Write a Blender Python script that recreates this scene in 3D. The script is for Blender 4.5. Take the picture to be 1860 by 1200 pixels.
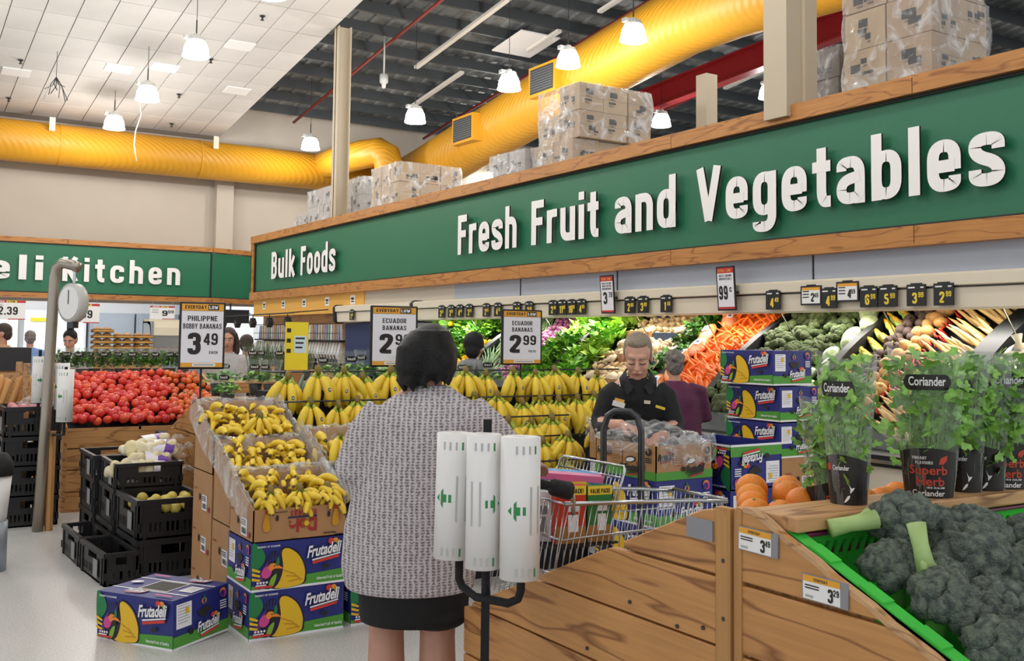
import bpy, bmesh, math, random
from mathutils import Vector, Matrix, Euler, noise
random.seed(7)
PI=math.pi; R=math.radians; U=random.uniform
S=bpy.context.scene
for o in list(bpy.data.objects): bpy.data.objects.remove(o)
COL=S.collection

# ---------------------------------------------------------------- camera
cam=bpy.data.cameras.new('camera'); co=bpy.data.objects.new('camera',cam); COL.objects.link(co)
cam.sensor_fit='HORIZONTAL'; cam.sensor_width=36; cam.lens=1850/1860*36; cam.shift_y=-98/1860
_y=R(32.4); _p=math.atan(114/1850); _a=.0112
_f=Vector((math.sin(_y)*math.cos(_p),math.cos(_y)*math.cos(_p),math.sin(_p)))
_r=Vector((math.cos(_y),-math.sin(_y),0)); _u=_r.cross(_f)
_R=_r*math.cos(_a)+_u*math.sin(_a); _U=-_r*math.sin(_a)+_u*math.cos(_a)
mw=Matrix((_R,_U,-_f)).transposed().to_4x4(); mw.translation=(0,0,1.55); co.matrix_world=mw
cam.clip_end=200; S.camera=co
CAMROT=-_y      # a figure turned like this faces straight away from the photographer

# ---------------------------------------------------------------- world, exposure
w=bpy.data.worlds.new('world'); S.world=w; w.use_nodes=True
w.node_tree.nodes['Background'].inputs[0].default_value=(.93,.96,1,1)
w.node_tree.nodes['Background'].inputs[1].default_value=.85
S.view_settings.view_transform='Standard'; S.view_settings.look='None'
S.view_settings.exposure=.3; S.view_settings.gamma=1; S.view_settings.use_curve_mapping=False

# ---------------------------------------------------------------- materials
def lin(h):
    h=h.lstrip('#'); c=[int(h[i:i+2],16)/255 for i in (0,2,4)]
    return tuple(x/12.92 if x<=.04045 else ((x+.055)/1.055)**2.4 for x in c)+(1,)
MATS={}
def mat(name,hexc,rough=.55,metal=0,var=0,scale=6,bump=0,bscale=None,rnd=0,hex2=None,stretch=None,spec=.5,emit=0,detail=4,sss=0,coat=0):
    """principled material; var = noise tint amount, hex2 = second colour mixed in by noise, rnd = per-object tint"""
    if name in MATS: return MATS[name]
    m=bpy.data.materials.new(name); m.use_nodes=True; nt=m.node_tree; N=nt.nodes; L=nt.links
    b=N['Principled BSDF']; b.inputs['Base Color'].default_value=lin(hexc); b.inputs['Roughness'].default_value=rough
    b.inputs['Metallic'].default_value=metal; b.inputs['Specular IOR Level'].default_value=spec
    if coat: b.inputs['Coat Weight'].default_value=coat
    if emit: b.inputs['Emission Color'].default_value=lin(hexc); b.inputs['Emission Strength'].default_value=emit
    src=None
    if var or hex2 or bump:
        tc=N.new('ShaderNodeTexCoord'); mp=N.new('ShaderNodeMapping'); L.new(tc.outputs['Object'],mp.inputs[0])
        if stretch: mp.inputs['Scale'].default_value=stretch
        nz=N.new('ShaderNodeTexNoise'); nz.inputs['Scale'].default_value=scale; nz.inputs['Detail'].default_value=detail
        L.new(mp.outputs[0],nz.inputs['Vector'])
    if var or hex2:
        rp=N.new('ShaderNodeValToRGB'); L.new(nz.outputs[0],rp.inputs[0])
        c=lin(hexc); e=rp.color_ramp.elements; e[0].position=.35; e[1].position=.65
        if hex2: e[0].color=c; e[1].color=lin(hex2)
        else:
            e[0].color=tuple(x*(1-var) for x in c[:3])+(1,); e[1].color=tuple(min(1,x*(1+var)) for x in c[:3])+(1,)
        src=rp.outputs[0]
    if rnd:
        oi=N.new('ShaderNodeObjectInfo'); hv=N.new('ShaderNodeHueSaturation')
        a=N.new('ShaderNodeMapRange'); a.inputs[3].default_value=1-rnd; a.inputs[4].default_value=1+rnd*.7
        h=N.new('ShaderNodeMapRange'); h.inputs[3].default_value=.5-rnd*.06; h.inputs[4].default_value=.5+rnd*.06
        L.new(oi.outputs['Random'],a.inputs[0]); L.new(oi.outputs['Random'],h.inputs[0])
        L.new(a.outputs[0],hv.inputs['Value']); L.new(h.outputs[0],hv.inputs['Hue'])
        if src: L.new(src,hv.inputs['Color'])
        else: hv.inputs['Color'].default_value=lin(hexc)
        src=hv.outputs[0]
    if src: L.new(src,b.inputs['Base Color'])
    if bump:
        bp=N.new('ShaderNodeBump'); bp.inputs['Strength'].default_value=min(1,bump); bp.inputs['Distance'].default_value=.02
        n2=nz
        if bscale:
            n2=N.new('ShaderNodeTexNoise'); n2.inputs['Scale'].default_value=bscale; n2.inputs['Detail'].default_value=5
            L.new(mp.outputs[0],n2.inputs['Vector'])
        L.new(n2.outputs[0],bp.inputs['Height']); L.new(bp.outputs[0],b.inputs['Normal'])
    if sss: b.inputs['Subsurface Weight'].default_value=sss; b.inputs['Subsurface Radius'].default_value=(.02,.008,.004)
    MATS[name]=m; return m
def wood(name,h1,h2,axis=1,scale=2.2,rough=.5,h3=None):
    """planed timber: long wavy grain along the axis, darker figure lines and knots"""
    m=bpy.data.materials.new(name); m.use_nodes=True; nt=m.node_tree; N=nt.nodes; L=nt.links; b=N['Principled BSDF']
    tc=N.new('ShaderNodeTexCoord'); oi=N.new('ShaderNodeObjectInfo'); ad=N.new('ShaderNodeVectorMath'); ad.operation='ADD'
    sc=N.new('ShaderNodeVectorMath'); sc.operation='SCALE'; sc.inputs[0].default_value=(7,11,5); L.new(oi.outputs['Random'],sc.inputs['Scale'])
    L.new(tc.outputs['Object'],ad.inputs[0]); L.new(sc.outputs[0],ad.inputs[1])
    mp=N.new('ShaderNodeMapping'); L.new(ad.outputs[0],mp.inputs[0]); s=[scale*4]*3; s[axis]=scale*.55; mp.inputs['Scale'].default_value=s
    nz=N.new('ShaderNodeTexNoise'); nz.inputs['Scale'].default_value=.55; nz.inputs['Detail'].default_value=3; L.new(mp.outputs[0],nz.inputs['Vector'])
    mu=N.new('ShaderNodeMath'); mu.operation='MULTIPLY'; mu.inputs[1].default_value=16; L.new(nz.outputs[0],mu.inputs[0])
    fr=N.new('ShaderNodeMath'); fr.operation='PINGPONG'; fr.inputs[1].default_value=1; L.new(mu.outputs[0],fr.inputs[0])
    rp=N.new('ShaderNodeValToRGB'); L.new(fr.outputs[0],rp.inputs[0]); e=rp.color_ramp.elements
    e[0].color=lin(h2); e[0].position=0; e[1].color=lin(h1); e[1].position=.28
    mp2=N.new('ShaderNodeMapping'); L.new(ad.outputs[0],mp2.inputs[0]); s=[60]*3; s[axis]=2.5; mp2.inputs['Scale'].default_value=s
    n2=N.new('ShaderNodeTexNoise'); n2.inputs['Scale'].default_value=1; n2.inputs['Detail'].default_value=4; L.new(mp2.outputs[0],n2.inputs['Vector'])
    n3=N.new('ShaderNodeTexNoise'); n3.inputs['Scale'].default_value=3; L.new(ad.outputs[0],n3.inputs['Vector'])
    mx=N.new('ShaderNodeMix'); mx.data_type='RGBA'; mx.blend_type='MULTIPLY'; mx.inputs[0].default_value=.55
    L.new(rp.outputs[0],mx.inputs['A']); r2=N.new('ShaderNodeValToRGB'); L.new(n2.outputs[0],r2.inputs[0]); r2.color_ramp.elements[0].color=(.45,.4,.35,1); r2.color_ramp.elements[1].position=.6
    L.new(r2.outputs[0],mx.inputs['B'])
    m2=N.new('ShaderNodeMix'); m2.data_type='RGBA'; m2.blend_type='MULTIPLY'; m2.inputs[0].default_value=.45; L.new(mx.outputs['Result'],m2.inputs['A'])
    r3=N.new('ShaderNodeValToRGB'); L.new(n3.outputs[0],r3.inputs[0]); r3.color_ramp.elements[0].color=(.72,.68,.64,1); r3.color_ramp.elements[0].position=.3; r3.color_ramp.elements[1].position=.55
    L.new(r3.outputs[0],m2.inputs['B']); L.new(m2.outputs['Result'],b.inputs['Base Color'])
    b.inputs['Roughness'].default_value=rough
    bp=N.new('ShaderNodeBump'); bp.inputs['Strength'].default_value=.15; bp.inputs['Distance'].default_value=.01; L.new(n2.outputs[0],bp.inputs['Height']); L.new(bp.outputs[0],b.inputs['Normal'])
    MATS[name]=m; return m
def film(name,hexc='#ffffff',alpha=.22,rough=.12,scale=14,bump=.6,patch=0.):
    """clear wrinkled plastic film"""
    m=bpy.data.materials.new(name); m.use_nodes=True; nt=m.node_tree; N=nt.nodes; L=nt.links
    for n in list(N):
        if n.type!='OUTPUT_MATERIAL': N.remove(n)
    out=[n for n in N][0]
    t=N.new('ShaderNodeBsdfTransparent'); t.inputs[0].default_value=(.97,.98,.98,1)
    g=N.new('ShaderNodeBsdfPrincipled'); g.inputs['Base Color'].default_value=lin(hexc); g.inputs['Roughness'].default_value=rough; g.inputs['Specular IOR Level'].default_value=.9
    tc=N.new('ShaderNodeTexCoord'); nz=N.new('ShaderNodeTexNoise'); nz.inputs['Scale'].default_value=scale; nz.inputs['Detail'].default_value=3; nz.inputs['Distortion'].default_value=1.5; L.new(tc.outputs['Object'],nz.inputs['Vector'])
    bp=N.new('ShaderNodeBump'); bp.inputs['Strength'].default_value=bump; bp.inputs['Distance'].default_value=.03; L.new(nz.outputs[0],bp.inputs['Height']); L.new(bp.outputs[0],g.inputs['Normal'])
    lw=N.new('ShaderNodeLayerWeight'); lw.inputs[0].default_value=.35; L.new(bp.outputs[0],lw.inputs['Normal']); pw=N.new('ShaderNodeMath'); pw.operation='POWER'; pw.inputs[1].default_value=2.5; L.new(lw.outputs['Facing'],pw.inputs[0]); fr=N.new('ShaderNodeMath'); fr.operation='MULTIPLY_ADD'; fr.inputs[1].default_value=.65; fr.inputs[2].default_value=.035; L.new(pw.outputs[0],fr.inputs[0])
    ad=N.new('ShaderNodeMath'); ad.operation='ADD'; ad.use_clamp=True; ad.inputs[1].default_value=alpha; L.new(fr.outputs[0],ad.inputs[0])
    fac=ad
    if patch:
        rr=N.new('ShaderNodeMapRange'); rr.inputs[1].default_value=.5; rr.inputs[2].default_value=.72; rr.inputs[4].default_value=patch; L.new(nz.outputs[0],rr.inputs[0])  # whiter noise patches stand in for glints on the wrinkled plastic
        a2=N.new('ShaderNodeMath'); a2.use_clamp=True; L.new(ad.outputs[0],a2.inputs[0]); L.new(rr.outputs[0],a2.inputs[1]); fac=a2
    mx=N.new('ShaderNodeMixShader'); L.new(fac.outputs[0],mx.inputs[0]); L.new(t.outputs[0],mx.inputs[1]); L.new(g.outputs[0],mx.inputs[2]); L.new(mx.outputs[0],out.inputs[0])
    MATS[name]=m; return m

# ---------------------------------------------------------------- mesh builder
class MB:
    def __init__(s): s.v=[]; s.f=[]; s.mi=[]; s.m=0; s.X=Matrix.Identity(4)
    def add(s,vs,fs):
        b=len(s.v)
        for p in vs: s.v.append(tuple(s.X@Vector(p)))
        for f in fs: s.f.append([i+b for i in f]); s.mi.append(s.m)
        return s
    def box(s,c,d,rot=None,ch=0):
        x,y,z=[k/2 for k in d]
        vs=[Vector((i*x,j*y,k*z)) for k in(-1,1) for j in(-1,1) for i in(-1,1)]
        if rot: 
            e=Euler(rot).to_matrix(); vs=[e@p for p in vs]
        c=Vector(c)
        return s.add([p+c for p in vs],[(0,2,3,1),(4,5,7,6),(0,1,5,4),(2,6,7,3),(0,4,6,2),(1,3,7,5)])
    def b(s,x0,x1,y0,y1,z0,z1): return s.box(((x0+x1)/2,(y0+y1)/2,(z0+z1)/2),(x1-x0,y1-y0,z1-z0))
    def tube(s,pts,r,n=6,cap=True,ell=None):
        pts=[Vector(p) for p in pts]; k=len(pts); rs=r if isinstance(r,(list,tuple)) else [r]*k
        vs=[];fs=[];ref=None
        for i,p in enumerate(pts):
            d=(pts[min(i+1,k-1)]-pts[max(i-1,0)]).normalized()
            if ref is None: ref=Vector((0,0,1)) if abs(d.z)<.9 else Vector((1,0,0))
            a=(ref-d*ref.dot(d))
            if a.length<1e-5: a=d.orthogonal()
            a.normalize(); c=d.cross(a); ref=a
            q=rs[i]; qa,qc=(q if isinstance(q,(tuple,list)) else (q,q))
            for j in range(n):
                t=2*PI*j/n; vs.append(p+a*math.cos(t)*qa+c*math.sin(t)*qc)
        for i in range(k-1):
            for j in range(n):
                j2=(j+1)%n; fs.append((i*n+j,i*n+j2,(i+1)*n+j2,(i+1)*n+j))
        if cap: fs.append(tuple(range(n-1,-1,-1))); fs.append(tuple((k-1)*n+j for j in range(n)))
        return s.add(vs,fs)
    def rings(s,rg,n=20,cap=True,pw=2.):
        """vertical loft: rings of (cx,cy,cz,rx,ry)"""
        vs=[];fs=[]
        for cx,cy,cz,rx,ry in rg:
            for j in range(n):
                t=2*PI*j/n; c,sn=math.cos(t),math.sin(t)
                vs.append((cx+math.copysign(abs(c)**(2/pw),c)*rx,cy+math.copysign(abs(sn)**(2/pw),sn)*ry,cz))
        k=len(rg)
        for i in range(k-1):
            for j in range(n):
                j2=(j+1)%n; fs.append((i*n+j,i*n+j2,(i+1)*n+j2,(i+1)*n+j))
        if cap: fs.append(tuple(range(n-1,-1,-1))); fs.append(tuple((k-1)*n+j for j in range(n)))
        return s.add(vs,fs)
    def lathe(s,prof,n=16,c=(0,0,0),cap=False): return s.rings([(c[0],c[1],c[2]+z,r,r) for r,z in prof],n,cap)
    def ball(s,c,r,n=12,m=8,rot=None):
        if not isinstance(r,(tuple,list)): r=(r,r,r)
        e=Euler(rot).to_matrix() if rot else None; c=Vector(c); vs=[];fs=[]
        for i in range(m+1):
            ph=PI*i/m
            for j in range(n):
                t=2*PI*j/n; p=Vector((r[0]*math.sin(ph)*math.cos(t),r[1]*math.sin(ph)*math.sin(t),r[2]*math.cos(ph)))
                vs.append((e@p if e else p)+c)
        for i in range(m):
            for j in range(n):
                j2=(j+1)%n; a,b_,c_,d=i*n+j,i*n+j2,(i+1)*n+j2,(i+1)*n+j
                if i==0: fs.append((a,d,c_))
                elif i==m-1: fs.append((a,d,b_))
                else: fs.append((a,d,c_,b_))
        return s.add(vs,fs)
    def prism(s,poly,h,axis='z'):
        """extruded outline; poly is 2-D, extruded along +axis by h (axis y: (u,v)->(u,0,v))"""
        n=len(poly); f=(lambda u,v,t:(u,v,t)) if axis=='z' else (lambda u,v,t:(u,t,v)) if axis=='y' else (lambda u,v,t:(t,u,v))
        vs=[f(u,v,0) for u,v in poly]+[f(u,v,h) for u,v in poly]
        fs=[tuple(range(n-1,-1,-1)),tuple(range(n,2*n))]+[(i,(i+1)%n,n+(i+1)%n,n+i) for i in range(n)]
        return s.add(vs,fs)
    def flat(s,poly,t=0,axis='y'):
        f=(lambda u,v:(u,t,v)) if axis=='y' else (lambda u,v:(u,v,t)) if axis=='z' else (lambda u,v:(t,u,v))
        return s.add([f(u,v) for u,v in poly],[tuple(range(len(poly)))])
    def mesh(s,me,M=None,mi=None):
        M=M or Matrix.Identity(4)
        b=len(s.v)
        for v in me.vertices: s.v.append(tuple(s.X@(M@v.co)))
        for p in me.polygons: s.f.append([i+b for i in p.vertices]); s.mi.append(s.m if mi is None else mi)
        return s
    def make(s,mats,smooth=False,name='mesh',fix=False):
        me=bpy.data.meshes.new(name); me.from_pydata(s.v,[],s.f)
        for m in (mats if isinstance(mats,(list,tuple)) else [mats]): me.materials.append(MATS[m] if isinstance(m,str) else m)
        if len(me.materials)>1: me.polygons.foreach_set('material_index',s.mi)
        if smooth: me.polygons.foreach_set('use_smooth',[True]*len(me.polygons))
        if fix:
            bm=bmesh.new(); bm.from_mesh(me); bmesh.ops.recalc_face_normals(bm,faces=bm.faces); bm.to_mesh(me); bm.free()
        me.update(); return me
    def build(s,name,mats,parent=None,smooth=False,loc=None,rot=None,fix=False):
        return link(name,s.make(mats,smooth,name,fix),parent,loc,rot)
def link(name,me,parent=None,loc=None,rot=None,scale=None):
    o=bpy.data.objects.new(name,me); COL.objects.link(o)
    if parent: o.parent=parent
    if loc is not None: o.location=loc
    if rot is not None: o.rotation_euler=rot
    if scale is not None: o.scale=scale if isinstance(scale,(tuple,list)) else (scale,)*3
    return o
def tag(o,label,cat,group=None,kind=None):
    o['label']=label; o['category']=cat
    if group: o['group']=group
    if kind: o['kind']=kind
    return o
def struct(o,label=None,cat=None):
    o['kind']='structure'
    if label: o['label']=label
    if cat: o['category']=cat
    return o
def empty(name,loc=(0,0,0),rz=0,label=None,cat=None,group=None):
    o=bpy.data.objects.new(name,None); COL.objects.link(o); o.location=loc; o.rotation_euler=(0,0,rz) if not isinstance(rz,(tuple,list)) else rz
    o.empty_display_size=.05
    if label: tag(o,label,cat,group)
    return o
def copy_tree(o,parent=None,loc=None,rot=None,label=None,scale=None,kids=None):
    kids=kids or KIDS(); c=o.copy(); COL.objects.link(c)
    if parent: c.parent=parent
    if loc is not None: c.location=loc
    if rot is not None: c.rotation_euler=rot if isinstance(rot,(tuple,list)) else (0,0,rot)
    if scale is not None: c.scale=(scale,)*3
    if label: c['label']=label
    for ch in kids.get(o.name,()): copy_tree(ch,c,kids=kids)
    return c
def KIDS():
    d={}
    for o in bpy.data.objects:
        if o.parent: d.setdefault(o.parent.name,[]).append(o)
    return d
def remesh(o,vox=.01,smooth=6):
    r=o.modifiers.new('r','REMESH'); r.mode='VOXEL'; r.voxel_size=vox; r.use_smooth_shade=True
    if smooth: s_=o.modifiers.new('s','SMOOTH'); s_.factor=.5; s_.iterations=smooth
    return o
def bevel(o,wd=.004,seg=2):
    b=o.modifiers.new('b','BEVEL'); b.width=wd; b.segments=seg; b.limit_method='ANGLE'; return o

# ---------------------------------------------------------------- lettering

def _glyphs():
    W=.5; l,r,m=.09,.41,.25; T,B,X=.91,.09,.65; O=[(l,X),(r,X),(r,B),(l,B),(l,X)]
    stem=[(l,0),(l,1)]
    G={'A':[[(.02,0),(m,1),(.48,0)],[(.12,.27),(.38,.27)]],'B':[stem,[(l,T),(r-.02,T),(r-.02,.53),(l,.53)],[(l,.53),(r,.53),(r,B),(l,B)]],'C':[[(r,.68),(r,T),(l,T),(l,B),(r,B),(r,.32)]],'D':[stem,[(l,T),(r,T),(r,B),(l,B)]],
    'E':[stem,[(l,T),(.44,T)],[(l,.53),(.4,.53)],[(l,B),(.44,B)]],'F':[stem,[(l,T),(.45,T)],[(l,.52),(.41,.52)]],'G':[[(r,.68),(r,T),(l,T),(l,B),(r,B),(r,.46),(m,.46)]],'H':[stem,[(r,0),(r,1)],[(l,.53),(r,.53)]],'I':[[(l,0),(l,1)]],'J':[[(r,1),(r,B),(l,B),(l,.3)]],
    'K':[stem,[(.45,1),(.13,.42)],[(.17,.55),(.47,0)]],'L':[stem,[(l,B),(.43,B)]],'M':[[(l,0),(l,1)],[(l,.95),(.3,.25),(.51,.95)],[(.51,0),(.51,1)]],'N':[stem,[(l,.95),(r,.05)],[(r,0),(r,1)]],'O':[[(l,T),(r,T),(r,B),(l,B),(l,T)]],'P':[stem,[(l,T),(r,T),(r,.45),(l,.45)]],'Q':[[(l,T),(r,T),(r,B),(l,B),(l,T)],[(m,.2),(.45,-.05)]],
    'R':[stem,[(l,T),(r,T),(r,.48),(l,.48)],[(m,.48),(.44,0)]],'S':[[(r,.7),(r,T),(l,T),(l,.58),(r,.42),(r,B),(l,B),(l,.3)]],'T':[[(m,0),(m,1)],[(.02,T),(.48,T)]],'U':[[(l,1),(l,B),(r,B),(r,1)]],'V':[[(.04,1),(m,.03),(.46,1)]],'W':[[(.04,1),(.18,.03),(.32,.8),(.46,.03),(.6,1)]],'X':[[(.04,0),(.46,1)],[(.04,1),(.46,0)]],'Y':[[(.04,1),(m,.45),(.46,1)],[(m,.45),(m,0)]],'Z':[[(l,T),(r,T),(l,B),(.45,B)]],
    'a':[[(l,.52),(l,X),(r,X),(r,0)],[(r,.42),(l,.36),(l,B),(r-.03,B),(r,.2)]],'b':[stem,O],'c':[[(r,.47),(r,X),(l,X),(l,B),(r,B),(r,.27)]],'d':[[(r,0),(r,1)],O],'e':[[(r,.3),(r,X),(l,X),(l,B),(r,B),(r,.22)],[(l,.36),(r,.36)]],'f':[[(.36,T),(.17,T),(.17,0)],[(.02,X),(.36,X)]],'g':[O,[(r,.73),(r,-.19),(l,-.19),(l,-.1)]],'h':[stem,[(l,X),(r,X),(r,0)]],
    'i':[[(l,0),(l,.73)],[(l,.83),(l,1)]],'k':[stem,[(.42,.73),(.14,.3)],[(.17,.4),(.45,0)]],'l':[stem],'m':[[(l,0),(l,.73)],[(l,X),(.34,X),(.34,0)],[(.34,X),(.6,X),(.6,0)]],'n':[[(l,0),(l,.73)],[(l,X),(r,X),(r,0)]],'o':[O],'p':[[(l,-.26),(l,.73)],O],'r':[[(l,0),(l,.73)],[(l,.45),(l+.02,X),(.36,X)]],'s':[[(r,.5),(r,X),(l,X),(l,.43),(r,.31),(r,B),(l,B),(l,.24)]],'t':[[(.17,.95),(.17,B),(.34,B)],[(.0,X),(.34,X)]],'u':[[(l,.73),(l,B),(r,B)],[(r,0),(r,.73)]],'v':[[(.04,.73),(m,.03),(.46,.73)]],'y':[[(.04,.73),(m,.03)],[(.46,.73),(.15,-.26)]],
    '0':[[(l,T),(r,T),(r,B),(l,B),(l,T)]],'1':[[(.2,0),(.2,1)],[(.2,T),(.04,.78)]],'2':[[(l,.68),(l,T),(r,T),(r,.6),(l,.16),(l,B),(.45,B)]],'3':[[(l,.72),(l,T),(r,T),(r,.53),(.2,.53)],[(.2,.53),(r,.53),(r,B),(l,B),(l,.28)]],'4':[[(.34,0),(.34,.97),(.05,.27),(.47,.27)]],'5':[[(.43,T),(l,T),(l,.56),(r,.56),(r,B),(l,B),(l,.28)]],'6':[[(r,.72),(r,T),(l,T),(l,B),(r,B),(r,.55),(l,.55)]],'7':[[(l,T),(r,T),(.2,0)]],
    '8':[[(l,.53),(l,T),(r,T),(r,.53),(l,.53)],[(l,.53),(r,.53),(r,B),(l,B),(l,.53)]],'9':[[(l,.28),(l,B),(r,B),(r,T),(l,T),(l,.45),(r,.45)]],'.':[[(l,0),(l,.17)]],'!':[[(l,.3),(l,1)],[(l,0),(l,.16)]],'&':[[(r,.4),(r,B),(l,B),(l,.4),(r,.7),(r,T),(l,T),(l,.7),(.45,0)]],'-':[[(l,.45),(r,.45)]]}
    return G
GLY=_glyphs(); SHARP=set('AKMNVWXYZkvy4')
def _round(p,rad):
    if len(p)<3: return [Vector(q) for q in p]
    P=[Vector(q) for q in p]; closed=(P[0]-P[-1]).length<1e-6; out=[]
    n=len(P)-1 if closed else len(P); rng=range(n) if closed else range(1,n-1)
    if not closed: out.append(P[0])
    for i in rng:
        a,b,c=P[(i-1)%n if closed else i-1],P[i],P[(i+1)%n if closed else i+1]; d1=min(rad,(a-b).length*.5); d2=min(rad,(c-b).length*.5)
        s_=b+(a-b).normalized()*d1; e_=b+(c-b).normalized()*d2
        for k in range(8): t=k/7; out.append(s_*(1-t)**2+b*2*t*(1-t)+e_*t*t)
    out.append(out[0].copy() if closed else P[-1]); return out
_sk={}
def stroke(ch,wt=.085,depth=0.):
    """one condensed sans letter drawn with strokes; depth>0 makes it solid"""
    k=(ch,wt,depth)
    if k in _sk: return _sk[k]
    m=MB()
    gl_=[list(q) for pl in GLY[ch] for q in zip(pl,pl[1:])] if ch in SHARP else GLY[ch]
    for gi,pl in enumerate(gl_):
        P=_round(pl,.001 if ch in SHARP else .2); closed=(P[0]-P[-1]).length<1e-6 and len(P)>2; L_=[];R_=[]; n=len(P)
        for i,p in enumerate(P):
            a=P[i-1] if i>0 else (P[-2] if closed else None); c=P[i+1] if i<n-1 else (P[1] if closed else None)
            d1=(p-a).normalized() if a is not None and (p-a).length>1e-7 else None; d2=(c-p).normalized() if c is not None and (c-p).length>1e-7 else None
            d1=d1 or d2; d2=d2 or d1; t=(d1+d2)
            if t.length<1e-4: t=d1
            t.normalize(); nn=Vector((-t.y,t.x)); q=min(2.2,1/max(.3,nn.dot(Vector((-d1.y,d1.x)))))
            hw=wt; L_.append(p+nn*hw*q); R_.append(p-nn*hw*q)
        zt=depth+.03*gi if depth else .1*gi; vs=[(v.x,v.y,zt) for v in L_]+[(v.x,v.y,zt) for v in R_]; fs=[(i,n+i,n+i+1,i+1) for i in range(n-1)]
        if depth:
            vs+=[(v.x,v.y,0) for v in L_]+[(v.x,v.y,0) for v in R_]
            for i in range(n-1): fs+=[(i,i+1,2*n+i+1,2*n+i),(n+i+1,n+i,3*n+i,3*n+i+1)]
            if not closed: fs+=[(0,2*n,3*n,n),(n-1,2*n-1,4*n-1,3*n-1)]
        m.add(vs,fs)
    me=bpy.data.meshes.new('g'); me.from_pydata(m.v,[],m.f); me.update(); _sk[k]=me; return me
_tc={}
def text(s,size=1.,extrude=0.,bold=0.,align='LEFT',res=3):
    """mesh of a word in the xy-plane, normalised: baseline 0, cap height = size"""
    k=(s,extrude,bold,align,res)
    if k not in _tc and bold>=0 and all(c in GLY or c==' ' for c in s):
        m=MB(); x=0
        for c in s:
            if c==' ': x+=.3; continue
            g=stroke(c,.06+bold); a,b_=min(v.co.x for v in g.vertices),max(v.co.x for v in g.vertices); m.mesh(g,Matrix.Translation((x-a,0,0))); x+=b_-a+.1
        me=bpy.data.meshes.new('w'); me.from_pydata(m.v,[],m.f); me.update(); _tc[k]=me
    if k not in _tc:
        bold=abs(bold)
        c=bpy.data.curves.new('t','FONT'); c.body=s; c.size=1.4664; c.extrude=extrude; c.offset=bold; c.align_x=align; c.resolution_u=res
        o=bpy.data.objects.new('t',c); _tc[k]=bpy.data.meshes.new_from_object(o); bpy.data.objects.remove(o); bpy.data.curves.remove(c)
    return _tc[k]
def ext(me):
    xs=[v.co.x for v in me.vertices]; return min(xs),max(xs)
def put(mb,s,cx,cy,h,w=None,mi=None,t=0.,axis='y',bold=.02,shear=0.,fn=None,sx=.62,align='c',flip=False):
    """lay a word on a face: centre/left (cx,cy) = baseline, cap height h, width w; axis y: face in xz-plane looking to -y"""
    me=text(s,bold=bold); x0,x1=ext(me)
    kx=(w/(x1-x0)) if w else h*(sx if bold<0 else 1)
    b=len(mb.v); off=-(x0+x1)/2 if align=='c' else -x0
    for v in me.vertices:
        u=cx+(v.co.x+off)*kx+shear*v.co.y*h; q=cy+v.co.y*h
        if flip: u,q=2*cx-u,2*cy-q
        tz=v.co.z*.0008; p=fn(u,q) if fn else (u,t-tz,q) if axis=='y' else (u,q,t) if axis=='z' else (t,u,q)
        mb.v.append(tuple(mb.X@Vector(p)))
    for p in me.polygons: mb.f.append([i+b for i in p.vertices]); mb.mi.append(mb.m if mi is None else mi)
# ================================================================ shared materials
mat('white_paint','#d9d4cb',.7); mat('cream_wall','#beb4a6',.8,var=.05,scale=.6); mat('tile_white','#d5d1cc',.85,var=.04,scale=1,rnd=.04)
mat('grid_grey','#a29c95',.7); mat('floor_mat','#d8d7d5',.32,hex2='#b9b7b4',scale=90,detail=6)
mat('sign_green','#1d6b4a',.45); mat('black','#121212',.45); mat('matt_black','#17161a',.8); mat('letter_white','#f4f1ee',.45); mat('letter_side','#1c1f1d',.6)
mat('grey_panel','#a3a9b5',.6); mat('cream_panel','#e0d6be',.45); mat('yellow_panel','#e2ac4e',.6); mat('duct_yellow','#d79a1c',.5); mat('duct_seam','#a8791a',.5)
mat('beige_steel','#bcae96',.5); mat('red_paint','#a51d26',.45); mat('red_pipe','#8a2019',.5); mat('galv','#83888b',.5,metal=.5); mat('purlin','#565b5e',.5,metal=.6)
mat('lamp_glow','#fffdf8',.4,emit=7); mat('lamp_house','#c9c9c4',.4); mat('steel','#c3c5c8',.25,metal=1); mat('dark_steel','#4d4f52',.35,metal=.9)
mat('white','#f0efed',.5); mat('navy','#1c2b55',.6); mat('orange_band','#e9a52c',.5); mat('red_band','#c02b35',.5); mat('ink','#23211f',.6); mat('price_yellow','#f2d43b',.5)
mat('tag_black','#1a1a1a',.35); mat('tube_glow','#fff8ea',.4,emit=5); mat('vent_dark','#3a3b3a',.6)
wood('trim_wood','#bd8140','#935a26',axis=1,scale=2.0); wood('trim_wood_x','#bd8140','#935a26',axis=0,scale=2.0)
wood('bin_wood','#c79054','#8a5729',axis=1,scale=2.4); wood('bin_wood_x','#cf9a5e','#96653a',axis=0,scale=2.4); wood('ledge_wood','#d09f6c','#8a5c34',axis=0,scale=2.6); wood('edge_wood','#c99f72','#9c7148',axis=1,scale=3); wood('post_wood','#bb8a50','#85592c',axis=2,scale=2.6)
wood('ply','#c48f58','#9a6637',axis=1,scale=1.2)
def roofmat():
    m=mat('roof_sheet','#5a5f61',.45,metal=.3,hex2='#a5a9a8',scale=1.1,stretch=(.35,1.6,1),detail=8,bump=.6,bscale=25); return m  # paler noise streaks put the shimmer of reflective foil into the colour
roofmat()

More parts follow.
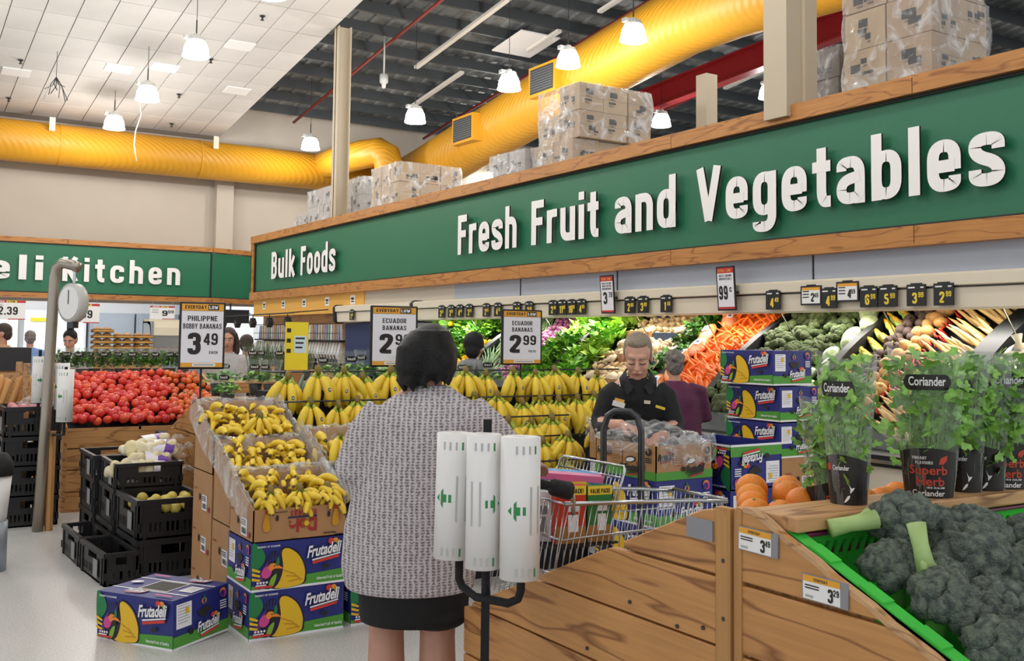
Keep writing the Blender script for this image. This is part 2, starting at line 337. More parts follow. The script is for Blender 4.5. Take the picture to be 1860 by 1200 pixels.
# ================================================================ floor, walls, ceiling, roof
struct(MB().b(-14,46,-8,34,-.1,0).build('floor',['floor_mat']))
CZ=lambda y:6.4+.125*(25.3-y)
RZ=lambda y:7.25+.125*(25.3-y)
wb=struct(MB().b(-14,46,25.3,25.5,2.3,12).build('wall_back',['cream_wall']))
MB().b(7.22,7.64,25.02,25.3,3.68,5.6).build('pilaster',['cream_wall'],wb)
struct(MB().b(45.8,46,-8,34,0,14).build('wall_right',['cream_wall']))
# suspended ceiling: slab that rises towards the tills, tiles hung below it
sl=math.atan(.125)
m=MB(); ya,yb=-8,25.3
m.add([(-14,ya,CZ(ya)+.03),(7.24,ya,CZ(ya)+.03),(7.24,yb,CZ(yb)+.03),(-14,yb,CZ(yb)+.03),(-14,ya,CZ(ya)+.12),(7.24,ya,CZ(ya)+.12),(7.24,yb,CZ(yb)+.12),(-14,yb,CZ(yb)+.12)],[(3,2,1,0),(4,5,6,7),(0,1,5,4),(1,2,6,5),(2,3,7,6),(3,0,4,7)])
ce=struct(m.build('ceiling',['grid_grey']))
tm=MB().b(-.258,.258,-.469,.469,-.012,.012).make(['tile_white'])
sm=MB().b(-.258,.258,-.2,.2,-.014,.01).make(['white'])
for i in range(13):
    for j in range(13):
        x=7.22-.533*(i+.5); y=19.16+.955*(j-6+.5)
        if y>25.1: continue
        link('ceiling_tile',tm,ce,(x,y,CZ(y)+.012),(-sl,0,0))
for x,y in ((2.3,18.2),(2.35,22.3),(4.9,20.9),(5.9,19.2),(6.6,21.6),(4.1,21.3),(1.6,23.3)):
    link('ceiling_tile',sm,ce,(x,y,CZ(y)-.006),(-sl,0,0))
sp=MB().lathe([(.05,0),(.05,-.02),(.02,-.03),(.02,-.07),(.035,-.075),(.035,-.085),(.001,-.086)],8).make(['dark_steel'])
for i,(x,y) in enumerate(((2.6,18.0),(2.35,21.6),(2.4,23.9),(5.85,17.75),(5.6,20.1),(5.55,22.3),(5.9,24.3))):
    link('sprinkler_head',sp,ce,(x,y,CZ(y)),None)
# roof sheet and purlins above the cold rooms
m=MB(); n=0
ys=[-6+.11*k for k in range(286)]
vs=[];fs=[]
m.add([(7.3,-6,RZ(-6)+.2),(46,-6,RZ(-6)+.2),(46,25.4,RZ(25.4)+.2),(7.3,25.4,RZ(25.4)+.2),(7.3,-6,RZ(-6)+.3),(46,-6,RZ(-6)+.3),(46,25.4,RZ(25.4)+.3),(7.3,25.4,RZ(25.4)+.3)],[(3,2,1,0),(4,5,6,7),(0,1,5,4),(1,2,6,5),(2,3,7,6),(3,0,4,7)])
rf=struct(m.build('roof',['roof_sheet']),'dark corrugated steel roof on purlins above the cold rooms','roof')
rib=MB()
for x in [7.5+.38*k for k in range(100)]:
    rib.add([(x,-6,RZ(-6)+.2),(x+.03,-6,RZ(-6)+.16),(x+.12,-6,RZ(-6)+.16),(x+.15,-6,RZ(-6)+.2),(x,25.3,RZ(25.3)+.2),(x+.03,25.3,RZ(25.3)+.16),(x+.12,25.3,RZ(25.3)+.16),(x+.15,25.3,RZ(25.3)+.2)],[(0,1,5,4),(1,2,6,5),(2,3,7,6)])
r_=rib.build('sheet_ribs',['roof_sheet'],rf); r_['kind']='stuff'
pm=MB().prism([(-.035,.16),(-.035,-.06),(.045,-.06),(.045,-.035),(-.02,-.035),(-.02,.13),(.045,.13),(.045,.16)],38.5,'x').make(['purlin'])
for k in range(22):
    y=24.9-.92*k; link('purlin',pm,rf,(7.3,y,RZ(y)),None)
# white conduits, red sprinkler pipes, red steel beam
def run(name,x,y0,y1,dz,r,mt,label,cat,group=None,n=8):
    o=MB().tube([(x,y0,RZ(y0)+dz),(x,y1,RZ(y1)+dz)],r,n).build(name,[mt],None,True); return tag(o,label,cat,group)
run('sprinkler_pipe',9.1,24.9,3,-.25,.035,'red_pipe','red sprinkler pipe above the steel post and Bulk Foods sign','pipe')
run('sprinkler_pipe',12.9,25,3,-.2,.035,'red_pipe','red sprinkler pipe running above the row of pendant lamps','pipe')
run('sprinkler_pipe',17.5,25,3,-.3,.035,'red_pipe','red sprinkler pipe beyond the red roof beam','pipe')
for i,(x,a,b_) in enumerate(((10.3,20.4,15.5),(11.4,22.9,20.2),(12.1,18.5,17.3),(12.3,16.2,13.2),(18,18.5,16.4))):
    tag(MB().box((0,0,0),(.11,a-b_,.06)).build('cable_tray',['white_paint'],None,False,(x,(a+b_)/2,RZ((a+b_)/2)-.2),(-sl,0,0)),'white cable tray fixed under the dark roof purlins','tray','cable trays under the roof')
tag(MB().box((0,0,0),(1.0,1.2,.03)).build('pale_panel',['white'],None,False,(11.9,18.3,RZ(18.3)-.16),(-sl,0,0)),'pale square panel fixed flat under the dark roof','panel')
m=MB()
def beam(m,p,q,h=.5,fl=.26,t=.03):
    p=Vector(p);q=Vector(q); d=(q-p); L=d.length; rz=math.atan2(d.y,d.x); ry=-math.asin(d.z/L)
    m.X=Matrix.Translation((p+q)/2)@Euler((0,ry,rz)).to_matrix().to_4x4()
    m.box((0,0,0),(L,t,h)).box((0,0,h/2),(L,fl,t)).box((0,0,-h/2),(L,fl,t)); m.X=Matrix.Identity(4)
beam(m,(15,19.6,6.95),(15,4,7.95)); o=m.build('roof_beam',['red_paint']); struct(o,'bright red steel roof beam behind the yellow duct','beam')
# ================================================================ ducts
def duct(name,pts,r,label,rings_every=.5,seg=28):
    root=empty(name,pts[0],0,label,'duct'); base=Vector(pts[0]); P=[Vector(p)-base for p in pts]
    MB().tube(P,r,seg).build('duct_body',['duct_spiral'],root,True)
    s=MB()
    for a,b_ in zip(P,P[1:]):
        L=(b_-a).length; d=(b_-a)/L; k=int(L/rings_every)
        for i in range(1,k): c=a+d*(i*rings_every); s.tube([c-d*.012,c+d*.012],r+.008,seg,False)
    s.build('seam_rings',['duct_yellow'],root,True)
    return root
def spiralmat():
    m=mat('duct_spiral','#cf941e',.5); nt=m.node_tree; N=nt.nodes; L=nt.links
    tc=N.new('ShaderNodeTexCoord'); wv=N.new('ShaderNodeTexWave'); wv.inputs['Scale'].default_value=4.2; wv.bands_direction='DIAGONAL'; L.new(tc.outputs['Object'],wv.inputs['Vector'])
    bp=N.new('ShaderNodeBump'); bp.inputs['Strength'].default_value=.25; bp.inputs['Distance'].default_value=.02; L.new(wv.outputs['Fac'],bp.inputs['Height']); L.new(bp.outputs[0],N['Principled BSDF'].inputs['Normal'])
spiralmat()
dk=duct('air_duct',[(12,25.2,5.57),(12,23.02,5.83),(12,16,6.86),(12,13.3,7.2),(12.1,12.2,7.26),(12.3,9.6,7.2),(12.6,3,7.3)],.62,'fat yellow spiral air duct slanting up behind the stacked cartons',2.6)
for y in (19.9,16.7,10.6):
    z=5.83+(23.02-y)*.1467 if y>13.3 else 7.24
    m=MB(); m.box((0,0,0),(.34,.95,.62)); m.build('grille_box',['duct_yellow'],dk,False,(11.42-12,y-25.2,z-5.57),(0,0,0))
    m=MB(); m.box((-.175,0,0),(.02,.8,.5)); g=m.build('grille',['vent_dark'],dk,False,(11.42-12,y-25.2,z-5.57))
    m=MB()
    for k in range(9): m.box((-.19,0,-.2+k*.05),(.012,.78,.012))
    m.build('louvre_bars',['galv'],g)
bk=duct('air_duct',[(-12,24.55,5.78),(11.6,24.55,5.78)],.46,'long yellow air duct running along the back wall above the deli sign',3.1)
el=duct('air_duct',[(9.6,24.6,5.85),(9.9,23.9,5.98),(10.3,23.2,6.1),(10.55,22.8,6.12),(10.66,22.62,6.0),(10.7,22.55,5.75),(10.7,22.55,4.6),(10.7,22.55,3.56)],.36,'yellow branch duct bending down behind the wrapped cartons',1.1)
for x in (3.3,6.9): 
    m=MB(); m.box((0,0,.0),(.12,.03,.3)); tag(m.build('duct_bracket',['cream_panel'],None,False,(x,24.1,6.15)),'small cream bracket holding the back wall duct','bracket','duct brackets')
# ================================================================ posts and columns
pc=MB().b(-.13,.13,-.016,.016,0,1).b(-.13,-.11,-.11,.11,0,1).b(.11,.13,-.11,.11,0,1)
o=pc.build('column_post',['beige_steel'],None,False,(7.42,17.75,3.3)); o.scale=(1,1,CZ(17.3)-3.3); struct(o,'slim cream steel post rising through the Bulk Foods sign top to the ceiling','post')
m=MB(); m.b(6.97,7.17,6.37,6.65,3.6,9); m.b(7.172,7.33,6.33,6.6,3.55,9); struct(m.build('column_large',['beige_steel']),'wide cream boxed column standing on the Fresh Fruit sign','column')
m=MB(); m.b(9.4,9.6,10.0,10.2,3.4,5.15); struct(m.build('column_short',['beige_steel']),'short cream post below the red roof beam','post')
# ================================================================ pendant lamps
lamp_me=MB().lathe([(.1,.26),(.15,.24),(.195,.14),(.21,.02),(.222,0),(.222,-.02),(.2,-.022),(.001,-.03)],20).make(['lamp_glow'],True)
hous_me=MB().lathe([(.001,.36),(.05,.36),(.06,.33),(.13,.31),(.15,.25),(.13,.235)],16).box((-.14,0,.3),(.12,.1,.06)).make(['lamp_house'])
LAMPS=[(4.46,16.9,6.19,'pendant lamp nearest the tall steel post under the white tiles'),(4.38,19.97,6.04,'pendant lamp in the middle of the three under the white tiles'),(4.3,22.6,5.93,'pendant lamp closest to the back wall under the white tiles'),(4.6,13.6,6.3,'pendant lamp cut off by the top of the picture'),
(8.8,22.9,6.03,'pendant lamp hanging beside the slim cream post'),(9.4,18.6,6.0,'pendant lamp hanging above the small wrapped carton stack'),(9.94,15.84,6.2,'pendant lamp hanging left of the tall wrapped carton stack'),(10.33,14.5,6.4,'pendant lamp hanging just above the tall wrapped carton stack'),(10.34,12.7,6.42,'pendant lamp hanging highest in front of the yellow duct'),
(14.9,17.3,6.37,'pendant lamp seen below the red roof beam'),(16.5,15.6,6.9,'pendant lamp half hidden behind the wide cream column'),(15.2,25.0,6.1,'pendant lamp peeping out behind the small pale cartons')]
OFF=[(4.5,9.8,6.8),(4.5,6.2,7.1),(4.5,2.5,7.5),(.6,18,6.2),(.6,13.5,6.5),(.6,9.8,6.8),(.6,6.2,7.1),(.6,2.0,7.5),(10.4,8.5,6.7),(-3,9.8,6.8),(-3,4,7.2),(3,-1.5,7.6)]
def pendant(x,y,z,label):
    r=empty('pendant_lamp',(x,y,z),0,label,'lamp','hanging bell lamps'); link('lamp_shade',lamp_me,r); link('lamp_housing',hous_me,r)
    top=(CZ(y)+.04 if x<7.2 else RZ(y)+.21); MB().tube([(0,0,.36),(0,0,top-z)],.006,5).tube([(0,0,.36),(0,0,.6)],.012,6).build('hanging_rod',['dark_steel'],r)
    l=bpy.data.lights.new('bulb','POINT'); l.energy=LAMPW; l.shadow_soft_size=.16; l.color=(1,.975,.94)
    lo=bpy.data.objects.new('bulb',l); COL.objects.link(lo); lo.parent=r; lo.location=(0,0,-.22)
LAMPW=88
for i,(x,y,z,lb) in enumerate(LAMPS): pendant(x,y,z,'white bell shaped '+lb)
for x,y,z in OFF: pendant(x,y,z,'white bell shaped pendant lamp over the aisle outside the picture')
# dangling wires under the ceiling
m=MB(); m.tube([(2.9,20.9,CZ(20.9)-.005),(2.9,20.9,6.45)],.005,4)
for k in range(9):
    a=k*.7; m.tube([(2.9,20.9,6.45),(2.9+.1*math.cos(a),20.9+.1*math.sin(a),6.3),(2.9+.2*math.cos(a+.5),20.9+.2*math.sin(a),6.0+.08*(k%4))],.008,4)
tag(m.build('loose_wires',['dark_steel']),'bundle of loose dark wires dangling from the tiled ceiling','wires')
tag(MB().tube([(4.75,22.5,CZ(22.5)),(4.82,22.5,6.25),(4.72,22.5,5.9),(4.7,22.5,5.6),(4.76,22.5,5.25)],.012,5).build('hanging_cable',['white'],None,True),'thin white cable hanging down in front of the yellow duct','cable')
tag(MB().tube([(9.05,19.4,8),(9.05,19.4,7.05)],.02,6).lathe([(.001,7.1),(.09,7.1),(.09,6.93),(.05,6.9),(.04,6.82),(.001,6.8)],12,(9.05,19.4,0)).build('ceiling_camera',['lamp_house'],None,True),'small grey security camera on a drop rod below the roof','camera')

# ================================================================ green fascia signs
GZ=(2.348,2.49,2.51,3.53,3.555,3.685)
def letters(root,words,place,base,cap,depth,gap=.09):
    """each letter a part of its own; words = [(text, start, end)]"""
    for w_,a,b_ in words:
        gl=[(c,stroke(c,.088,.5)) for c in w_]; wd=[ext(g)[1]-ext(g)[0] for _,g in gl]
        tot=sum(wd)+gap*(len(w_)-1); k=abs(b_-a)/tot; x=0; sg=1 if b_>a else -1
        for (c,g),wi in zip(gl,wd):
            x0=ext(g)[0]; m=MB(); m.m=0
            for v in g.vertices: m.v.append(tuple(place(a+sg*(x+v.co.x-x0)*k, base+v.co.y*cap, v.co.z*depth)))
            for p in g.polygons:
                m.f.append(list(p.vertices)); m.mi.append(0 if abs(p.normal.z)>.5 else 1)
            m.build('letter',['letter_white','letter_side'],root); x+=wi+gap
def planks(root,name,z0,z1,x,ya,yb,step=3.3,th=.05,mt='trim_wood'):
    y=ya
    while y<yb-.01:
        y2=min(y+step,yb); me=MB().b(-th,0,y+.004-(y+y2)/2,y2-.004-(y+y2)/2,z0,z1).make([mt]); link(name,me,root,(x,(y+y2)/2,0)); y=y2
sg=empty('fascia_sign',(7.1,12,0),0,'long green Fresh Fruit and Vegetables sign with wood trim above the chilled case','sign')
def inv(o,root):
    for c in o: c.location-=root.location
MB().b(0,.16,2.2-12,21.6-12,GZ[2],GZ[3]).build('sign_board',['sign_green'],sg)
MB().b(-.03,.16,2.2-12,21.56-12,GZ[1],GZ[2]).b(-.03,.16,2.2-12,21.56-12,GZ[3],GZ[4]).b(-.03,.16,21.52-12,21.56-12,GZ[1],GZ[4]).build('black_border',['black'],sg)
planks(sg,'trim_plank',GZ[0],GZ[1],-.02,2.2-12,21.69-12,2.9,.06); planks(sg,'trim_plank',GZ[4],GZ[5],-.02,2.2-12,21.69-12,2.9,.06)
MB().b(-.06,-.0,21.56-12,21.69-12,GZ[1],GZ[4]).b(-.06,.16,21.66-12,21.69-12,GZ[0],GZ[5]).build('trim_end',['trim_wood'],sg)
MB().b(-.08,.16,2.2-12,21.69-12,GZ[5],GZ[5]+.02).b(-.08,.16,2.2-12,21.69-12,GZ[0]-.02,GZ[0]).build('trim_cap',['trim_wood'],sg)
letters(sg,[('Bulk',20.32-12,18.94-12),('Foods',18.65-12,16.94-12),('Fresh',12.51-12,10.97-12),('Fruit',10.63-12,9.24-12),('and',8.94-12,7.93-12),('Vegetables',7.62-12,4.325-12)],lambda u,v,t:(-.055-t,u,v),2.728,.555,.04,gap=.11)
dg=empty('fascia_sign',(2,24.7,0),0,'green Deli Kitchen sign with wood trim on the back wall','sign')
MB().b(-8,5.04,0,.3,2.49,3.55).build('sign_board',['sign_green'],dg); MB().b(-8,5.04,-.02,.3,2.465,2.49).b(-8,5.04,-.02,.3,3.55,3.575).b(5.02,5.05,-.02,.3,2.35,3.6).build('black_border',['black'],dg)
for z0,z1 in ((2.355,2.465),(3.575,3.685)):
    for k in range(4): link('trim_plank',MB().b(-1.63,1.63,-.05,.3,z0,z1).make(['trim_wood_x']),dg,(5.06-1.635-3.27*k,0,0))
cr=MB(); cr.X=Matrix.Translation((5.06,0,0))@Euler((0,0,R(22))).to_matrix().to_4x4()
cr.b(0,1.6,0,.1,2.49,3.55); cr.build('return_board',['sign_green'],dg)
cr.v=[];cr.f=[];cr.mi=[]; cr.b(0,1.6,-.04,.1,2.355,2.465).build('return_trim',['trim_wood_x'],dg); cr.v=[];cr.f=[];cr.mi=[]; cr.b(0,1.6,-.04,.1,3.575,3.685).build('return_trim',['trim_wood_x'],dg)
letters(dg,[('Deli',1.58-2,3.3-2),('Kitchen',3.7-2,6.29-2)],lambda u,v,t:(u,-.05-t,v),2.742,.545,.04,gap=.2)
# fascia below the sign
fp=struct(MB().b(7.12,7.3,2.2,12.75,1.9,2.36).build('wall_fascia',['grey_panel'])); MB().b(7.12,7.3,12.75,15.85,1.9,2.36).build('cream_section',['cream_wall'],fp); MB().b(7.1,7.3,15.85,21.6,1.98,2.36).build('yellow_section',['yellow_panel'],fp)
for y in (3.5,6.2,9.0,11.0): MB().b(7.112,7.12,y,y+.012,2.06,2.34).build('panel_joint',['matt_black'],fp)
for k in range(5):
    y=20.9-k*1.15; m=MB(); m.m=1; m.flat([(y+.1,2.12),(y-.1,2.12),(y-.1,2.28),(y+.1,2.28)],7.095,'x'); m.m=0; m.flat([(y+.06,2.16),(y-.06,2.16),(y-.06,2.18),(y+.06,2.18)],7.09,'x'); m.flat([(y+.06,2.2),(y-.06,2.2),(y-.06,2.24),(y+.06,2.24)],7.09,'x')
    m.build('price_card',['ink','white'],fp)
struct(MB().b(7.26,12.5,2.2,21.6,3.3,3.55).build('wall_coldroom_top',['white_paint'])); struct(MB().b(8.35,8.5,2.2,21.6,0,3.3).build('wall_coldroom',['white_paint']))
# ================================================================ chilled produce case
SX0,SZ0,SX1,SZ1=6.42,.828,7.95,1.905; SA=math.atan2(SZ1-SZ0,SX1-SX0); SL=math.hypot(SX1-SX0,SZ1-SZ0)
SN=Vector((-math.sin(SA),0,math.cos(SA))); SD=Vector((math.cos(SA),0,math.sin(SA)))
def sp_(s,y,h=0): return Vector((SX0,y,SZ0))+SD*(s*SL)+SN*h
mat('case_cream','#e3d9c3',.35); mat('case_black','#16171a',.4); mat('case_grey','#c9c6bf',.4); mat('divider_black','#141517',.5)
cs=empty('produce_case',(7.0,8,0),0,'long chilled vegetable case with cream canopy and black sloping dividers under the green sign','display case')
Y0,Y1=2.4-8,13.72-8
def canopy(root,y0,y1):
    pr=[(0,1.815),(-.01,1.83),(-.02,1.99),(-.05,2.0),(-.055,2.08),(-.02,2.1),(.5,2.1),(.5,1.95),(.1,1.815)]
    m=MB(); m.X=Matrix.Translation((0,y1,0))@Matrix(((1,0,0,0),(0,-1,0,0),(0,0,1,0),(0,0,0,1)))
    m.prism(pr,y1-y0,'y'); o=m.build('canopy',['case_cream'],root,fix=True)
    MB().b(-.028,-.018,y0,y1,1.982,1.998).build('price_rail',['tag_black'],root)
    c=MB().prism([(-.07,1.84),(-.03,1.79),(.1,1.79),(.5,1.95),(.5,2.12),(-.03,2.12),(-.075,2.08)],.07,'y').build('canopy_end',['case_black'],root,fix=True); c.location=(0,y1,0); bevel(c,.02,3)
    MB().tube([(.36,y0+.1,1.875),(.36,y1-.1,1.875)],.02,8).build('light_tube',['tube_glow'],root,True)
canopy(cs,Y0,Y1); canopy(cs,13.84-8,16.72-8)
for yy,ln in ((5.2,5.5),(10.8,5.5)):
    l=bpy.data.lights.new('case_light','AREA'); l.shape='RECTANGLE'; l.size=.08; l.size_y=ln; l.energy=32; l.color=(1,.98,.93)
    lo=bpy.data.objects.new('case_light',l); COL.objects.link(lo); lo.parent=cs; lo.location=(.34,yy-8,1.84); lo.rotation_euler=(0,R(22),0)
m=MB(); m.X=Matrix.Translation((-7,-8,0)); pr=[(SX0-.03,SZ0-.06),(SX1,SZ1-.06),(8.3,SZ1-.06),(8.3,.1),(SX0-.03,.1)]
m.X=Matrix.Translation((-7,Y0,0)); m.prism(pr,Y1-Y0+.2,'y'); m.build('case_body',['divider_black'],cs,fix=True)
MB().b(-.93,-.55,Y0,Y1,.12,.7).build('case_base',['case_cream'],cs); MB().b(-.85,-.55,Y0,Y1,0,.12).build('kick_plate',['case_black'],cs)
bp_=MB(); bp_.b(-.97,-.5,Y0,Y1,.69,.77).build('bumper',['case_black'],cs); MB().b(-.985,-.965,Y0,Y1,.715,.74).build('bumper_strip',['steel'],cs)
MB().b(-.63,-.615,Y0,Y1,.77,.93).build('glass_front',[film('case_glass','#dfe8e6',.12,.05,3,.02)],cs)
MB().b(.93,1.3,Y0,Y1,1.84,2.3).build('case_back',['case_black'],cs)
MB().b(-.6,1.3,Y1,Y1+.05,.3,1.78).build('end_panel',['case_black'],cs)
MB().b(.1,1.3,13.9-8,16.6-8,.1,1.8).build('navy_panel',['navy'],cs)
for y in (12.1,10.3,8.56,7.53,6.5,5.4,4.36): MB().tube([(.02,y-8,1.82),(.36,y-8,1.4)],.006,5).build('stay_rod',['steel'],cs)
def divider(ya,yb,h=.16,s0=.1,s1=1.):
    m=MB(); n=9
    prof=[]
    for i in range(n+1):
        t=i/n; prof.append((t,h*(.5+.5*math.sin(PI*min(1,t*1.15)))))
    a=[sp_(s0+(s1-s0)*t,0,hh) for t,hh in prof]; b_=[sp_(s0+(s1-s0)*t,0,-.05) for t,_ in prof]
    poly=[(p.x-7,p.z) for p in a]+[(p.x-7,p.z) for p in reversed(b_)]
    m.X=Matrix.Translation((0,ya-8,0)); m.prism(poly,yb-ya,'y'); m.build('divider',['divider_black'],cs,fix=True)
for ya,yb in ((4.47,4.66),(5.8,5.88),(6.99,7.07),(9.72,9.84),(11.66,11.78),(13.32,13.5)): divider(ya,yb)
# ---------------------------------------------------------------- price tags and hanging cards on the canopy
VEGY=[(4.66,'bagged vegetables'),(5.12,'parsnips'),(5.24,'chillies'),(5.63,'beetroot'),(5.85,'corn'),(6.1,'cabbages'),(7,'broccoli'),(7.9,'carrots'),(8.25,'parsley'),(9.25,'mushrooms'),(9.8,'green bunches'),(10.46,'celery'),(10.92,'red onions'),(11.7,'leeks'),(12.3,'capsicums'),(13.4,'leafy bunches'),(99,'navy panel')]
def small_tag(y,txt,cents,z=1.93,white=False):
    vg=next(n for q,n in VEGY if y<q)
    hh=.17; ww=.17; r=empty('price_tag',(6.945,y,z),R(-90),('white' if white else 'black')+' price tag reading %s.%s on the canopy rail above the %s'%(txt,cents,vg),'price tag','shelf price tags')
    m=MB(); m.m=0; m.box((0,0,0),(ww+(.06 if white else 0),.012,hh)); m.m=2 if white else 1
    if white:
        m.flat([(-.1,-.07),(.1,-.07),(.1,.07),(-.1,.07)],-.0065); m.m=3; m.flat([(-.1,.045),(.1,.045),(.1,.07),(-.1,.07)],-.007)
        m.m=4
        for k in range(3): m.flat([(-.09,.03-k*.025),(-.02,.03-k*.025),(-.02,.04-k*.025),(-.09,.04-k*.025)],-.0072)
        put(m,txt,.02,-.055,.075,None,4,-.0075,bold=.04); put(m,cents,.06,-.02,.04,None,4,-.0075,bold=.03)
    else:
        m.m=2
        m.flat([(-.07,.055),(-.01,.055),(-.01,.066),(-.07,.066)],-.0065); m.flat([(.04,.055),(.07,.055),(.07,.066),(.04,.066)],-.0065)
        put(m,txt,-.012,-.065,.085,None,1,-.007,bold=.04); put(m,cents,.045,-.018,.042,None,1,-.007,bold=.03)
    m.build('tag_face',['tag_black','price_yellow','white','orange_band','ink'],r); MB().box((0,.01,.085),(.1,.03,.02)).build('clip',['tag_black'],r)
for y,t_,c in ((12.81,'3','99'),(12.53,'2','99'),(12.28,'4','49'),(12.02,'3','49'),(11.57,'2','69'),(11.28,'4','79'),(10.82,'3','29'),(10.54,'3','99'),(10.02,'2','49'),(9.83,'11','99'),(9.64,'16','99'),(9.45,'4','99'),(8.57,'2','89'),(8.35,'3','89'),(7.98,'1','69'),(6.52,'4','49'),(5.884,'4','99'),(5.477,'6','99'),(5.29,'5','99'),(5.03,'3','99'),(4.79,'2','99'),(15.98,'2','19')): small_tag(y,t_,c)
small_tag(6.08,'2','49',1.96,True); small_tag(5.69,'4','99',1.98,True)
mat('sign_white','#eceaf0',.4); mat('pink','#d9577a',.5)
def hang_card(y,l1,big,sup,label):
    r=empty('price_card',(6.9,y,1.85),(R(4),0,R(-92)),label,'price sign','price cards clipped above the case')
    m=MB(); m.m=0; m.box((0,0,.205),(.25,.012,.42)); m.m=1; m.flat([(-.11,.01),(.11,.01),(.11,.4),(-.11,.4)],-.0065)
    m.m=2; m.flat([(-.11,.35),(.11,.35),(.11,.4),(-.11,.4)],-.007); m.flat([(-.11,.01),(.11,.01),(.11,.03),(-.11,.03)],-.007)
    put(m,'EXTRA',-.05,.362,.026,.085,4,-.0075); put(m,'LOW',.05,.362,.026,.06,4,-.0075)
    for k,t_ in enumerate(l1): put(m,t_,0,.315-k*.03,.022,.17,3,-.0075,bold=.025)
    put(m,big,-.035,.1,.13,.075 if len(big)<2 else .12,3,-.0075,bold=.045); put(m,sup,.065,.17,.06,.065 if len(sup)>1 else .03,3,-.0075,bold=.035)
    m.build('card_face',['black','sign_white','red_band','ink','orange_band'],r); MB().box((.06,.03,.16),(.1,.05,.03)).build('clip',['black'],r)
hang_card(8.885,['NEW ZEALAND','WHITE BUTTON','MUSHROOMS'],'3','79','tilted black framed price card reading 3.79 clipped above the mushrooms')
hang_card(7.055,['GIZZY GROWN','BROCCOLI'],'99','c','tilted black framed price card reading 99c clipped above the carrots')

# ---------------------------------------------------------------- vegetables
def seeded(k): random.seed(k)
mat('carrot','#ee7620',.45,rnd=.12,var=.1,scale=20); mat('carrot_bed','#d8661c',.5,var=.25,scale=30,bump=.6)
mat('onion_red','#7d2a5c',.28,rnd=.18,hex2='#a3628e',scale=9,stretch=(6,6,1)); mat('beet','#5c4a44',.7,rnd=.2,var=.2,scale=18); mat('swede','#d8ab62',.5,rnd=.12,hex2='#b98a58',scale=5)
mat('parsnip','#dcbd7e',.5,rnd=.08,var=.1,scale=14); mat('corn','#e9b433',.5,rnd=.08,bump=.7,bscale=80); mat('husk','#a7bf5a',.6,rnd=.1); mat('chilli','#c4221c',.25,rnd=.12)
mat('mush_cap','#d9bd92',.6,rnd=.16,var=.12,scale=30); mat('mush_white','#d6c3a2',.6,rnd=.08); mat('tray_card','#9c7247',.7); mat('tray_blue','#2b3a52',.5)
mat('broc_far','#4f5c34',.8,rnd=.18,bump=1,bscale=60,var=.25,scale=40); mat('broc_stem','#8fae5a',.5)
mat('leaf_dark','#2f6420',.5,rnd=.2,var=.3,scale=12); mat('leaf_mid','#559428',.5,rnd=.18,var=.25,scale=10); mat('leaf_lime','#8cbf3c',.45,rnd=.15,var=.25,scale=9); mat('leaf_pale','#a9c98a',.5,rnd=.1,var=.2,scale=8); mat('celery','#b5d05c',.4,rnd=.1)
mat('leek','#5d8a5e',.5,rnd=.15,hex2='#b9cf98',scale=4); mat('capsicum','#f2c111',.22,rnd=.08); mat('cabbage_wrap','#95a872',.25,rnd=.1,hex2='#cdd6b4',scale=14,bump=.5)
mat('cauli_bag','#e8dfc4',.35,hex2='#d3c69f',scale=7,bump=.8,rnd=.05); mat('carrot_bag','#f0b48c',.25,hex2='#ee8a44',scale=9,bump=.7,rnd=.06); mat('blue_print','#2b5c9c',.5)
def veg(me,name,label,cat,group,spots,smooth=True):
    for p,r,sc in spots: tag(link(name,random.choice(me) if isinstance(me,list) else me,None,p,r,sc),label,cat,group)
def bed(y0,y1,mt,label,cat,s0=.02,s1=1,h=.05,amp=.03,fr=18):
    m=MB(); nx,ny=36,max(4,int((y1-y0)*22)); vs=[];fs=[]
    for i in range(nx+1):
        for j in range(ny+1):
            y=y0+(y1-y0)*j/ny; p=sp_(s0+(s1-s0)*i/nx,y); e=min(1,4*min(j/ny,1-j/ny)+.35)
            vs.append(p+SN*(h*e+amp*noise.noise(p*fr)))
    for i in range(nx):
        for j in range(ny): a=i*(ny+1)+j; fs.append((a,a+ny+1,a+ny+2,a+1))
    m.add(vs,fs); return tag(m.build(label.split('|')[0],[mt],None,True),label.split('|')[1],cat,None,'stuff')
def spots(y0,y1,ds,dy,h,jit=.3,rot=None,sc=(.9,1.1),s0=.02,s1=.98,hj=.015):
    out=[]; n=int(SL*(s1-s0)/ds); k=max(1,int((y1-y0)/dy))
    for i in range(n):
        for j in range(k):
            s=s0+(s1-s0)*(i+.5+U(-jit,jit))/n; y=y0+(y1-y0)*(j+.5+(.25 if i%2 else -.25)+U(-jit,jit))/k
            y=min(max(y,y0+.02),y1-.02); r=rot() if rot else (U(0,6.3),U(0,6.3),U(0,6.3))
            out.append((sp_(s,y,h+U(-hj,hj)),r,U(*sc)))
    return out
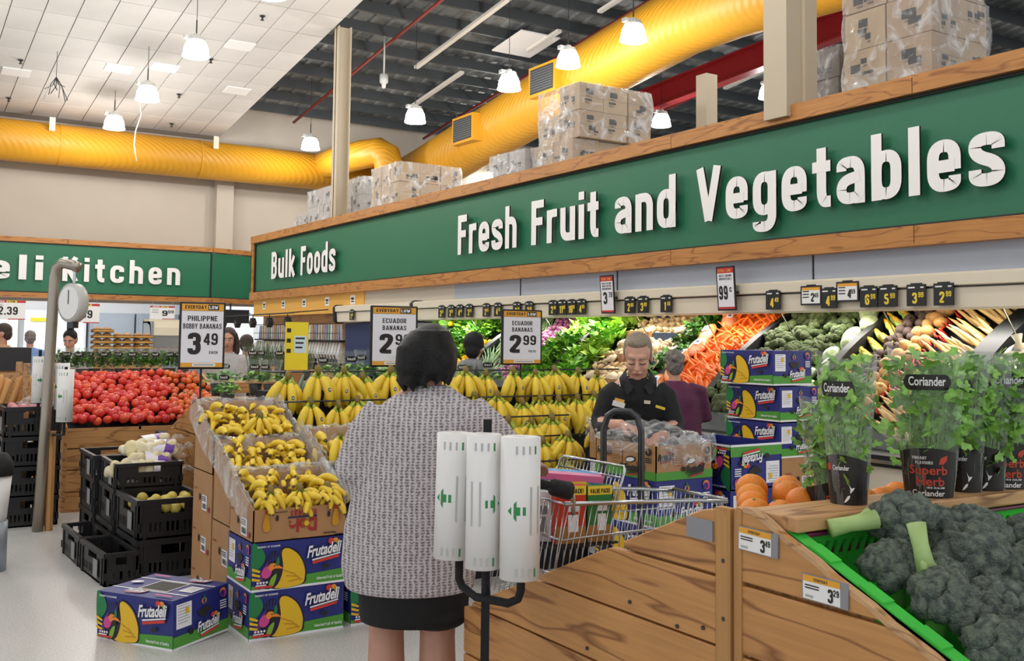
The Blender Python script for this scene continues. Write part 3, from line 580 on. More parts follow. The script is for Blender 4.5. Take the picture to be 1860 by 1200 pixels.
# carrots
seeded(3)
def carrot_me(L=.19,r=.019,mt='carrot',bend=.01,n=7):
    return MB().tube([(-L/2,0,0),(-L/2+.012,0,0),(-L/6,bend,0),(L/4,0,bend),(L/2,-bend,0)],[r*.4,r,r*.9,r*.6,r*.12],n).make([mt],True)
bed(7.08,7.88,'carrot_bed','carrot_heap|loose carrots filling the bottom of the carrot heap','carrots')
def rin(): return (U(-.15,.15),-SA+U(-.25,.25),R(90)+U(-.8,.8)+(PI if random.random()<.3 else 0))
veg([carrot_me(),carrot_me(.16,.021,bend=-.008),carrot_me(.21,.017)],'carrot','loose orange carrot in the heap between parsley and broccoli','carrot','loose carrots',spots(7.09,7.74,.075,.075,.075,.45,rin)[:290])
bag=MB().ball((0,0,0),(.16,.09,.05),12,8); bag.m=1; bag.flat([(-.03,-.04),(.06,-.04),(.06,.03),(-.03,.03)],.056,'z'); bag.m=2; bag.flat([(-.0,-.02),(.03,-.02),(.03,.015),(-.0,.015)],.058,'z')
bagm=bag.make(['carrot_bag','white','blue_print'],True)
veg(bagm,'carrot_bag','clear bag of carrots with white and blue label along the parsley','bag','bagged carrots',spots(7.72,7.9,.2,.2,.1,.15,lambda:(U(-.2,.2),-SA,R(20)+U(-.4,.4))))
# broccoli
def broc_me(seed,mt='broc_far',st='broc_stem',sub=3,r=.085):
    bm=bmesh.new(); random.seed(seed)
    for k in range(11):
        a=2.39996*k+seed; ph=math.sqrt((k+.3)/11)*1.4; c=Vector((math.sin(ph)*math.cos(a),math.sin(ph)*math.sin(a),math.cos(ph)*.75))*r*.66; q=r*U(.36,.5)
        g=bmesh.ops.create_icosphere(bm,subdivisions=2,radius=q)
        for v in g['verts']: v.co=v.co*(1+.16*noise.noise(v.co*120+c*50))+c
    me=bpy.data.meshes.new('b'); bm.to_mesh(me); bm.free()
    m=MB(); m.mesh(me,mi=0); m.m=1; m.tube([(0,0,-.03),(0,0,-.09),(.005,0,-.12)],[.035,.024,.026],8); return m.make([mt,st],True)
brf=[broc_me(k) for k in range(4)]
seeded(4)
veg(brf,'broccoli','small dark green broccoli head in the chilled case heap','broccoli','broccoli heads in the chilled case',spots(6.1,6.95,.115,.13,.07,.3,lambda:(U(-.5,.5),-SA+U(-.5,.5),U(0,6.3)),(.85,1.15)))
veg(brf[0],'broccoli','broccoli head lying on its side with bright stalk in the chilled heap','broccoli','broccoli lying stalk outwards',[(sp_(.9,6.45,.12),(0,-2.2,.4),1.1),(sp_(.78,6.52,.12),(.3,-2.3,.1),1.1),(sp_(.3,6.85,.12),(.3,-2.3,.1),1.)])
# wrapped cabbages
cab=MB().ball((0,0,0),(.11,.085,.06),14,9).make(['cabbage_wrap'],True)
veg(cab,'wrapped_cabbage','pale green cabbage in clear wrap beside the broccoli','cabbage','wrapped cabbages',spots(5.87,6.1,.15,.22,.1,.1,lambda:(U(-.2,.2),-SA,U(-.6,.6))))
# corn, beets, swedes, chillies, parsnips, bagged cauliflower
cm=MB(); cm.tube([(-.09,0,0),(-.06,0,0),(.05,0,0),(.1,0,0)],[.012,.026,.024,.006],8); cm.m=1; cm.tube([(-.12,0,0),(-.09,0,-.005),(-.02,.01,-.012),(.04,.02,-.01)],[.012,.03,.03,.005],8)
veg(cm.make(['corn','husk'],True),'corn_cob','yellow corn cob with green husk beside the beetroot','corn','corn cobs',spots(5.63,5.79,.062,.16,.07,.15,lambda:(U(0,.5),-SA+U(-.1,.1),R(75)+U(-.2,.2))))
beet=[MB().ball((0,0,0),(.052,.05,.046),10,7).tube([(0,0,.04),(0,0,.06)],[.015,.006],6).tube([(0,0,-.04),(.005,0,-.08)],[.014,.002],5).make(['beet'],True)]
veg(beet,'beetroot','dark brown unwashed beetroot between the corn and the swedes','beetroot','loose beetroot',spots(5.42,5.63,.085,.1,.06,.3,None,(.8,1.1)))
swm=[MB().ball((0,0,0),(.058,.055,.05),10,7).tube([(0,0,.04),(0,0,.065)],[.02,.008],6).make(['swede'],True)]
veg(swm,'swede','round tan swede in the chilled case beside red chillies','swede','loose swedes',spots(5.24,5.44,.11,.1,.06,.25,None,(.85,1.15)))
chm=carrot_me(.1,.013,'chilli',.012,6)
veg(chm,'red_chilli','glossy red chilli in the strip beside the parsnips','chilli','red chillies',spots(5.12,5.24,.045,.07,.05,.4,lambda:(0,-SA,U(0,3))))
parm=[carrot_me(.3,.024,'parsnip',.006,8)]
veg(parm,'parsnip','cream parsnip laid in rows next to the black divider','parsnip','parsnips',spots(4.68,5.13,.047,.22,.05,.25,lambda:(0,-SA+U(-.1,.1),R(95)+U(-.15,.15)),hj=.03))
caum=MB().ball((0,0,0),(.13,.12,.09),14,9).tube([(0,0,.07),(.02,0,.12),(.05,.02,.16)],[.05,.02,.04],8); caum.m=1; caum.flat([(-.04,-.03),(.03,-.03),(.03,.03),(-.04,.03)],.093,'z')
veg(caum.make(['cauli_bag','blue_print'],True),'bagged_cauliflower','cream coloured bagged vegetable with blue print past the black divider','bag','cream bagged vegetables',spots(3.6,4.4,.24,.26,.1,.15,lambda:(U(-.3,.3),-SA,U(-1,1)),s1=.7))
# leafy bunches
def leafy(n,r,ls,mt,up=.6,seed=0,flat=.6,wid=.6,mt2=None):
    random.seed(seed); m=MB()
    for k in range(n):
        a=U(0,2*PI); rr=r*math.sqrt(U(0,1)); z=U(0,r*flat); c=Vector((rr*math.cos(a),rr*math.sin(a),z+ (r-rr)*flat*.5))
        d=Vector((math.cos(a+U(-.8,.8)),math.sin(a+U(-.8,.8)),U(-.1,up*2))).normalized(); sd=d.cross(Vector((U(-.4,.4),U(-.4,.4),1))).normalized(); up_=sd.cross(d); L=ls*U(.6,1.2); W=L*wid*.5
        p=[c,c+d*L*.5+sd*W+up_*L*.08,c+d*L*.55-up_*L*.05,c+d*L*.5-sd*W+up_*L*.08,c+d*L-up_*L*.25]
        m.m=1 if (mt2 and random.random()<.4) else 0
        m.add(p,[(0,1,2),(0,2,3),(1,4,2),(2,4,3)])
    return m.make([mt]+([mt2] if mt2 else []))
par=[leafy(130,.11,.05,'leaf_dark',.8,k,.9,.9,'leaf_mid') for k in range(3)]
seeded(5); up_r=lambda:(U(-.3,.3),-SA*.6+U(-.2,.2),U(0,6.3))
veg(par,'parsley_bunch','dark green curly parsley bunch between mushrooms and carrots','parsley','parsley bunches',spots(7.9,8.24,.13,.17,.02,.2,up_r,(.9,1.2)))
cel=[leafy(70,.13,.1,'leaf_lime',.7,k+10,.8,.8,'leaf_mid') for k in range(3)]
ros=leafy(60,.1,.12,'leaf_lime',.9,21,.7,.9,'celery')
veg([cel[0],ros],'lettuce_bunch','bright green leafy bunch beside the mushroom trays','leafy greens','green bunches beside the mushrooms',spots(9.27,9.72,.15,.2,.02,.2,up_r,(.9,1.2)))
stk=MB()
random.seed(9)
for k in range(9): stk.tube([(U(-.03,.03),U(-.05,.05),U(-.02,.03)),(.16,U(-.05,.05),U(-.02,.05)),(.3,U(-.07,.07),U(0,.06))],[.016,.016,.01],5)
seeded(6)
veg(stk.make(['celery'],True),'celery_stalks','pale green celery stalk bundle below its leafy top','celery','celery stalk bundles',spots(10.22,10.46,.1,.2,.06,.1,lambda:(0,-SA,R(-60)+U(-.3,.3))))
veg(cel,'celery_leaves','leafy celery head beside the black divider','celery','leafy celery heads',spots(9.88,10.24,.13,.17,.03,.2,up_r,(.9,1.2)))
onm=[MB().ball((0,0,0),(.045,.045,.042),10,8).tube([(0,0,.035),(0,0,.06)],[.012,.004],6).make(['onion_red'],True)]
veg(onm,'red_onion','glossy purple red onion in the heap beside celery','onion','red onions',spots(10.47,10.92,.078,.085,.07,.3,None,(.85,1.1)))
lk=MB()
for k in range(5): lk.tube([(-.15,k*.03-.06,0),(0,k*.03-.06,0),(.12,k*.045-.09,.02),(.26,k*.08-.16,.01)],[.014,.014,(.02,.006),(.012,.003)],6)
veg(lk.make(['leek'],True),'leek_bunch','bunch of leeks with blue green tops beside the red onions','leek','leek bunches',spots(10.95,11.64,.13,.3,.06,.2,lambda:(0,-SA,R(40)+U(-.4,.4))))
capm=MB().ball((0,0,0),(.045,.045,.042),10,7).tube([(0,0,.03),(.004,0,.06)],[.012,.006],5).make(['capsicum'],True)
veg(capm,'yellow_capsicum','shiny yellow capsicum behind the banana price sign','capsicum','yellow capsicums',spots(11.95,12.3,.1,.11,.06,.3,None,s1=.6)+spots(13.3,13.5,.25,.2,.17,.3,None))
bas=[leafy(60,.12,.075,'leaf_mid',.6,k+30,.7,.9,'leaf_lime') for k in range(3)]
veg(bas,'herb_bunch','mid green leafy bunch beyond the black beanie','leafy greens','green bunches at the far end of the case',spots(12.3,13.3,.15,.18,.02,.25,up_r,(.9,1.25)))
lett=leafy(50,.13,.15,'leaf_pale',.8,41,.8,1.,'leaf_lime')
veg(lett,'lettuce','pale green lettuce at the far end of the case','lettuce','lettuces at the far end',spots(13.5,13.72,.15,.2,.04,.2,up_r)+[(Vector((6.9,13.9+.3*k,1.42)),(0,0,k),1.2) for k in range(0)])
# mushrooms in trays
seeded(8)
mc=[MB().ball((0,0,0),(.034,.034,.017),10,6).tube([(0,0,-.004),(0,0,-.03)],[.011,.013],6).make([mm],True) for mm in ('mush_cap','mush_white','mush_cap')]
ms=MB()
for k in range(5): ms.tube([(U(-.05,.05),-.05+k*.025,0),(U(-.05,.05),-.045+k*.025,.012)],[.028,.026],8)
msl=ms.make(['mush_white'],True)
bed(8.27,9.24,'mush_white','mushroom_layer|mushrooms packed at the bottom of the trays','mushrooms',h=.03,amp=.02,fr=30)
veg(mc,'mushroom','loose brown and cream mushroom in the trays by the parsley','mushroom','loose mushrooms',spots(8.28,9.22,.09,.085,.055,.4,lambda:(U(-.7,.7),-SA+U(-.7,.7),U(0,6.3)),(.85,1.35))[:200])
veg(msl,'sliced_mushroom_pack','pack of pale sliced mushrooms on the mushroom display','mushroom pack','sliced mushroom packs',spots(8.3,9.2,.28,.3,.08,.3,lambda:(0,-SA,U(-.4,.4)),(1,1.5)))
tr=MB().b(-.2,.2,-.008,.008,-.02,.09).make(['tray_card']); tb=MB().b(-.2,.2,-.008,.008,-.02,.07).make(['tray_blue'])
for s in (.18,.42,.66,.9):
    for q,y in enumerate((8.5,8.98)):
        tag(link('tray_edge',tr if (q+int(s*10))%2 else tb,None,sp_(s,y,.04),(SA*0,-SA*0,R(90)),(1.1,1,1)),'low tray edge standing among the mushrooms','tray','mushroom tray edges')
# bag of carrots lying on the front glass
for k,y in enumerate((7.2,7.5,8.6,9.0,9.35)):
    tag(link('produce_bag',bagm if k<2 else caum.make(['mush_white','white'],True),None,sp_(.0,y,.07),(0,-SA,R(80)),1.),'bagged produce resting on the front edge of the case','bag','bags along the front edge of the case')
# ================================================================ printed banana cartons
BL,BD,BH=.515,.395,.245
for n_,h_ in dict(p_blue='#222a78',p_white='#efeef2',p_yellow='#e8bb22',p_gold='#c99016',p_pink='#d0468f',p_leaf='#1d7a45',p_lime='#7fae2e',p_purple='#5a2d7c',p_dark='#1a1436',p_red='#d63a30',p_orange='#ee8a2d',p_band='#4f9a35',card='#b08356',card_in='#9a7350',dole_red='#a5302c',dole_navy='#2d3350',p_grey='#8c8d92').items(): mat(n_,h_,.5,var=.05 if n_.startswith('card') else 0,scale=5)
PM=['p_blue','p_white','p_yellow','p_gold','p_pink','p_leaf','p_lime','p_purple','p_dark','p_red','p_orange','p_band','ink','p_grey']
def ell(cx,cy,rx,ry,n=16,a=0): return [(cx+rx*math.cos(t)*math.cos(a)-ry*math.sin(t)*math.sin(a),cy+rx*math.cos(t)*math.sin(a)+ry*math.sin(t)*math.cos(a)) for t in [2*PI*k/n for k in range(n)]]
def spline(P,k=6):
    n=len(P); out=[]
    for i in range(n):
        a,b_,c,d=[Vector(P[(i+j)%n]) for j in (-1,0,1,2)]
        for q in range(k):
            t=q/k; out.append(tuple(.5*((2*b_)+(c-a)*t+(2*a-5*b_+4*c-d)*t*t+(3*b_-a-3*c+d)*t**3)))
    return out
class Deco:
    def __init__(s): s.m=MB(); s.k=0
    def poly(s,pts,mi,smooth=False): s.k+=1; s.m.m=mi; s.m.flat(spline(pts) if smooth else pts,-.0003*s.k); return s
    def rect(s,x0,y0,x1,y1,mi): return s.poly([(x0,y0),(x1,y0),(x1,y1),(x0,y1)],mi)
    def word(s,t,cx,cy,h,w,mi,**k): s.k+=1; put(s.m,t,cx,cy,h,w,mi,-.0003*s.k,**k); return s
def logo(d,cx,cy,w,ink=1,red=9):
    h=w*.24
    d.poly(ell(cx+w*.22,cy+h*1.5,w*.085,w*.085),red).poly(ell(cx+w*.36,cy+h*1.55,w*.085,w*.07),10 if ink==1 else red).poly(ell(cx+w*.44,cy+h*1.25,w*.06,w*.06),6 if ink==1 else red)
    k=d.k; s0=d.m.X.copy(); d.m.X=s0@Matrix.Translation((cx,0,cy))@Euler((0,-.1,0)).to_matrix().to_4x4()@Matrix.Translation((-cx,0,-cy))
    d.word('Frutadeli',cx+.01*w,cy-.006*w,h*1.28,w*1.03,8 if ink==1 else 12,bold=-.09,shear=.28)
    d.word('Frutadeli',cx,cy,h*1.25,w,ink,bold=-.045,shear=.28)
    d.poly([(cx-w*.36,cy-h*.3),(cx+w*.5,cy-h*.12),(cx+w*.5,cy-h*.28),(cx-w*.35,cy-h*.48)],ink).poly([(cx-w*.36,cy-h*.55),(cx+w*.46,cy-h*.36),(cx+w*.46,cy-h*.66),(cx-w*.34,cy-h*.86)],red)
    d.m.X=s0; return d
def art_long(brown=False):
    d=Deco(); W,H=BL,BH
    d.rect(0,0,W,.012,1)
    d.poly([(.2,.012),(W,.012),(W,.075),(.3,.062)],11).rect(0,.012,.3,.03,11)
    d.poly([(.1,.012),(.16,.1),(.15,.2),(.19,.215),(.25,.18),(.285,.12),(.295,.06),(.27,.012)],8,True)
    d.poly([(.12,.014),(.165,.1),(.158,.19),(.19,.207),(.245,.172),(.278,.115),(.286,.06),(.262,.014)],2,True)
    for a in (0,.03,.06): d.poly([(.168+a*.5,.1-a),(.23+a*.6,.075-a*.5),(.262+a*.2,.04),(.262,.036),(.225+a*.5,.069-a*.5),(.166+a*.5,.094-a)],3)
    d.poly([(0,.1),(0,.24),(.03,.235),(.062,.2),(.068,.16),(.04,.12)],5,True)
    d.poly([(.055,.02),(.06,.1),(.08,.17),(.12,.2),(.15,.17),(.165,.1),(.13,.02)],8,True)
    for k in range(5): d.poly([(.08+.012*k,.15),(.085+.014*k,.15),(.075+.02*k,.205),(.072+.02*k,.205)],0)
    d.poly([(.03,.02),(.035,.07),(.06,.12),(.085,.15),(.08,.12),(.06,.08),(.055,.02)],7,True)
    d.poly(ell(.078,.095,.026,.032,16,-.5),4)
    d.poly([(.085,.12),(.1,.138),(.125,.135),(.17,.105),(.15,.108),(.12,.11),(.1,.1)],10,True).poly(ell(.118,.124,.004,.004,8),8)
    d.poly([(.09,.02),(.1,.06),(.13,.085),(.125,.05),(.11,.02)],6,True).poly([(.125,.13),(.135,.17),(.145,.15),(.14,.125)],5,True)
    for k in range(3): d.poly([(0,.06+.025*k),(.04,.052+.022*k),(.045,.062+.022*k),(0,.075+.025*k)],2)
    d.poly(ell(.128,.095,.018,.012),12)
    d.rect(.015,.018,.11,.028,9); d.rect(.02,.03,.075,.036,1)
    for k in range(4): d.poly(ell(.03+.016*k,.046,.006,.006,10),1)
    d.word('PRODUCT OF ECUADOR',.085,.222,.009,.12,1,bold=.01)
    logo(d,.385,.158,.185)
    d.poly(ell(.4,.096,.018,.012),12)
    d.word('Selected Fruit of Quality',.425,.03,.015,.155,1,bold=.01)
    return d.m.make(PM)
def art_short():
    d=Deco(); W,H=BD,BH
    d.rect(0,0,W,.012,1); d.rect(0,.012,W,.066,11)
    d.rect(.02,.1,.125,.22,1)
    for k in range(7): d.rect(.03,.21-.014*k,.1+.015*(k%2),.2125-.014*k,13)
    d.rect(.08,.165,.105,.195,2)
    d.poly([(.165,.15),(.195,.165),(.245,.165),(.26,.15),(.22,.118),(.2,.118)],12,True)
    d.poly(ell(.21,.2,.018,.016),10).poly([(.2,.2),(.21,.235),(.222,.2)],5).poly(ell(.21,.196,.008,.01),0)
    d.poly(ell(.12,.07,.018,.016),12).poly(ell(.32,.105,.016,.016),12)
    d.poly(ell(.345,.21,.024,.024),10).poly(ell(.35,.204,.02,.02),4).poly(ell(.341,.204,.019,.018),7).poly(ell(.345,.208,.011,.011),0)
    for k in range(4): d.rect(.322,.165-.012*k,.37,.171-.012*k,1)
    logo(d,.235,.06,.155)
    return d.m.make(PM)
def art_top():
    d=Deco(); W,H=BL,BD
    for y in (.1,H-.1): d.rect(0,y-.006,W,y+.006,1)
    d.rect(.16,.112,.36,H-.112,1).rect(.168,.12,.352,H-.12,12)
    d.rect(.4,.15,.49,.25,1)
    for k in range(4): d.rect(.41,.17+.018*k,.48,.175+.018*k,13)
    logo(d,.2,.05,.12); logo(d,.36,H-.06,.12); d.poly(ell(.07,.2,.035,.02,14,.4),1).rect(.36,.03,.47,.045,4).rect(.05,H-.06,.16,H-.045,4)
    return d.m.make(PM)
def art_dole(side=False):
    d=Deco(); W,H=(BD if side else BL),BH*.72
    if side:
        d.rect(.2,.02,.3,.11,1); 
        for k in range(9): d.rect(.21+.009*k,.03,.213+.009*k+.002*(k%3),.06,12)
        for k in range(3): d.rect(.21,.075+.011*k,.285,.08+.011*k,12)
        d.poly(ell(.16,.09,.015,.022),12); d.rect(.03,.13,.09,.137,8); d.rect(.33,.02,.36,.05,9)
        return d.m.make(['p_blue','p_white','p_yellow','p_gold','p_pink','p_leaf','p_lime','p_purple','dole_red','dole_red','p_orange','p_band','ink','p_grey'])
    d.word('BANANAS',.27,.152,.028,.145,9,bold=.03,flip=True)
    d.rect(.185,.112,.345,.122,8)
    d.word('Dole',.268,.105,.062,.155,9,bold=-.08,flip=True)
    for k in range(14):
        a=2*PI*k/14; d.poly([(.286+.012*math.cos(a-.15),.082+.012*math.sin(a-.15)),(.286+.034*math.cos(a),.082+.034*math.sin(a)),(.286+.012*math.cos(a+.15),.082+.012*math.sin(a+.15))],2)
    d.poly(ell(.286,.082,.014,.014),10)
    for x in (.125,.41): d.poly(ell(x,.12,.008,.016),12)
    for x in (.07,.45): d.poly([(x-.016,.06),(x-.02,.1),(x-.005,.15),(x+.006,.15),(x+.016,.1),(x+.014,.06)],2,True).poly(ell(x+.006,.155,.018,.012),9)
    d.rect(.11,.148,.18,.152,12); d.rect(.38,.02,.45,.026,12); d.rect(.44,.008,.49,.013,12); d.rect(.2,.006,.24,.01,12)
    return d.m.make(['p_blue','p_white','p_gold','p_gold','p_pink','p_leaf','p_lime','p_purple','dole_navy','dole_red','p_yellow','p_band','ink','p_grey'])
def art_brown():
    d=Deco(); W=BL
    d.rect(0,0,W,.06,11); logo(d,.08,.15,.13,12,9); d.rect(.15,.1,.24,.22,9).rect(.153,.103,.237,.217,0)
    for k in range(6): d.rect(.16,.2-.016*k,.225,.203-.016*k,12)
    d.poly(ell(.31,.13,.045,.022,16,.2),12).poly(ell(.31,.128,.036,.015,16,.2),1); d.poly(ell(.24,.075,.02,.018),12).poly(ell(.4,.085,.022,.016),12)
    d.poly(ell(.46,.2,.024,.028),12).poly(ell(.46,.2,.009,.01),0)
    for k in range(3): d.rect(.435,.15-.014*k,.485,.158-.014*k,12)
    logo(d,.34,.05,.16,12,9)
    return d.m.make(['card','p_white','p_yellow','p_gold','p_pink','p_leaf','p_lime','p_purple','ink','dole_red','p_orange','p_band','ink','p_grey'])
A_L,A_S,A_T,A_D,A_DS,A_B=art_long(),art_short(),art_top(),art_dole(),art_dole(True),art_brown()
def faces(r,L_,S_,H=BH,up=False,T_=None):
    """prints on the four sides; up turns the carton upside down"""
    f=(lambda a:(PI,0,PI+a)) if up else (lambda a:(0,0,a)); e=.0015
    def one(me,loc,a,W):
        o=link('print',me,r)
        if up: o.matrix_local=Matrix.Translation((loc[0],loc[1],H))@Euler((0,0,a)).to_matrix().to_4x4()@Euler((0,PI,0)).to_matrix().to_4x4()@Matrix.Translation((-W,0,0))
        else: o.location=loc; o.rotation_euler=(0,0,a)
        return o
    one(L_,(-BL/2,-BD/2-e,0),0,BL); one(S_,(BL/2+e,-BD/2,0),R(90),BD); one(S_,(-BL/2-e,BD/2,0),R(-90),BD)
    if T_: o=link('print',T_,r,(-BL/2,-BD/2,H+.001),(-R(90),0,0)); o.matrix_local=Matrix.Translation((-BL/2,-BD/2,H+e))@Matrix(((1,0,0,0),(0,0,1,0),(0,-1,0,0),(0,0,0,1)))
closed_blue=MB().b(-BL/2,BL/2,-BD/2,BD/2,0,BH).make(['p_blue'])
def closed_box(loc,rz,label,kind='blue',top=False,tilt=None):
    r=empty('banana_box',loc,rz if tilt is None else (tilt[0],tilt[1],rz),label,'box','printed banana cartons')
    if kind=='blue': link('carton',closed_blue,r); faces(r,A_L,A_S,T_=A_T if top else None)
    elif kind=='up': link('carton',closed_blue,r); faces(r,A_L,A_S,up=True)
    else: link('carton',MB().b(-BL/2,BL/2,-BD/2,BD/2,0,BH).make(['card']),r); faces(r,A_D,A_DS)
    return r
def open_box(loc,rz,label,hf,hb,mt='card',art=None,liner=True,rot=None,up=False):
    """open carton: low front, raised back, sloping sides, clear liner folded over the edges"""
    r=empty('banana_box',loc,rot or rz,label,'box','open banana cartons'); t=.006; x,y=BL/2,BD/2
    m=MB(); m.b(-x,x,-y,-y+t,0,hf).b(-x,x,y-t,y,0,hb).b(-x,x,-y,y,0,t)
    for sx in (-1,1):
        m.X=Matrix.Translation((sx*x-(t if sx>0 else 0),0,0)); m.prism([(-y,0),(y,0),(y,hb),(-y,hf)],t,'x')
    m.X=Matrix.Identity(4); m.build('carton',[mt],r,fix=True)
    if art: faces(r,*art,**({'up':True,'H':min(hf,BH)} if up else {}))
    if liner:
        for sx in (-1,1):
            vs=[];fs=[]; n=14; q=MB()
            for i in range(n+1):
                yy=-y+2*y*i/n; h=hf+(hb-hf)*i/n; w=.012*math.sin(i*2.3); 
                for k,(dx,dz) in enumerate(((.035,-.1),(.012,-.03),(.004,.035+w),(-.02,.05+w),(-.032,.02),(-.04+w*.6,-.06-w))): vs.append((sx*(x-dx)+U(-.003,.003),yy+U(-.005,.005),h+dz*(1.6 if k==5 else 1)+U(-.004,.004)))
            for i in range(n):
                for k in range(5): a=i*6+k; fs.append((a,a+1,a+7,a+6))
            q.add(vs,fs).build('plastic_liner',['liner'],r,True)
        q=MB(); vs=[];fs=[]
        for i in range(13):
            xx=-x+2*x*i/12
            for dz,dy in ((-.12,-.03),(-.02,-.02),(.02,.0),(-.02,.015)): vs.append((xx,y+dy+U(-.006,.006),hb+dz+U(-.012,.012)))
        for i in range(12):
            for k in range(3): a=i*4+k; fs.append((a,a+1,a+5,a+4))
        q.add(vs,fs).build('plastic_liner',['liner'],r,True)
    return r
film('liner','#eef0f1',.06,.08,12,.6,.35)

# ================================================================ bananas
mat('banana','#f2d03c',.42,rnd=.07,var=.06,scale=12); mat('banana_green','#a4b336',.45,rnd=.1); mat('banana_tip','#6a5526',.7); mat('sticker_blue','#23306b',.4); mat('banana_dk','#7d6a2c',.6)
def banana_me(L=.2,r=.0175,out=.05,n=7,gr=True):
    m=MB(); pts=[];rs=[]
    for t,rr in ((0,.42),(.1,.42),(.18,.7),(.35,1),(.55,1.04),(.78,.88),(.93,.5),(.98,.3)): pts.append((0,-out*math.sin(PI*min(1,t*.95)),-L*t)); rs.append(r*rr)
    m.m=1 if gr else 0; m.tube(pts[:3],rs[:3],n,True); m.m=0; m.tube(pts[2:7],rs[2:7],n,False); m.m=2; m.tube(pts[6:],rs[6:],n,True); return m.make(['banana','banana_green','banana_tip'],True)
BAN=[banana_me(.215,.0245,.06),banana_me(.2,.0235,.05),banana_me(.225,.0235,.065)]
BANS=[banana_me(.125,.0155,.03),banana_me(.115,.015,.025)]
crown_me=MB().tube([(0,0,.025),(0,-.004,.0),(0,-.008,-.025)],[(.012,.018),(.02,.03),(.012,.03)],8).make(['banana_dk'],True)
stick_me=MB().tube([(0,.003,0),(0,0,0)],[(.011,.008),(.011,.008)],10); stick_me.m=1; stick_me.flat([(-.004,-.003),(.004,-.003),(.004,.003),(-.004,.003)],-.0005); stick_me=stick_me.make(['sticker_blue','white'])
def hand(n,meshes,spread,stick=True,seed=0,r_=.0195,out=.055,L=.21):
    random.seed(seed); root=empty('banana_hand',(0,0,0)); link('crown',crown_me,root)
    for k in range(n):
        f=(k-(n-1)/2)/max(1,(n-1)/2); a=f*spread+U(-.04,.04); lay=(k%2)
        b=link('banana',random.choice(meshes),root,(.012*f,-.012+.016*lay,-.012),(-.22+.16*lay+U(-.05,.05),-a,f*.55))
        b.rotation_mode='XYZ'
        if stick and not lay and abs(f)<.8: s=link('sticker',stick_me,b,(U(-.004,.004),-out*.97-r_*1.0,-L*U(.52,.62)))
    if n>4:
        for k in range(2): link('banana',random.choice(meshes),root,((k-.5)*.05,.03,-.01),(.12,-(k-.5)*.8,(k-.5)))
    return root
HB=[hand(5,BAN,.36,seed=1),hand(4,BAN,.3,seed=2),hand(6,BAN,.45,seed=3),hand(5,BAN,.4,seed=4)]
HS=[hand(6,BANS,.75,False,5),hand(7,BANS,.85,False,6)]
for _h in HB+HS: _h.location.z-=0
_K=KIDS()
def put_hand(h,loc,rot,label,group,sc=1.):
    c=copy_tree(h,None,loc,rot,None,sc,_K); tag(c,label,'bananas',group); return c
ROWS=[(6.6,1.305,2.42,5.05,.225,'hanging in the top row of the banana stand'),(6.42,1.115,2.5,5.2,.215,'hanging in the second row of the banana stand'),(6.18,.985,3.35,4.35,.215,'hanging in the third row of the banana stand'),(5.98,.86,3.3,4.3,.22,'hanging in the fourth row of the banana stand'),(5.72,.72,3.25,4.2,.22,'hanging in the lowest row beside the trolley')]
random.seed(21)
for ri,(y,z,xa,xb,st,lab) in enumerate(ROWS):
    x=xa; side=0
    while x<xb:
        put_hand(random.choice(HB),(x+U(-.02,.02),y+U(-.03,.03),z+U(-.03,.025)),(U(-.08,.1),U(-.1,.1),U(-.3,.3)-.25),'yellow hand of large bananas '+lab,'banana hands, row %d'%(ri+1),U(1.15,1.3)); x+=st*U(.78,.95)
st_=empty('banana_stand',(3.7,6.3,0),0,'black stepped stand carrying the hanging banana hands','stand')
for y,z,xa,xb,_,_ in ROWS:
    w=(2.28 if y>6.3 else 3.2)-3.7; MB().b(w,5.25-3.7 if y>6.3 else 4.45-3.7,y+.05-6.3,y+.24-6.3,0,z-.12).build('step',['matt_black'],st_)
    MB().tube([(w,y+.02-6.3,z+.01),((5.25 if y>6.3 else 4.45)-3.7,y+.02-6.3,z+.01)],.006,6).build('rail',['dark_steel'],st_)
BANL=[banana_me(.13,.0175,.03,6,False),banana_me(.12,.0165,.024,6,False)]
def small_bananas(bx,by,zf,zb,n,lab,big=False,w=.47):
    """loose layer of small bananas between low front and raised back of an open carton"""
    me=BANL if not big else BAN
    rows=5
    for i in range(rows):
        t=i/(rows-1); k=n//rows
        for j in range(k):
            x=bx-w/2+w*(j+.5+U(-.2,.2))/k; y=by-.13+(.1 if big else 0)+.27*t*(.7 if big else 1); z=zf+(zb-zf)*t-.02+U(-.01,.01)
            tag(link('banana',random.choice(me),None,(x,y,z+.035),(-1.57+U(-.25,.75),U(-.2,.2),U(-.75,.75)+(PI if random.random()<.25 else 0)),U(.95,1.2)),lab,'banana',lab)
# ---------------------------------------------------------------- carton stacks
X1=2.005
closed_box((X1-.03,5.365,0),0,'blue banana carton at the bottom of the front stack under the printed brown one')
closed_box((X1-.025,5.362,BH),0,'blue banana carton in the middle of the front stack under the printed brown one')
D_S=(A_D,A_DS)
open_box((X1-.02,5.37,2*BH),0,'open brown carton with red upside down lettering holding small bananas',.168,.325,'card',D_S)
random.seed(31)
small_bananas(X1-.02,5.37,.655,.75,65,'small yellow banana loose in the front brown carton')
for k,(x,q) in enumerate(((-.15,0),(.01,1),(.165,0))): put_hand(HS[q],(X1-.02+x,5.235,.745),(-.25,0,U(-.2,.2)),['greenish small banana hand at the left end of the printed brown carton','yellow small banana hand in the middle of the printed brown carton','greenish small banana hand at the right end of the printed brown carton'][k],'small banana hands in the front carton',1.0)
for i,z in enumerate((0,BH,.44)): closed_box((X1+.01,5.79,z-(.0 if i<2 else 0)),0,['brown banana carton on the floor behind the front stack','brown banana carton second up behind the front stack','brown banana carton right under the middle open carton'][i],'brown') if i<2 else None
open_box((X1+.01,5.79,.49),0,'open plain brown carton of small bananas in the middle of the row',.295,.455,'card',None)
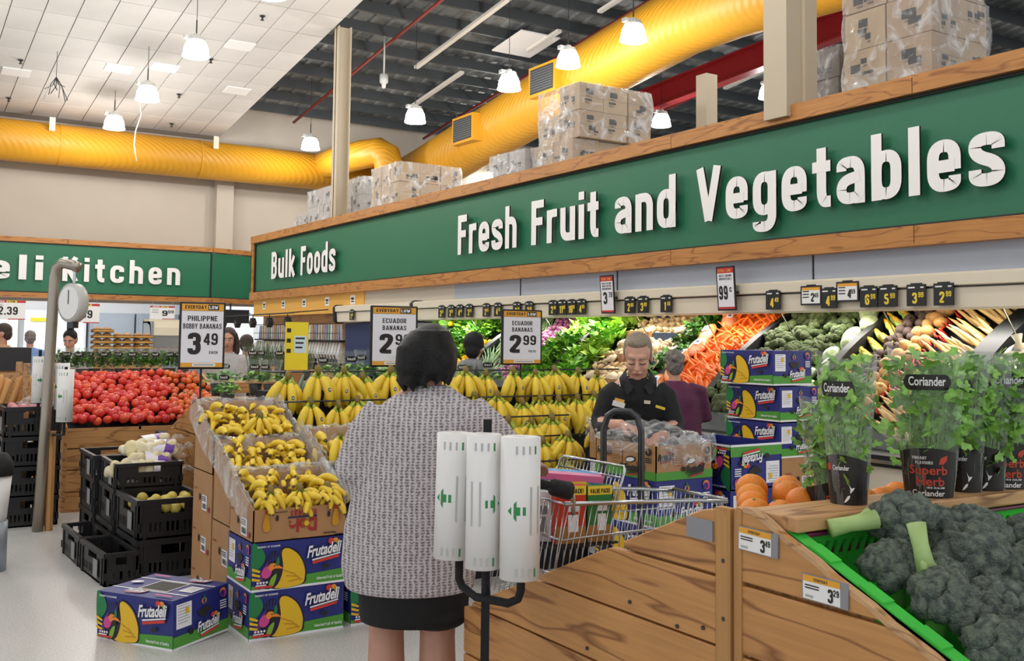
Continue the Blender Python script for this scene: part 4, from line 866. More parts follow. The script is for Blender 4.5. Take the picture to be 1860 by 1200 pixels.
small_bananas(X1+.01,5.79,.785,.885,65,'small yellow banana loose in the middle brown carton')
for i in range(3): closed_box((X1+.015,6.23,i*BH),0,['brown banana carton at the floor under the rear open carton','brown banana carton in the middle under the rear open carton','brown banana carton directly under the rear open carton'][i],'brown')
open_box((X1+.015,6.23,3*BH),0,'open plain brown carton of small bananas farthest back in the row',.2,.405,'card',None)
small_bananas(X1+.015,6.23,.945,1.06,65,'small yellow banana loose in the rear brown carton')
put_hand(HS[1],(X1+.05,6.1,1.07),(-.3,0,.1),'fanned hand of small bananas lying in the rear brown carton','small banana hands',1.15)
X2=2.535
closed_box((X2,5.37,0),0,'blue banana carton on the floor at the feet of the woman in grey'); open_box((X2,5.37,BH),0,'open upturned blue carton with clear liner beside the woman in grey',.385,.57,'p_blue',(A_L,A_S),up=True)
random.seed(33)
small_bananas(X2,5.4,.62,.74,25,'yellow banana loose in the lined carton beside the woman in grey',True)
put_hand(HB[0],(X2-.16,5.25,.86),(-.4,0,0),'hand of bananas hanging over the lined blue carton','bananas beside the woman')
closed_box((X2+.02,5.8,0),0,'brown banana carton standing on the floor behind the woman','brown'); closed_box((X2+.02,5.8,BH),0,'brown banana carton stacked behind the woman','brown')
open_box((X2+.02,5.8,2*BH),0,'open brown carton of large bananas below the banana stand',.35,.5,'card',None)
small_bananas(X2+.02,5.8,.78,.86,25,'large yellow banana loose in the open carton below the stand',True)
put_hand(HB[1],(X2-.12,5.7,.97),(-.35,0,0),'hand of bananas leaning out of the carton below the stand','bananas below the stand')
closed_box((1.382,5.518,0),R(-58.5),'closed blue banana carton lying askew on the floor by the crates',top=True,tilt=(R(1.2),R(-.8)))
# right hand stacks
closed_box((5.625,5.35,1.0),R(-90),'blue banana carton on top of the tall stack before the broccoli').location=(5.61,5.345,1.245)
closed_box((5.63,5.34,.99),R(-90),'blue banana carton second from the top before the broccoli').location=(5.66,5.33,.99)
closed_box((5.63,5.34,.74),R(-90),'blue banana carton third from the top before the broccoli').location=(5.665,5.34,.735)
o=closed_box((5.69,5.34,.49),R(-90),'brown banana carton under the three blue ones before the broccoli','brown')
closed_box((5.69,5.34,.245),R(-90),'blue banana carton low in the tall stack behind the oranges'); closed_box((5.69,5.34,0),R(-90),'blue banana carton at the foot of the tall stack behind the oranges')
PAL=empty('stock_trolley',(3.72,4.25,0),0,'black stock trolley with tall tube handle carrying banana cartons','trolley')
MB().b(-.7,.3,-.25,.4,.05,.083).build('deck',['matt_black'],PAL)
for x in (-.6,.22):
    for y in (-.18,.33): MB().tube([(x,y-.01,.025),(x,y+.01,.025)],.025,12).build('wheel',['matt_black'],PAL)
# ================================================================ black produce crates
mat('crate_black','#1b1b1d',.42); mat('crate_label','#8f9092',.6); mat('crate_dark','#26262a',.5)
def crate_me(w,d,h,arch=False):
    m=MB(); t=.012
    def wall(L,hole):
        # wall in xz-plane centred, thickness along y
        m.b(-L/2,L/2,0,t,0,h*.18); m.b(-L/2,L/2,0,t,h*.42,h*.62); m.b(-L/2,-L*.17,0,t,h*.62,h*.9); m.b(L*.17,L/2,0,t,h*.62,h*.9); m.b(-L/2,L/2,-.008,t+.004,h*.9,h)
        m.b(-L/2,L/2,-.01,0,h*.86,h*.9)
        n=int(L/.03)
        for k in range(n+1):
            x=-L/2+L*k/n
            if abs(x)<L*.13 or abs(x)>L*.42 or k%1==0: m.b(x-.008,x+.008,0,t,h*.18,h*.42)
        m.b(-L*.42,-L*.38,-.008,0,0,h*.9); m.b(L*.38,L*.42,-.008,0,0,h*.9); m.b(-L*.13,L*.13,0,t,h*.18,h*.42)
    I=Matrix.Identity(4)
    m.X=Matrix.Translation((0,-d/2,0)); wall(w,1)
    m.X=Matrix.Translation((0,d/2,0))@Matrix.Rotation(PI,4,'Z'); wall(w,1)
    m.X=Matrix.Translation((-w/2,0,0))@Matrix.Rotation(-PI/2,4,'Z'); wall(d,1)
    m.X=Matrix.Translation((w/2,0,0))@Matrix.Rotation(PI/2,4,'Z'); wall(d,1)
    m.X=I; m.b(-w/2,w/2,-d/2,d/2,0,.012); return m.make(['crate_black'])
CR=dict(s=crate_me(.44,.56,.17),m=crate_me(.44,.56,.25),l=crate_me(.44,.56,.3),w=crate_me(.42,.5,.24))
CR['n']=crate_me(.2,.6,.2); CH=dict(s=.17,m=.25,l=.3,w=.24,n=.2)
lab_me=MB().b(-.003,0,-.05,.05,-.055,.055).make(['crate_label'])
def crate(k,loc,rz,label,grp='black crates by the banana cartons'):
    r=empty('produce_crate',loc,rz,label,'crate',grp); link('crate_body',CR[k],r); link('label_card',lab_me,r,({'w':-.22,'n':-.11}.get(k,-.23),-.12,CH[k]*.42)); return r
crate('m',(1.735,7.06,0),.02,'black plastic crate at the floor at the front of the crate stack'); crate('m',(1.73,7.08,.25),.03,'black plastic crate holding pale fruit, at the front of the stack')
crate('m',(1.71,7.66,0),.0,'black plastic crate at the floor in the middle of the crate stack'); crate('m',(1.715,7.65,.25),-.02,'black plastic crate under the one with bagged potatoes'); crate('s',(1.72,7.64,.5),-.02,'shallow black crate filled with bags of potatoes')
crate('m',(1.69,8.25,0),0,'black plastic crate at the floor at the rear of the crate stack'); crate('m',(1.69,8.25,.25),0,'black plastic crate second up at the rear of the crate stack'); crate('s',(1.68,8.24,.5),0,'shallow black crate on top at the rear of the crate stack')
crate('n',(1.395,7.02,0),.06,'narrow black crate on the floor against the foot of the crate stack'); crate('n',(1.37,7.65,0),.03,'narrow black crate on the floor beside the rear crates')
for i in range(4): crate('w',(1.19,9.35,.24*i-.0),0,['black crate at the floor under the packed trays beside tomatoes','black crate second from the floor beside the tomatoes','black crate third from the floor beside the tomatoes','top black crate of the four beside the tomato bin'][i],'black crates by the tomato bin')
tag(MB().b(1.97,2.28,6.55,7.2,.0,.49).build('black_cabinet',['matt_black']),'plain black cabinet side between crates and brown cartons','cabinet')
# lemons / pale fruit in the front crate
mat('quince','#cdbb5a',.45,rnd=.1,var=.1); qm=MB().ball((0,0,0),(.038,.036,.036),10,8).make(['quince'],True); random.seed(5)
for i in range(24): tag(link('pale_fruit',qm,None,(1.57+.065*(i%6)+U(-.01,.01),6.87+.1*(i//6)+U(-.015,.015),.43+U(-.015,.03)),(U(0,3),U(0,3),0)),'pale yellow round fruit inside the front black crate','fruit','pale fruit in the front crate')
# ---------------------------------------------------------------- bagged potatoes
mat('potato_film','#dccf96',.3,hex2='#efe6c8',scale=16,bump=.5,rnd=.06); mat('label_purple','#6a3aa0',.4); mat('label_white','#e9e4ee',.4)
def potato_bag(loc,rot,sc,label,seed):
    random.seed(seed); r=empty('potato_bag',loc,rot,label,'bag','bags of potatoes'); m=MB()
    for k in range(16): m.ball((-.13+.075*(k%4)+U(-.015,.015),-.06+.06*((k//4)%3)+U(-.01,.01),.03+.045*(k//12)+U(0,.02)),(.045,.038,.036),10,7,(U(0,3),U(0,3),0))
    m.ball((0,0,.04),(.15,.09,.045)); o=m.build('bag',['potato_film'],r); remesh(o,.012,4)
    m=MB(); n=10; vs=[];fs=[]
    for i in range(n+1):
        a=-.2+1.9*i/n*1.0
        for x in (-.02,.09): vs.append((x+.04*i/n,-.115*math.cos(a*1.1),.045+.075*math.sin(a)))
    for i in range(n): fs.append((2*i,2*i+1,2*i+3,2*i+2))
    m.m=0; m.add(vs,fs); m.m=1; vs2=[(v[0]-.07 if k%2 else v[0]-.045,v[1]*1.005,v[2]+.001) for k,v in enumerate(vs)]; m.add(vs2,fs); m.build('bag_label',['label_purple','label_white'],r,True)
    MB().tube([(.13,0,.05),(.19,.0,.06),(.23,.01,.07)],[(.05,.07),(.012,.03),(.03,.07)],10,False).build('bag_neck',['liner'],r,True); r.scale=(sc,)*3
potato_bag((1.62,7.55,.56),(0,0,.3),1.,'bag of potatoes lying across the left side of the shallow crate',1); potato_bag((1.76,7.62,.6),(0,0,.1),1.05,'bag of potatoes with purple label in the middle of the pile',2); potato_bag((1.78,7.5,.54),(0,.1,.15),1.05,'bag of potatoes with purple label at the front of the pile',3); potato_bag((1.8,7.82,.68),(0,-.1,.2),1.1,'bag of potatoes on top of the pile by the tomatoes',4); potato_bag((1.84,7.66,.68),(0,0,-.1),.95,'bag of potatoes in the second layer of the pile',5)
# ================================================================ tomato bin
mat('tomato','#d8402c',.22,rnd=.14,var=.08,scale=3); mat('tomato_o','#d9622a',.24,rnd=.2,var=.1,scale=3); mat('tomato_g','#8fa04a',.35); mat('calyx','#3f6b2a',.6)
tb=empty('tomato_bin',(1.54,9.65,0),0,'wooden plank bin heaped with red tomatoes on a sloping black tray','bin')
for i,(a,b_) in enumerate(((0,.17),(.18,.36),(.37,.545),(.555,.725))): MB().b(0,1.42,0,.03,a,b_).build('plank',['bin_wood_x'],tb)
for x in (-.03,1.42):
    m=MB(); m.X=Matrix.Translation((x,0,0)); m.prism([(0,0),(1.0,0),(1.0,1.17),(0,.74)],.03,'x'); m.build('side_panel',['bin_wood'],tb,fix=True)
m=MB(); m.X=Matrix.Translation((.02,0,0)); m.prism([(.03,.62),(1.0,1.03),(1.0,1.1),(.97,1.1),(.05,.7),(.03,.7)],1.38,'x'); m.build('tray',['matt_black'],tb,fix=True)
MB().b(.0,1.42,.97,1.0,.4,1.15).build('back_panel',['bin_wood_x'],tb)
MB().b(.6,.62,.0,.95,.7,.74).build('tray_divider',['matt_black'],tb)
random.seed(11)
tmm=MB().ball((0,0,0),(.036,.036,.031),12,8).make(['tomato'],True); tmo=MB().ball((0,0,0),(.034,.034,.031),12,8).make(['tomato_o'],True)
stemm=MB()
for k in range(5): stemm.tube([(0,0,.03),(.018*math.cos(k*1.257),.018*math.sin(k*1.257),.03)],[.004,.002],4)
stemm=stemm.make(['calyx'])
n=0
for i in range(15):
    for j in range(19):
        t=(i+.5)/15; x=1.58+1.36*(j+.5+(.25 if i%2 else -.25)+U(-.3,.3))/19; y=9.675+.95*t+U(-.012,.012); z=.735+.4*t+.035+.03*math.sin(j*.7)*math.sin(i*.9)+U(-.008,.02)
        v=j>11+ (i%3); me=tmo if v else tmm
        o=tag(link('tomato',me,None,(x,y,z),(U(-.8,.8),U(-.8,.8),U(0,6)),U(1.05,1.36) if not v else U(.9,1.2)),'orange red vine tomato on the right half of the tomato bin' if v else 'smooth red tomato on the left part of the tomato bin','tomato','vine tomatoes' if v else 'red tomatoes')
        n+=1
        if v and j%3==0: link('stalk',stemm,o)
# the end panel of the banana display facing the tomato bin
pe=empty('display_bin',(2.15,8.3,0),0,'wooden end of the low display beyond the brown cartons, top sloping away','bin')
zz=lambda y:.745+(8.742-y)*.35
for i in range(4):
    a,b_=i*.27,(i+1)*.27-.01; m=MB(); ya,yb=6.7,9.2
    def cut(z): return min(yb,8.742-(z-.745)/.35)
    if a>1.2: continue
    m.prism([(ya-8.3,a),(min(yb,cut(a)) -8.3,a),(min(yb,cut(b_))-8.3,b_),(ya-8.3,b_)],.035,'x'); m.build('plank',['bin_wood'],pe,fix=True)
MB().b(.03,2.2,-1.38,.9,0,.72).build('bin_core',['matt_black'],pe); MB().b(.5,2.2,-1.38,-.4,.72,.975).build('upper_shelf',['matt_black'],pe)
# ================================================================ potted herbs in sleeves
film('sleeve','#e9f0ea',.02,.1,18,.2,.05); mat('pot_dark','#23201f',.5); mat('pot_maroon','#3c1f1d',.5); mat('basil_leaf','#5aa03c',.45,rnd=.12,var=.2,scale=9); mat('chive','#3d6b35',.5,rnd=.15); mat('soil','#2b211b',.9)
HF=[leafy(70,.085,.05,'basil_leaf',.5,60+k,.8,.95,'leaf_lime') for k in range(3)]; HD=[leafy(170,.075,.05,'leaf_mid',.9,70+k,1.5,.6,'leaf_dark') for k in range(3)]
cv=MB(); random.seed(2)
for k in range(60):
    a=U(0,6.3); q=U(0,.045); cv.tube([(q*math.cos(a),q*math.sin(a),0),(q*1.6*math.cos(a),q*1.6*math.sin(a),.12),(q*2*math.cos(a+.2),q*2*math.sin(a+.2),U(.18,.26))],[.0022,.002,.0008],3,False)
CV=cv.make(['chive']); potm={k:MB().lathe([(.001,0),(.042,0),(.055,.1),(.05,.1),(.048,.09),(.001,.09)],12).make([k],True) for k in ('pot_dark','pot_maroon')}
slm=MB(); slm.lathe([(.045,0),(.06,.1),(.1,.3)],14); slm=slm.make(['sleeve'],True)
def wrapfn(z0,r0,z1,r1,a0=-PI/2,e=.001): 
    def f(u,v):
        rr=r0+(r1-r0)*(v-z0)/(z1-z0)+e; a=a0+u/rr; return (rr*math.cos(a),rr*math.sin(a),v)
    return f
def lab_patch(w,h,zc,fn,mi,m,n=8,rnd_=True):
    vs=[];fs=[]
    for i in range(n+1):
        u=-w/2+w*i/n; q=h/2*(1 if not rnd_ else min(1,math.sqrt(max(.0,1-(abs(u)/(w/2))**4))+.25))
        vs+= [fn(u,zc-q),fn(u,zc+q)]
    for i in range(n): fs.append((2*i,2*i+2,2*i+3,2*i+1))
    m.m=mi; m.add(vs,fs)
def herb_label(word):
    m=MB(); f0=wrapfn(.1,.06,.3,.1,e=.001); f1=wrapfn(.1,.06,.3,.1,e=.002); lab_patch(.09,.04,.24,f0,0,m); put(m,word,0,.232,.022,.06,1,0,fn=f1,bold=-.02); return m.make(['black','white'])
HLB={w_:herb_label(w_) for w_ in ('basil','mint')}
def herb(loc,kind,label,grp,sc=1.,word='basil'):
    r=empty('potted_herb',loc,U(-.5,.2)-.5,label,'herb',grp); link('pot',potm['pot_maroon' if kind=='d' else 'pot_dark'],r); fo=dict(b=HF,d=HD)[kind] if kind!='c' else [CV]
    link('foliage',random.choice(fo),r,(0,0,.1)); link('sleeve',slm,r); link('sleeve_label',HLB[word],r); r.scale=(sc,)*3
random.seed(41)
for i in range(11): herb((1.62+.125*i,11.0+.06*(i%2),1.1),'d','dark green herb pot in a row behind the tomatoes','herb pots behind the tomatoes',1.05)
tag(MB().b(1.5,3.1,10.75,11.6,1.06,1.09).b(1.5,3.1,10.8,11.5,0,1.06).build('herb_table',['bin_wood_x']),'wooden table carrying the row of herbs behind tomatoes','table')
HS_=[((2.47,8.4,1.06),'b','sleeved basil pot just right of the 3.49 sign'),((2.6,8.55,1.06),'b','sleeved basil pot second from the 3.49 sign'),((2.76,8.3,1.06),'b','sleeved basil pot above the rear banana carton'),((2.5,8.2,.98),'b','short basil pot in front of the sleeved pots'),((3.0,9.1,1.16),'c','tall chive pot beside the yellow notice, outer one'),((3.12,9.1,1.16),'c','tall chive pot beside the yellow notice, middle one'),((3.24,9.05,1.16),'c','tall chive pot directly beside the yellow notice'),((3.46,9.0,1.13),'c','chive pot on the far side of the yellow notice'),((2.95,7.2,1.14),'b','basil pot behind the top banana row, first one'),((3.1,7.1,1.15),'b','basil pot behind the top banana row, second one'),((3.24,7.15,1.16),'b','basil pot behind the top banana row, under the 2.99 sign'),((3.34,7.0,1.12),'b','basil pot behind the top banana row, near black hair'),((4.35,7.2,1.1),'b','basil pot behind the bananas below the second sign'),((4.15,7.25,1.08),'b','basil pot behind the bananas in front of the grey jacket'),((4.0,7.2,1.06),'b','basil pot behind the bananas by the black hair'),((2.85,8.2,1.06),'b','basil pot by the first hanging banana hand')]
for p,k,lb in HS_: herb(p,k,lb,'sleeved herb pots',1.0)
tag(MB().b(2.44,3.7,7.0,8.7,1.0,1.035).b(2.75,3.7,8.75,9.3,1.06,1.15).b(3.6,4.7,7.0,7.5,.9,1.06).build('herb_shelf',['bin_wood_x']),'wooden shelf for herbs behind the banana stand','shelf')
# garlic / dark produce beside basil
mat('plum','#4a2a35',.4,rnd=.2); pl=MB().ball((0,0,0),.03,8,6).make(['plum'],True)
for i in range(14): tag(link('dark_onion',pl,None,(2.66+.05*(i%5),8.05+.05*(i//5),1.02+U(0,.03))),'small dark purple onion beside the basil','onion','dark onions by the basil')
# agave like spiky leaves behind first banana
m=MB()
for k in range(8): a=k*.8; m.tube([(0,0,0),(.05*math.cos(a),.05*math.sin(a),.12),(.12*math.cos(a),.12*math.sin(a),.22)],[(.012,.004),(.016,.004),(.002,.001)],4)
mat('bluegreen','#7fa59a',.5); tag(m.build('pineapple_top',['bluegreen'],None,True,(2.78,7.4,1.05)),'spiky blue green leaves poking up behind the bananas','leaves')
# ================================================================ tall price signs on stalks
SGM=['black','sign_white','orange_band','ink','white']
def stand_sign(x,y,z0,w,h,lines,big,sup,unit,label,rz=-.1,pole=0.9,heavy=True):
    r=empty('price_sign',(x,y,z0),rz,label,'price sign','black framed banana price signs')
    f=bevel(MB().b(-w/2,w/2,-.01,.01,0,h).build('frame',['black'],r),.008,2)
    m=MB(); k=w/.3; v=h/.475; a=w/2-.014*k
    def Rc(mi,x0,y0,x1,y1,e): m.m=mi; m.flat([(x0,y0),(x1,y0),(x1,y1),(x0,y1)],e)
    Rc(1,-a,.014*v,a,h-.014*v,-.0105); Rc(2,-a,h-.062*v,a,h-.014*v,-.011); Rc(2,-a,.014*v,a,.045*v,-.011); Rc(4,-.06*k,.018*v,.09*k,.041*v,-.0113); Rc(3,-.05*k,.027*v,.08*k,.031*v,-.0116); Rc(3,-a,h-.064*v,a,h-.062*v,-.0112)
    put(m,'EVERYDAY',-.045*k,h-.05*v,.026*v,.14*k,3,-.0115,bold=.03); Rc(3,.035*k,h-.057*v,.105*k,h-.018*v,-.0116); put(m,'LOW',.07*k,h-.05*v,.024*v,.058*k,4,-.012,bold=.03)
    for i,t_ in enumerate(lines): put(m,t_,0,h-.135*v-.055*v*i,.037*v,min(.25*k,.0215*k*len(t_)),3,-.0115,bold=.018)
    put(m,big,-.05*k,.105*v,.15*v,.085*k,3,-.0115,bold=.045); put(m,sup,.055*k,.17*v,.085*v,.095*k,3,-.0115,bold=.022); put(m,unit,.075*k,.108*v,.02*v,.055*k,3,-.0115,bold=.02)
    m.build('sign_face',SGM,r); MB().tube([(0,.01,.02),(0,.01,-pole)],.008,6).build('stalk',['black'],r)
stand_sign(2.03,7.3,1.315,.315,.475,['PHILIPPNE','BOBBY BANANAS'],'3','49','EACH','tall price sign for bobby bananas reading 3.49',-.18,.5)
stand_sign(3.35,6.92,1.335,.375,.455,['ECUADOR','BANANAS'],'2','99','PER KG','price sign for ecuador bananas half hidden by black hair',-.1,.4)
stand_sign(4.49,6.92,1.345,.38,.445,['ECUADOR','BANANAS'],'2','99','PER KG','price sign for ecuador bananas in full view over the stand',-.05,.4)
# yellow notice by the bulk bins
mat('notice_yellow','#f0dc28',.5); mat('pale_blue','#cfe6f2',.5)
r=empty('yellow_notice',(3.22,8.6,1.36),-.35,'tall yellow notice with pale blue panel beyond the herbs','notice')
m=MB(); m.m=0; m.b(-.1,.1,0,.01,-.1,.32); m.m=1; m.flat([(-.02,.05),(.085,.05),(.085,.2),(-.02,.2)],-.001); m.m=2
for k in range(3): m.flat([(-.01,.17-.04*k),(.07-.01*k,.17-.04*k),(.07-.01*k,.185-.04*k),(-.01,.185-.04*k)],-.002); m.flat([(-.085,.23-.09*k),(-.05,.23-.09*k),(-.05,.265-.09*k),(-.085,.265-.09*k)],-.002)
m.build('notice_board',['notice_yellow','pale_blue','ink'],r); MB().b(-.06,.06,0,.02,-.45,-.1).build('notice_post',['tray_card'],r)
# ================================================================ hanging scale and bag rolls beside the tomatoes
mat('brushed','#a89f92',.35,metal=.8)
r=empty('hanging_scale',(1.27,8.85,0),0,'steel pole with curved arm and round white hanging scale','scale')
MB().tube([(-.05,0,0),(-.02,0,.9),(.0,-.02,2.0),(.01,-.03,2.08),(.05,-.06,2.12),(.12,-.12,2.1),(.16,-.15,2.08)],.042,12).build('pole',['brushed'],r,True)
MB().tube([(.13,-.13,2.09),(.13,-.13,1.96)],.012,6).build('hook',['steel'],r)
d=MB(); d.tube([(0,.045,0),(0,.04,0),(0,-.045,0),(0,-.05,0)],[.1,.155,.155,.12],20); o=d.build('dial_body',['lamp_house'],r,True,(.13,-.13,1.8),(0,0,-.9)); o.scale=(.75,1,1)
MB().tube([(0,-.05,0),(0,-.056,0)],.13,20).build('dial_face',['white'],o); MB().b(-.004,.004,-.06,-.057,-.01,.1).build('needle',['ink'],o); MB().b(-.04,.04,-.03,.03,-.2,-.14).build('pan_hook',['dark_steel'],o)
mat('roll_white','#ecebe8',.45); mat('roll_print','#2f8a4c',.5); mat('roll_grey','#b9bcb9',.5)
def bag_roll(loc,r_,h,label,rz=0,tilt=0,arrow=1,scale=1.,grp=None):
    r=empty('bag_roll',loc,(0,tilt,rz),label,'bag roll',grp); MB().lathe([(.02,0),(r_,0),(r_,h),(.02,h),(.02,0)],28).build('roll',['roll_white'],r,True).data.polygons.foreach_set
    m=MB(); f=wrapfn(0,r_,1,r_,-PI/2,.0012); q=h*.49; aw=.028*scale
    def P(pts,mi): m.m=mi; m.add([f(u,v) for u,v in pts],[tuple(range(len(pts)))])
    u0=-.03*arrow*scale
    P([(u0+s*arrow*scale,q+t*scale) for s,t in ((-.028,0),(0,.03),(0,.012),(.028,.012),(.028,-.012),(0,-.012),(0,-.03))],0)
    for k in range(2): P([(u0+(.045+.03*k)*arrow*scale+s*scale,q+t*scale) for s,t in ((-.003,-.07),(.003,-.07),(.003,.07),(-.003,.07))],1)
    for k in range(4):
        for z in (h-.035,.025): P([(-.03+.02*k+s,z+t) for s,t in ((-.003,-.012),(.003,-.012),(.003,.012),(-.003,.012))],0 if k==3 else 1)
    m.build('roll_print',['roll_print','roll_grey'],r); MB().tube([(0,0,-.01),(0,0,.0)],.02,10).build('core_end',['matt_black'],r); return r
bag_roll((1.21,9.0,1.0),.055,.37,'white produce bag roll left of the scale pole',-.4,0,-1,.7,'bag rolls by the scale'); bag_roll((1.36,8.86,.95),.055,.37,'white produce bag roll half hidden right of the scale pole',-.7,0,1,.7,'bag rolls by the scale'); bag_roll((1.33,8.5,.88),.06,.4,'white produce bag roll in front of the tomatoes',-.5,0,1,.7,'bag rolls by the scale')
hr=empty('roll_holder',(1.3,8.75,0),0,'dark holder arms carrying the bag rolls beside the scale','holder')
for x,y,z in ((-.09,.25,1.0),(.06,.11,.95),(.03,-.25,.88)): MB().tube([(0,.1,.75),(x,y,.78),(x,y,z+.42)],.012,6).build('arm',['matt_black'],hr)
MB().tube([(0,.1,0),(0,.1,.78)],.03,8).build('post',['post_wood'],hr)
# ---------------------------------------------------------------- foreground stand with three bag rolls
bs=empty('roll_stand',(1.655,2.74,0),CAMROT,'black metal stand with tall pole and three upturned arms','stand')
MB().b(-.013,.013,-.013,.013,0,1.3).build('pole',['matt_black'],bs)
MB().b(-.28,.28,-.22,.22,.0,.02).build('foot_plate',['matt_black'],bs)
q=MB().tube([(-.085,.05,.87),(-.085,.05,.80),(-.075,.05,.775),(-.03,.0,.755),(.07,-.05,.75),(.1,-.06,.765),(.108,-.06,.79),(.108,-.06,.87)],.013,8); q.build('arm',['matt_black'],bs,True)
MB().tube([(0,-.0,.74),(0,-.03,.86)],.012,8).build('arm',['matt_black'],bs,True)
bag_roll((1.588,2.83,.868),.062,.385,'white produce bag roll on the left arm of the foreground stand',CAMROT-.1,.02,1,1,'foreground bag rolls'); bag_roll((1.607,2.68,.862),.053,.4,'white produce bag roll in the middle of the foreground stand',CAMROT+.1,0,-1,.95,'foreground bag rolls'); bag_roll((1.672,2.575,.845),.06,.415,'white produce bag roll on the right arm of the foreground stand',CAMROT+.3,-.0,1,1,'foreground bag rolls')
# ================================================================ foreground wooden bins
XB=1.87
def clip_plank(root,z0,z1,ya,yb,top,th=.022,mt='bin_wood'):
    """plank in the plane X=XB between heights z0,z1, cut off by the sloping top line"""
    n=24; up=[];lo=[]
    ys=[ya+(yb-ya)*i/n for i in range(n+1)]
    ok=[y for y in ys if top(y)>z0+.004]
    if len(ok)<2: return
    up=[(y,min(z1,top(y))) for y in ok]; poly=[(ok[0],z0)]+[(ok[-1],z0)]+up[::-1]
    cy=(ok[0]+ok[-1])/2
    m=MB(); m.prism([(y-cy,z) for y,z in poly],th,'x'); o=m.build('plank',[mt],root,loc=(0,cy-root.location.y,0),fix=True); bevel(o,.003,1)
bf=empty('display_bin',(XB,2.6,0),0,'sloping wooden plank bin of onions beside the trolley','bin')
ft=lambda y:min(1.122,1.119-(y-1.99)*.4235)
for z0,z1 in ((.0,.07),(.076,.246),(.252,.422),(.428,.598),(.604,.772),(.778,.948),(.956,1.13)): clip_plank(bf,z0,z1,1.955,3.245,ft)
MB().b(-.004,.02,1.9-2.6,1.952-2.6,0,1.128).build('corner_batten',['post_wood'],bf)
MB().b(.02,1.3,3.2-2.6,3.245-2.6,0,.57).build('end_panel',['bin_wood_x'],bf)
m=MB(); m.X=Matrix.Translation((.03,0,0)); m.prism([(1.9-2.6,1.0),(3.2-2.6,.5),(3.2-2.6,.45),(1.9-2.6,.9)],1.3,'x'); m.build('bin_floor',['bin_wood_x'],bf,fix=True)
MB().b(-.006,0,1.962-2.6,2.06-2.6,1.035,1.088).build('empty_tag_holder',['p_grey'],bf)
nm=MB().tube([(-.003,0,0),(.0,0,0)],.006,8).make(['dark_steel'])
for y,z in ((1.925,.995),(1.925,.85),(1.925,.7),(2.1,.79),(2.3,.81),(2.0,.81),(2.5,.63)): link('nail',nm,bf,(-.002,y-2.6,z))
bn=empty('display_bin',(XB,1.2,0),0,'sloping wooden plank bin holding the green broccoli crate','bin')
nt_=lambda y:1.137 if y>1.83 else 1.137-(1.83-y)*.451
for z0,z1 in ((.42,.592),(.6,.77),(.778,.945),(.955,1.137)): clip_plank(bn,z0,z1,.35,1.885,nt_)
MB().b(-.003,.02,1.862-1.2,1.888-1.2,0,1.13).build('corner_batten',['post_wood'],bn)
m=MB(); m.X=Matrix.Translation((.0225,0,0)); m.prism([(.36-1.2,.3),(1.86-1.2,.3),(1.86-1.2,1.1),(1.83-1.2,1.1),(.36-1.2,.44)],.01,'x'); m.build('seam_backing',['post_wood'],bn,fix=True)  # added backing board, stops light showing through the plank seams
m=MB(); m.X=Matrix.Translation((.0225,0,0)); m.prism([(1.95-2.6,.05),(3.2-2.6,.05),(3.2-2.6,.58),(1.99-2.6,1.09),(1.95-2.6,1.09)],.01,'x'); m.build('seam_backing',['post_wood'],bf,fix=True)  # same added light-blocking board behind the onion bin planks
# raw sawn top edge of the side board
m=MB(); pts=[(1.86,1.137),(1.83,1.137)]+[(1.83-.05*k,nt_(1.83-.05*k)+.003*math.sin(k*2.1)) for k in range(1,28)]
for a,b_ in zip(pts,pts[1:]): m.add([(0,a[0]-1.2,a[1]),(.022,a[0]-1.2,a[1]+.002),(.022,b_[0]-1.2,b_[1]+.002),(0,b_[0]-1.2,b_[1]),(-.001,a[0]-1.2,a[1]-.012),(-.001,b_[0]-1.2,b_[1]-.012)],[(0,1,2,3),(4,0,3,5)])
m.build('sawn_edge',['edge_wood'],bn)
tag(bevel(MB().b(-.83,.83,-.085,.085,-.018,.018).build('ledge_board',['ledge_wood'],None,False,(XB+.86,1.795,1.113)),.004,2),'thick wooden ledge board carrying the coriander pots','board')
def bin_tag(y,z,txt,sup,label,flip=1):
    r=empty('price_label',(XB-.004,y,z),R(-90),label,'price label','shelf labels on the broccoli bin'); m=MB(); m.m=0; m.b(-.065,.065,-.002,.002,-.026,.032)
    m.m=1; m.flat([(-.062,-.024),(.045,-.024),(.045,.03),(-.062,.03)],-.0025); m.m=2; m.flat([(-.062,.016),(.045,.016),(.045,.03),(-.062,.03)],-.003); m.m=3
    put(m,txt,.018,-.02,.03,.015,3,-.0033,bold=.04); put(m,sup,.034,-.004,.015,.016,3,-.0033,bold=.03); put(m,'EVERYDAY',-.01,.019,.007,.04,3,-.0033)
    for k in range(2): m.flat([(-.056,.006-.006*k),(-.015,.006-.006*k),(-.015,.009-.006*k),(-.056,.009-.006*k)],-.003)
    for k in range(8): m.flat([(-.054+.003*k,-.02),(-.053+.003*k,-.02),(-.053+.003*k,-.014),(-.054+.003*k,-.014)],-.003)
    m.build('label_face',['p_grey','white','orange_band','ink'],r); return r
bin_tag(1.805,1.06,'3','49','price label reading 3.49 on the upper corner of the broccoli bin').rotation_euler=(0,R(1),R(-90)); bin_tag(1.6,.985,'3','29','price label reading 3.29 lower on the broccoli bin')
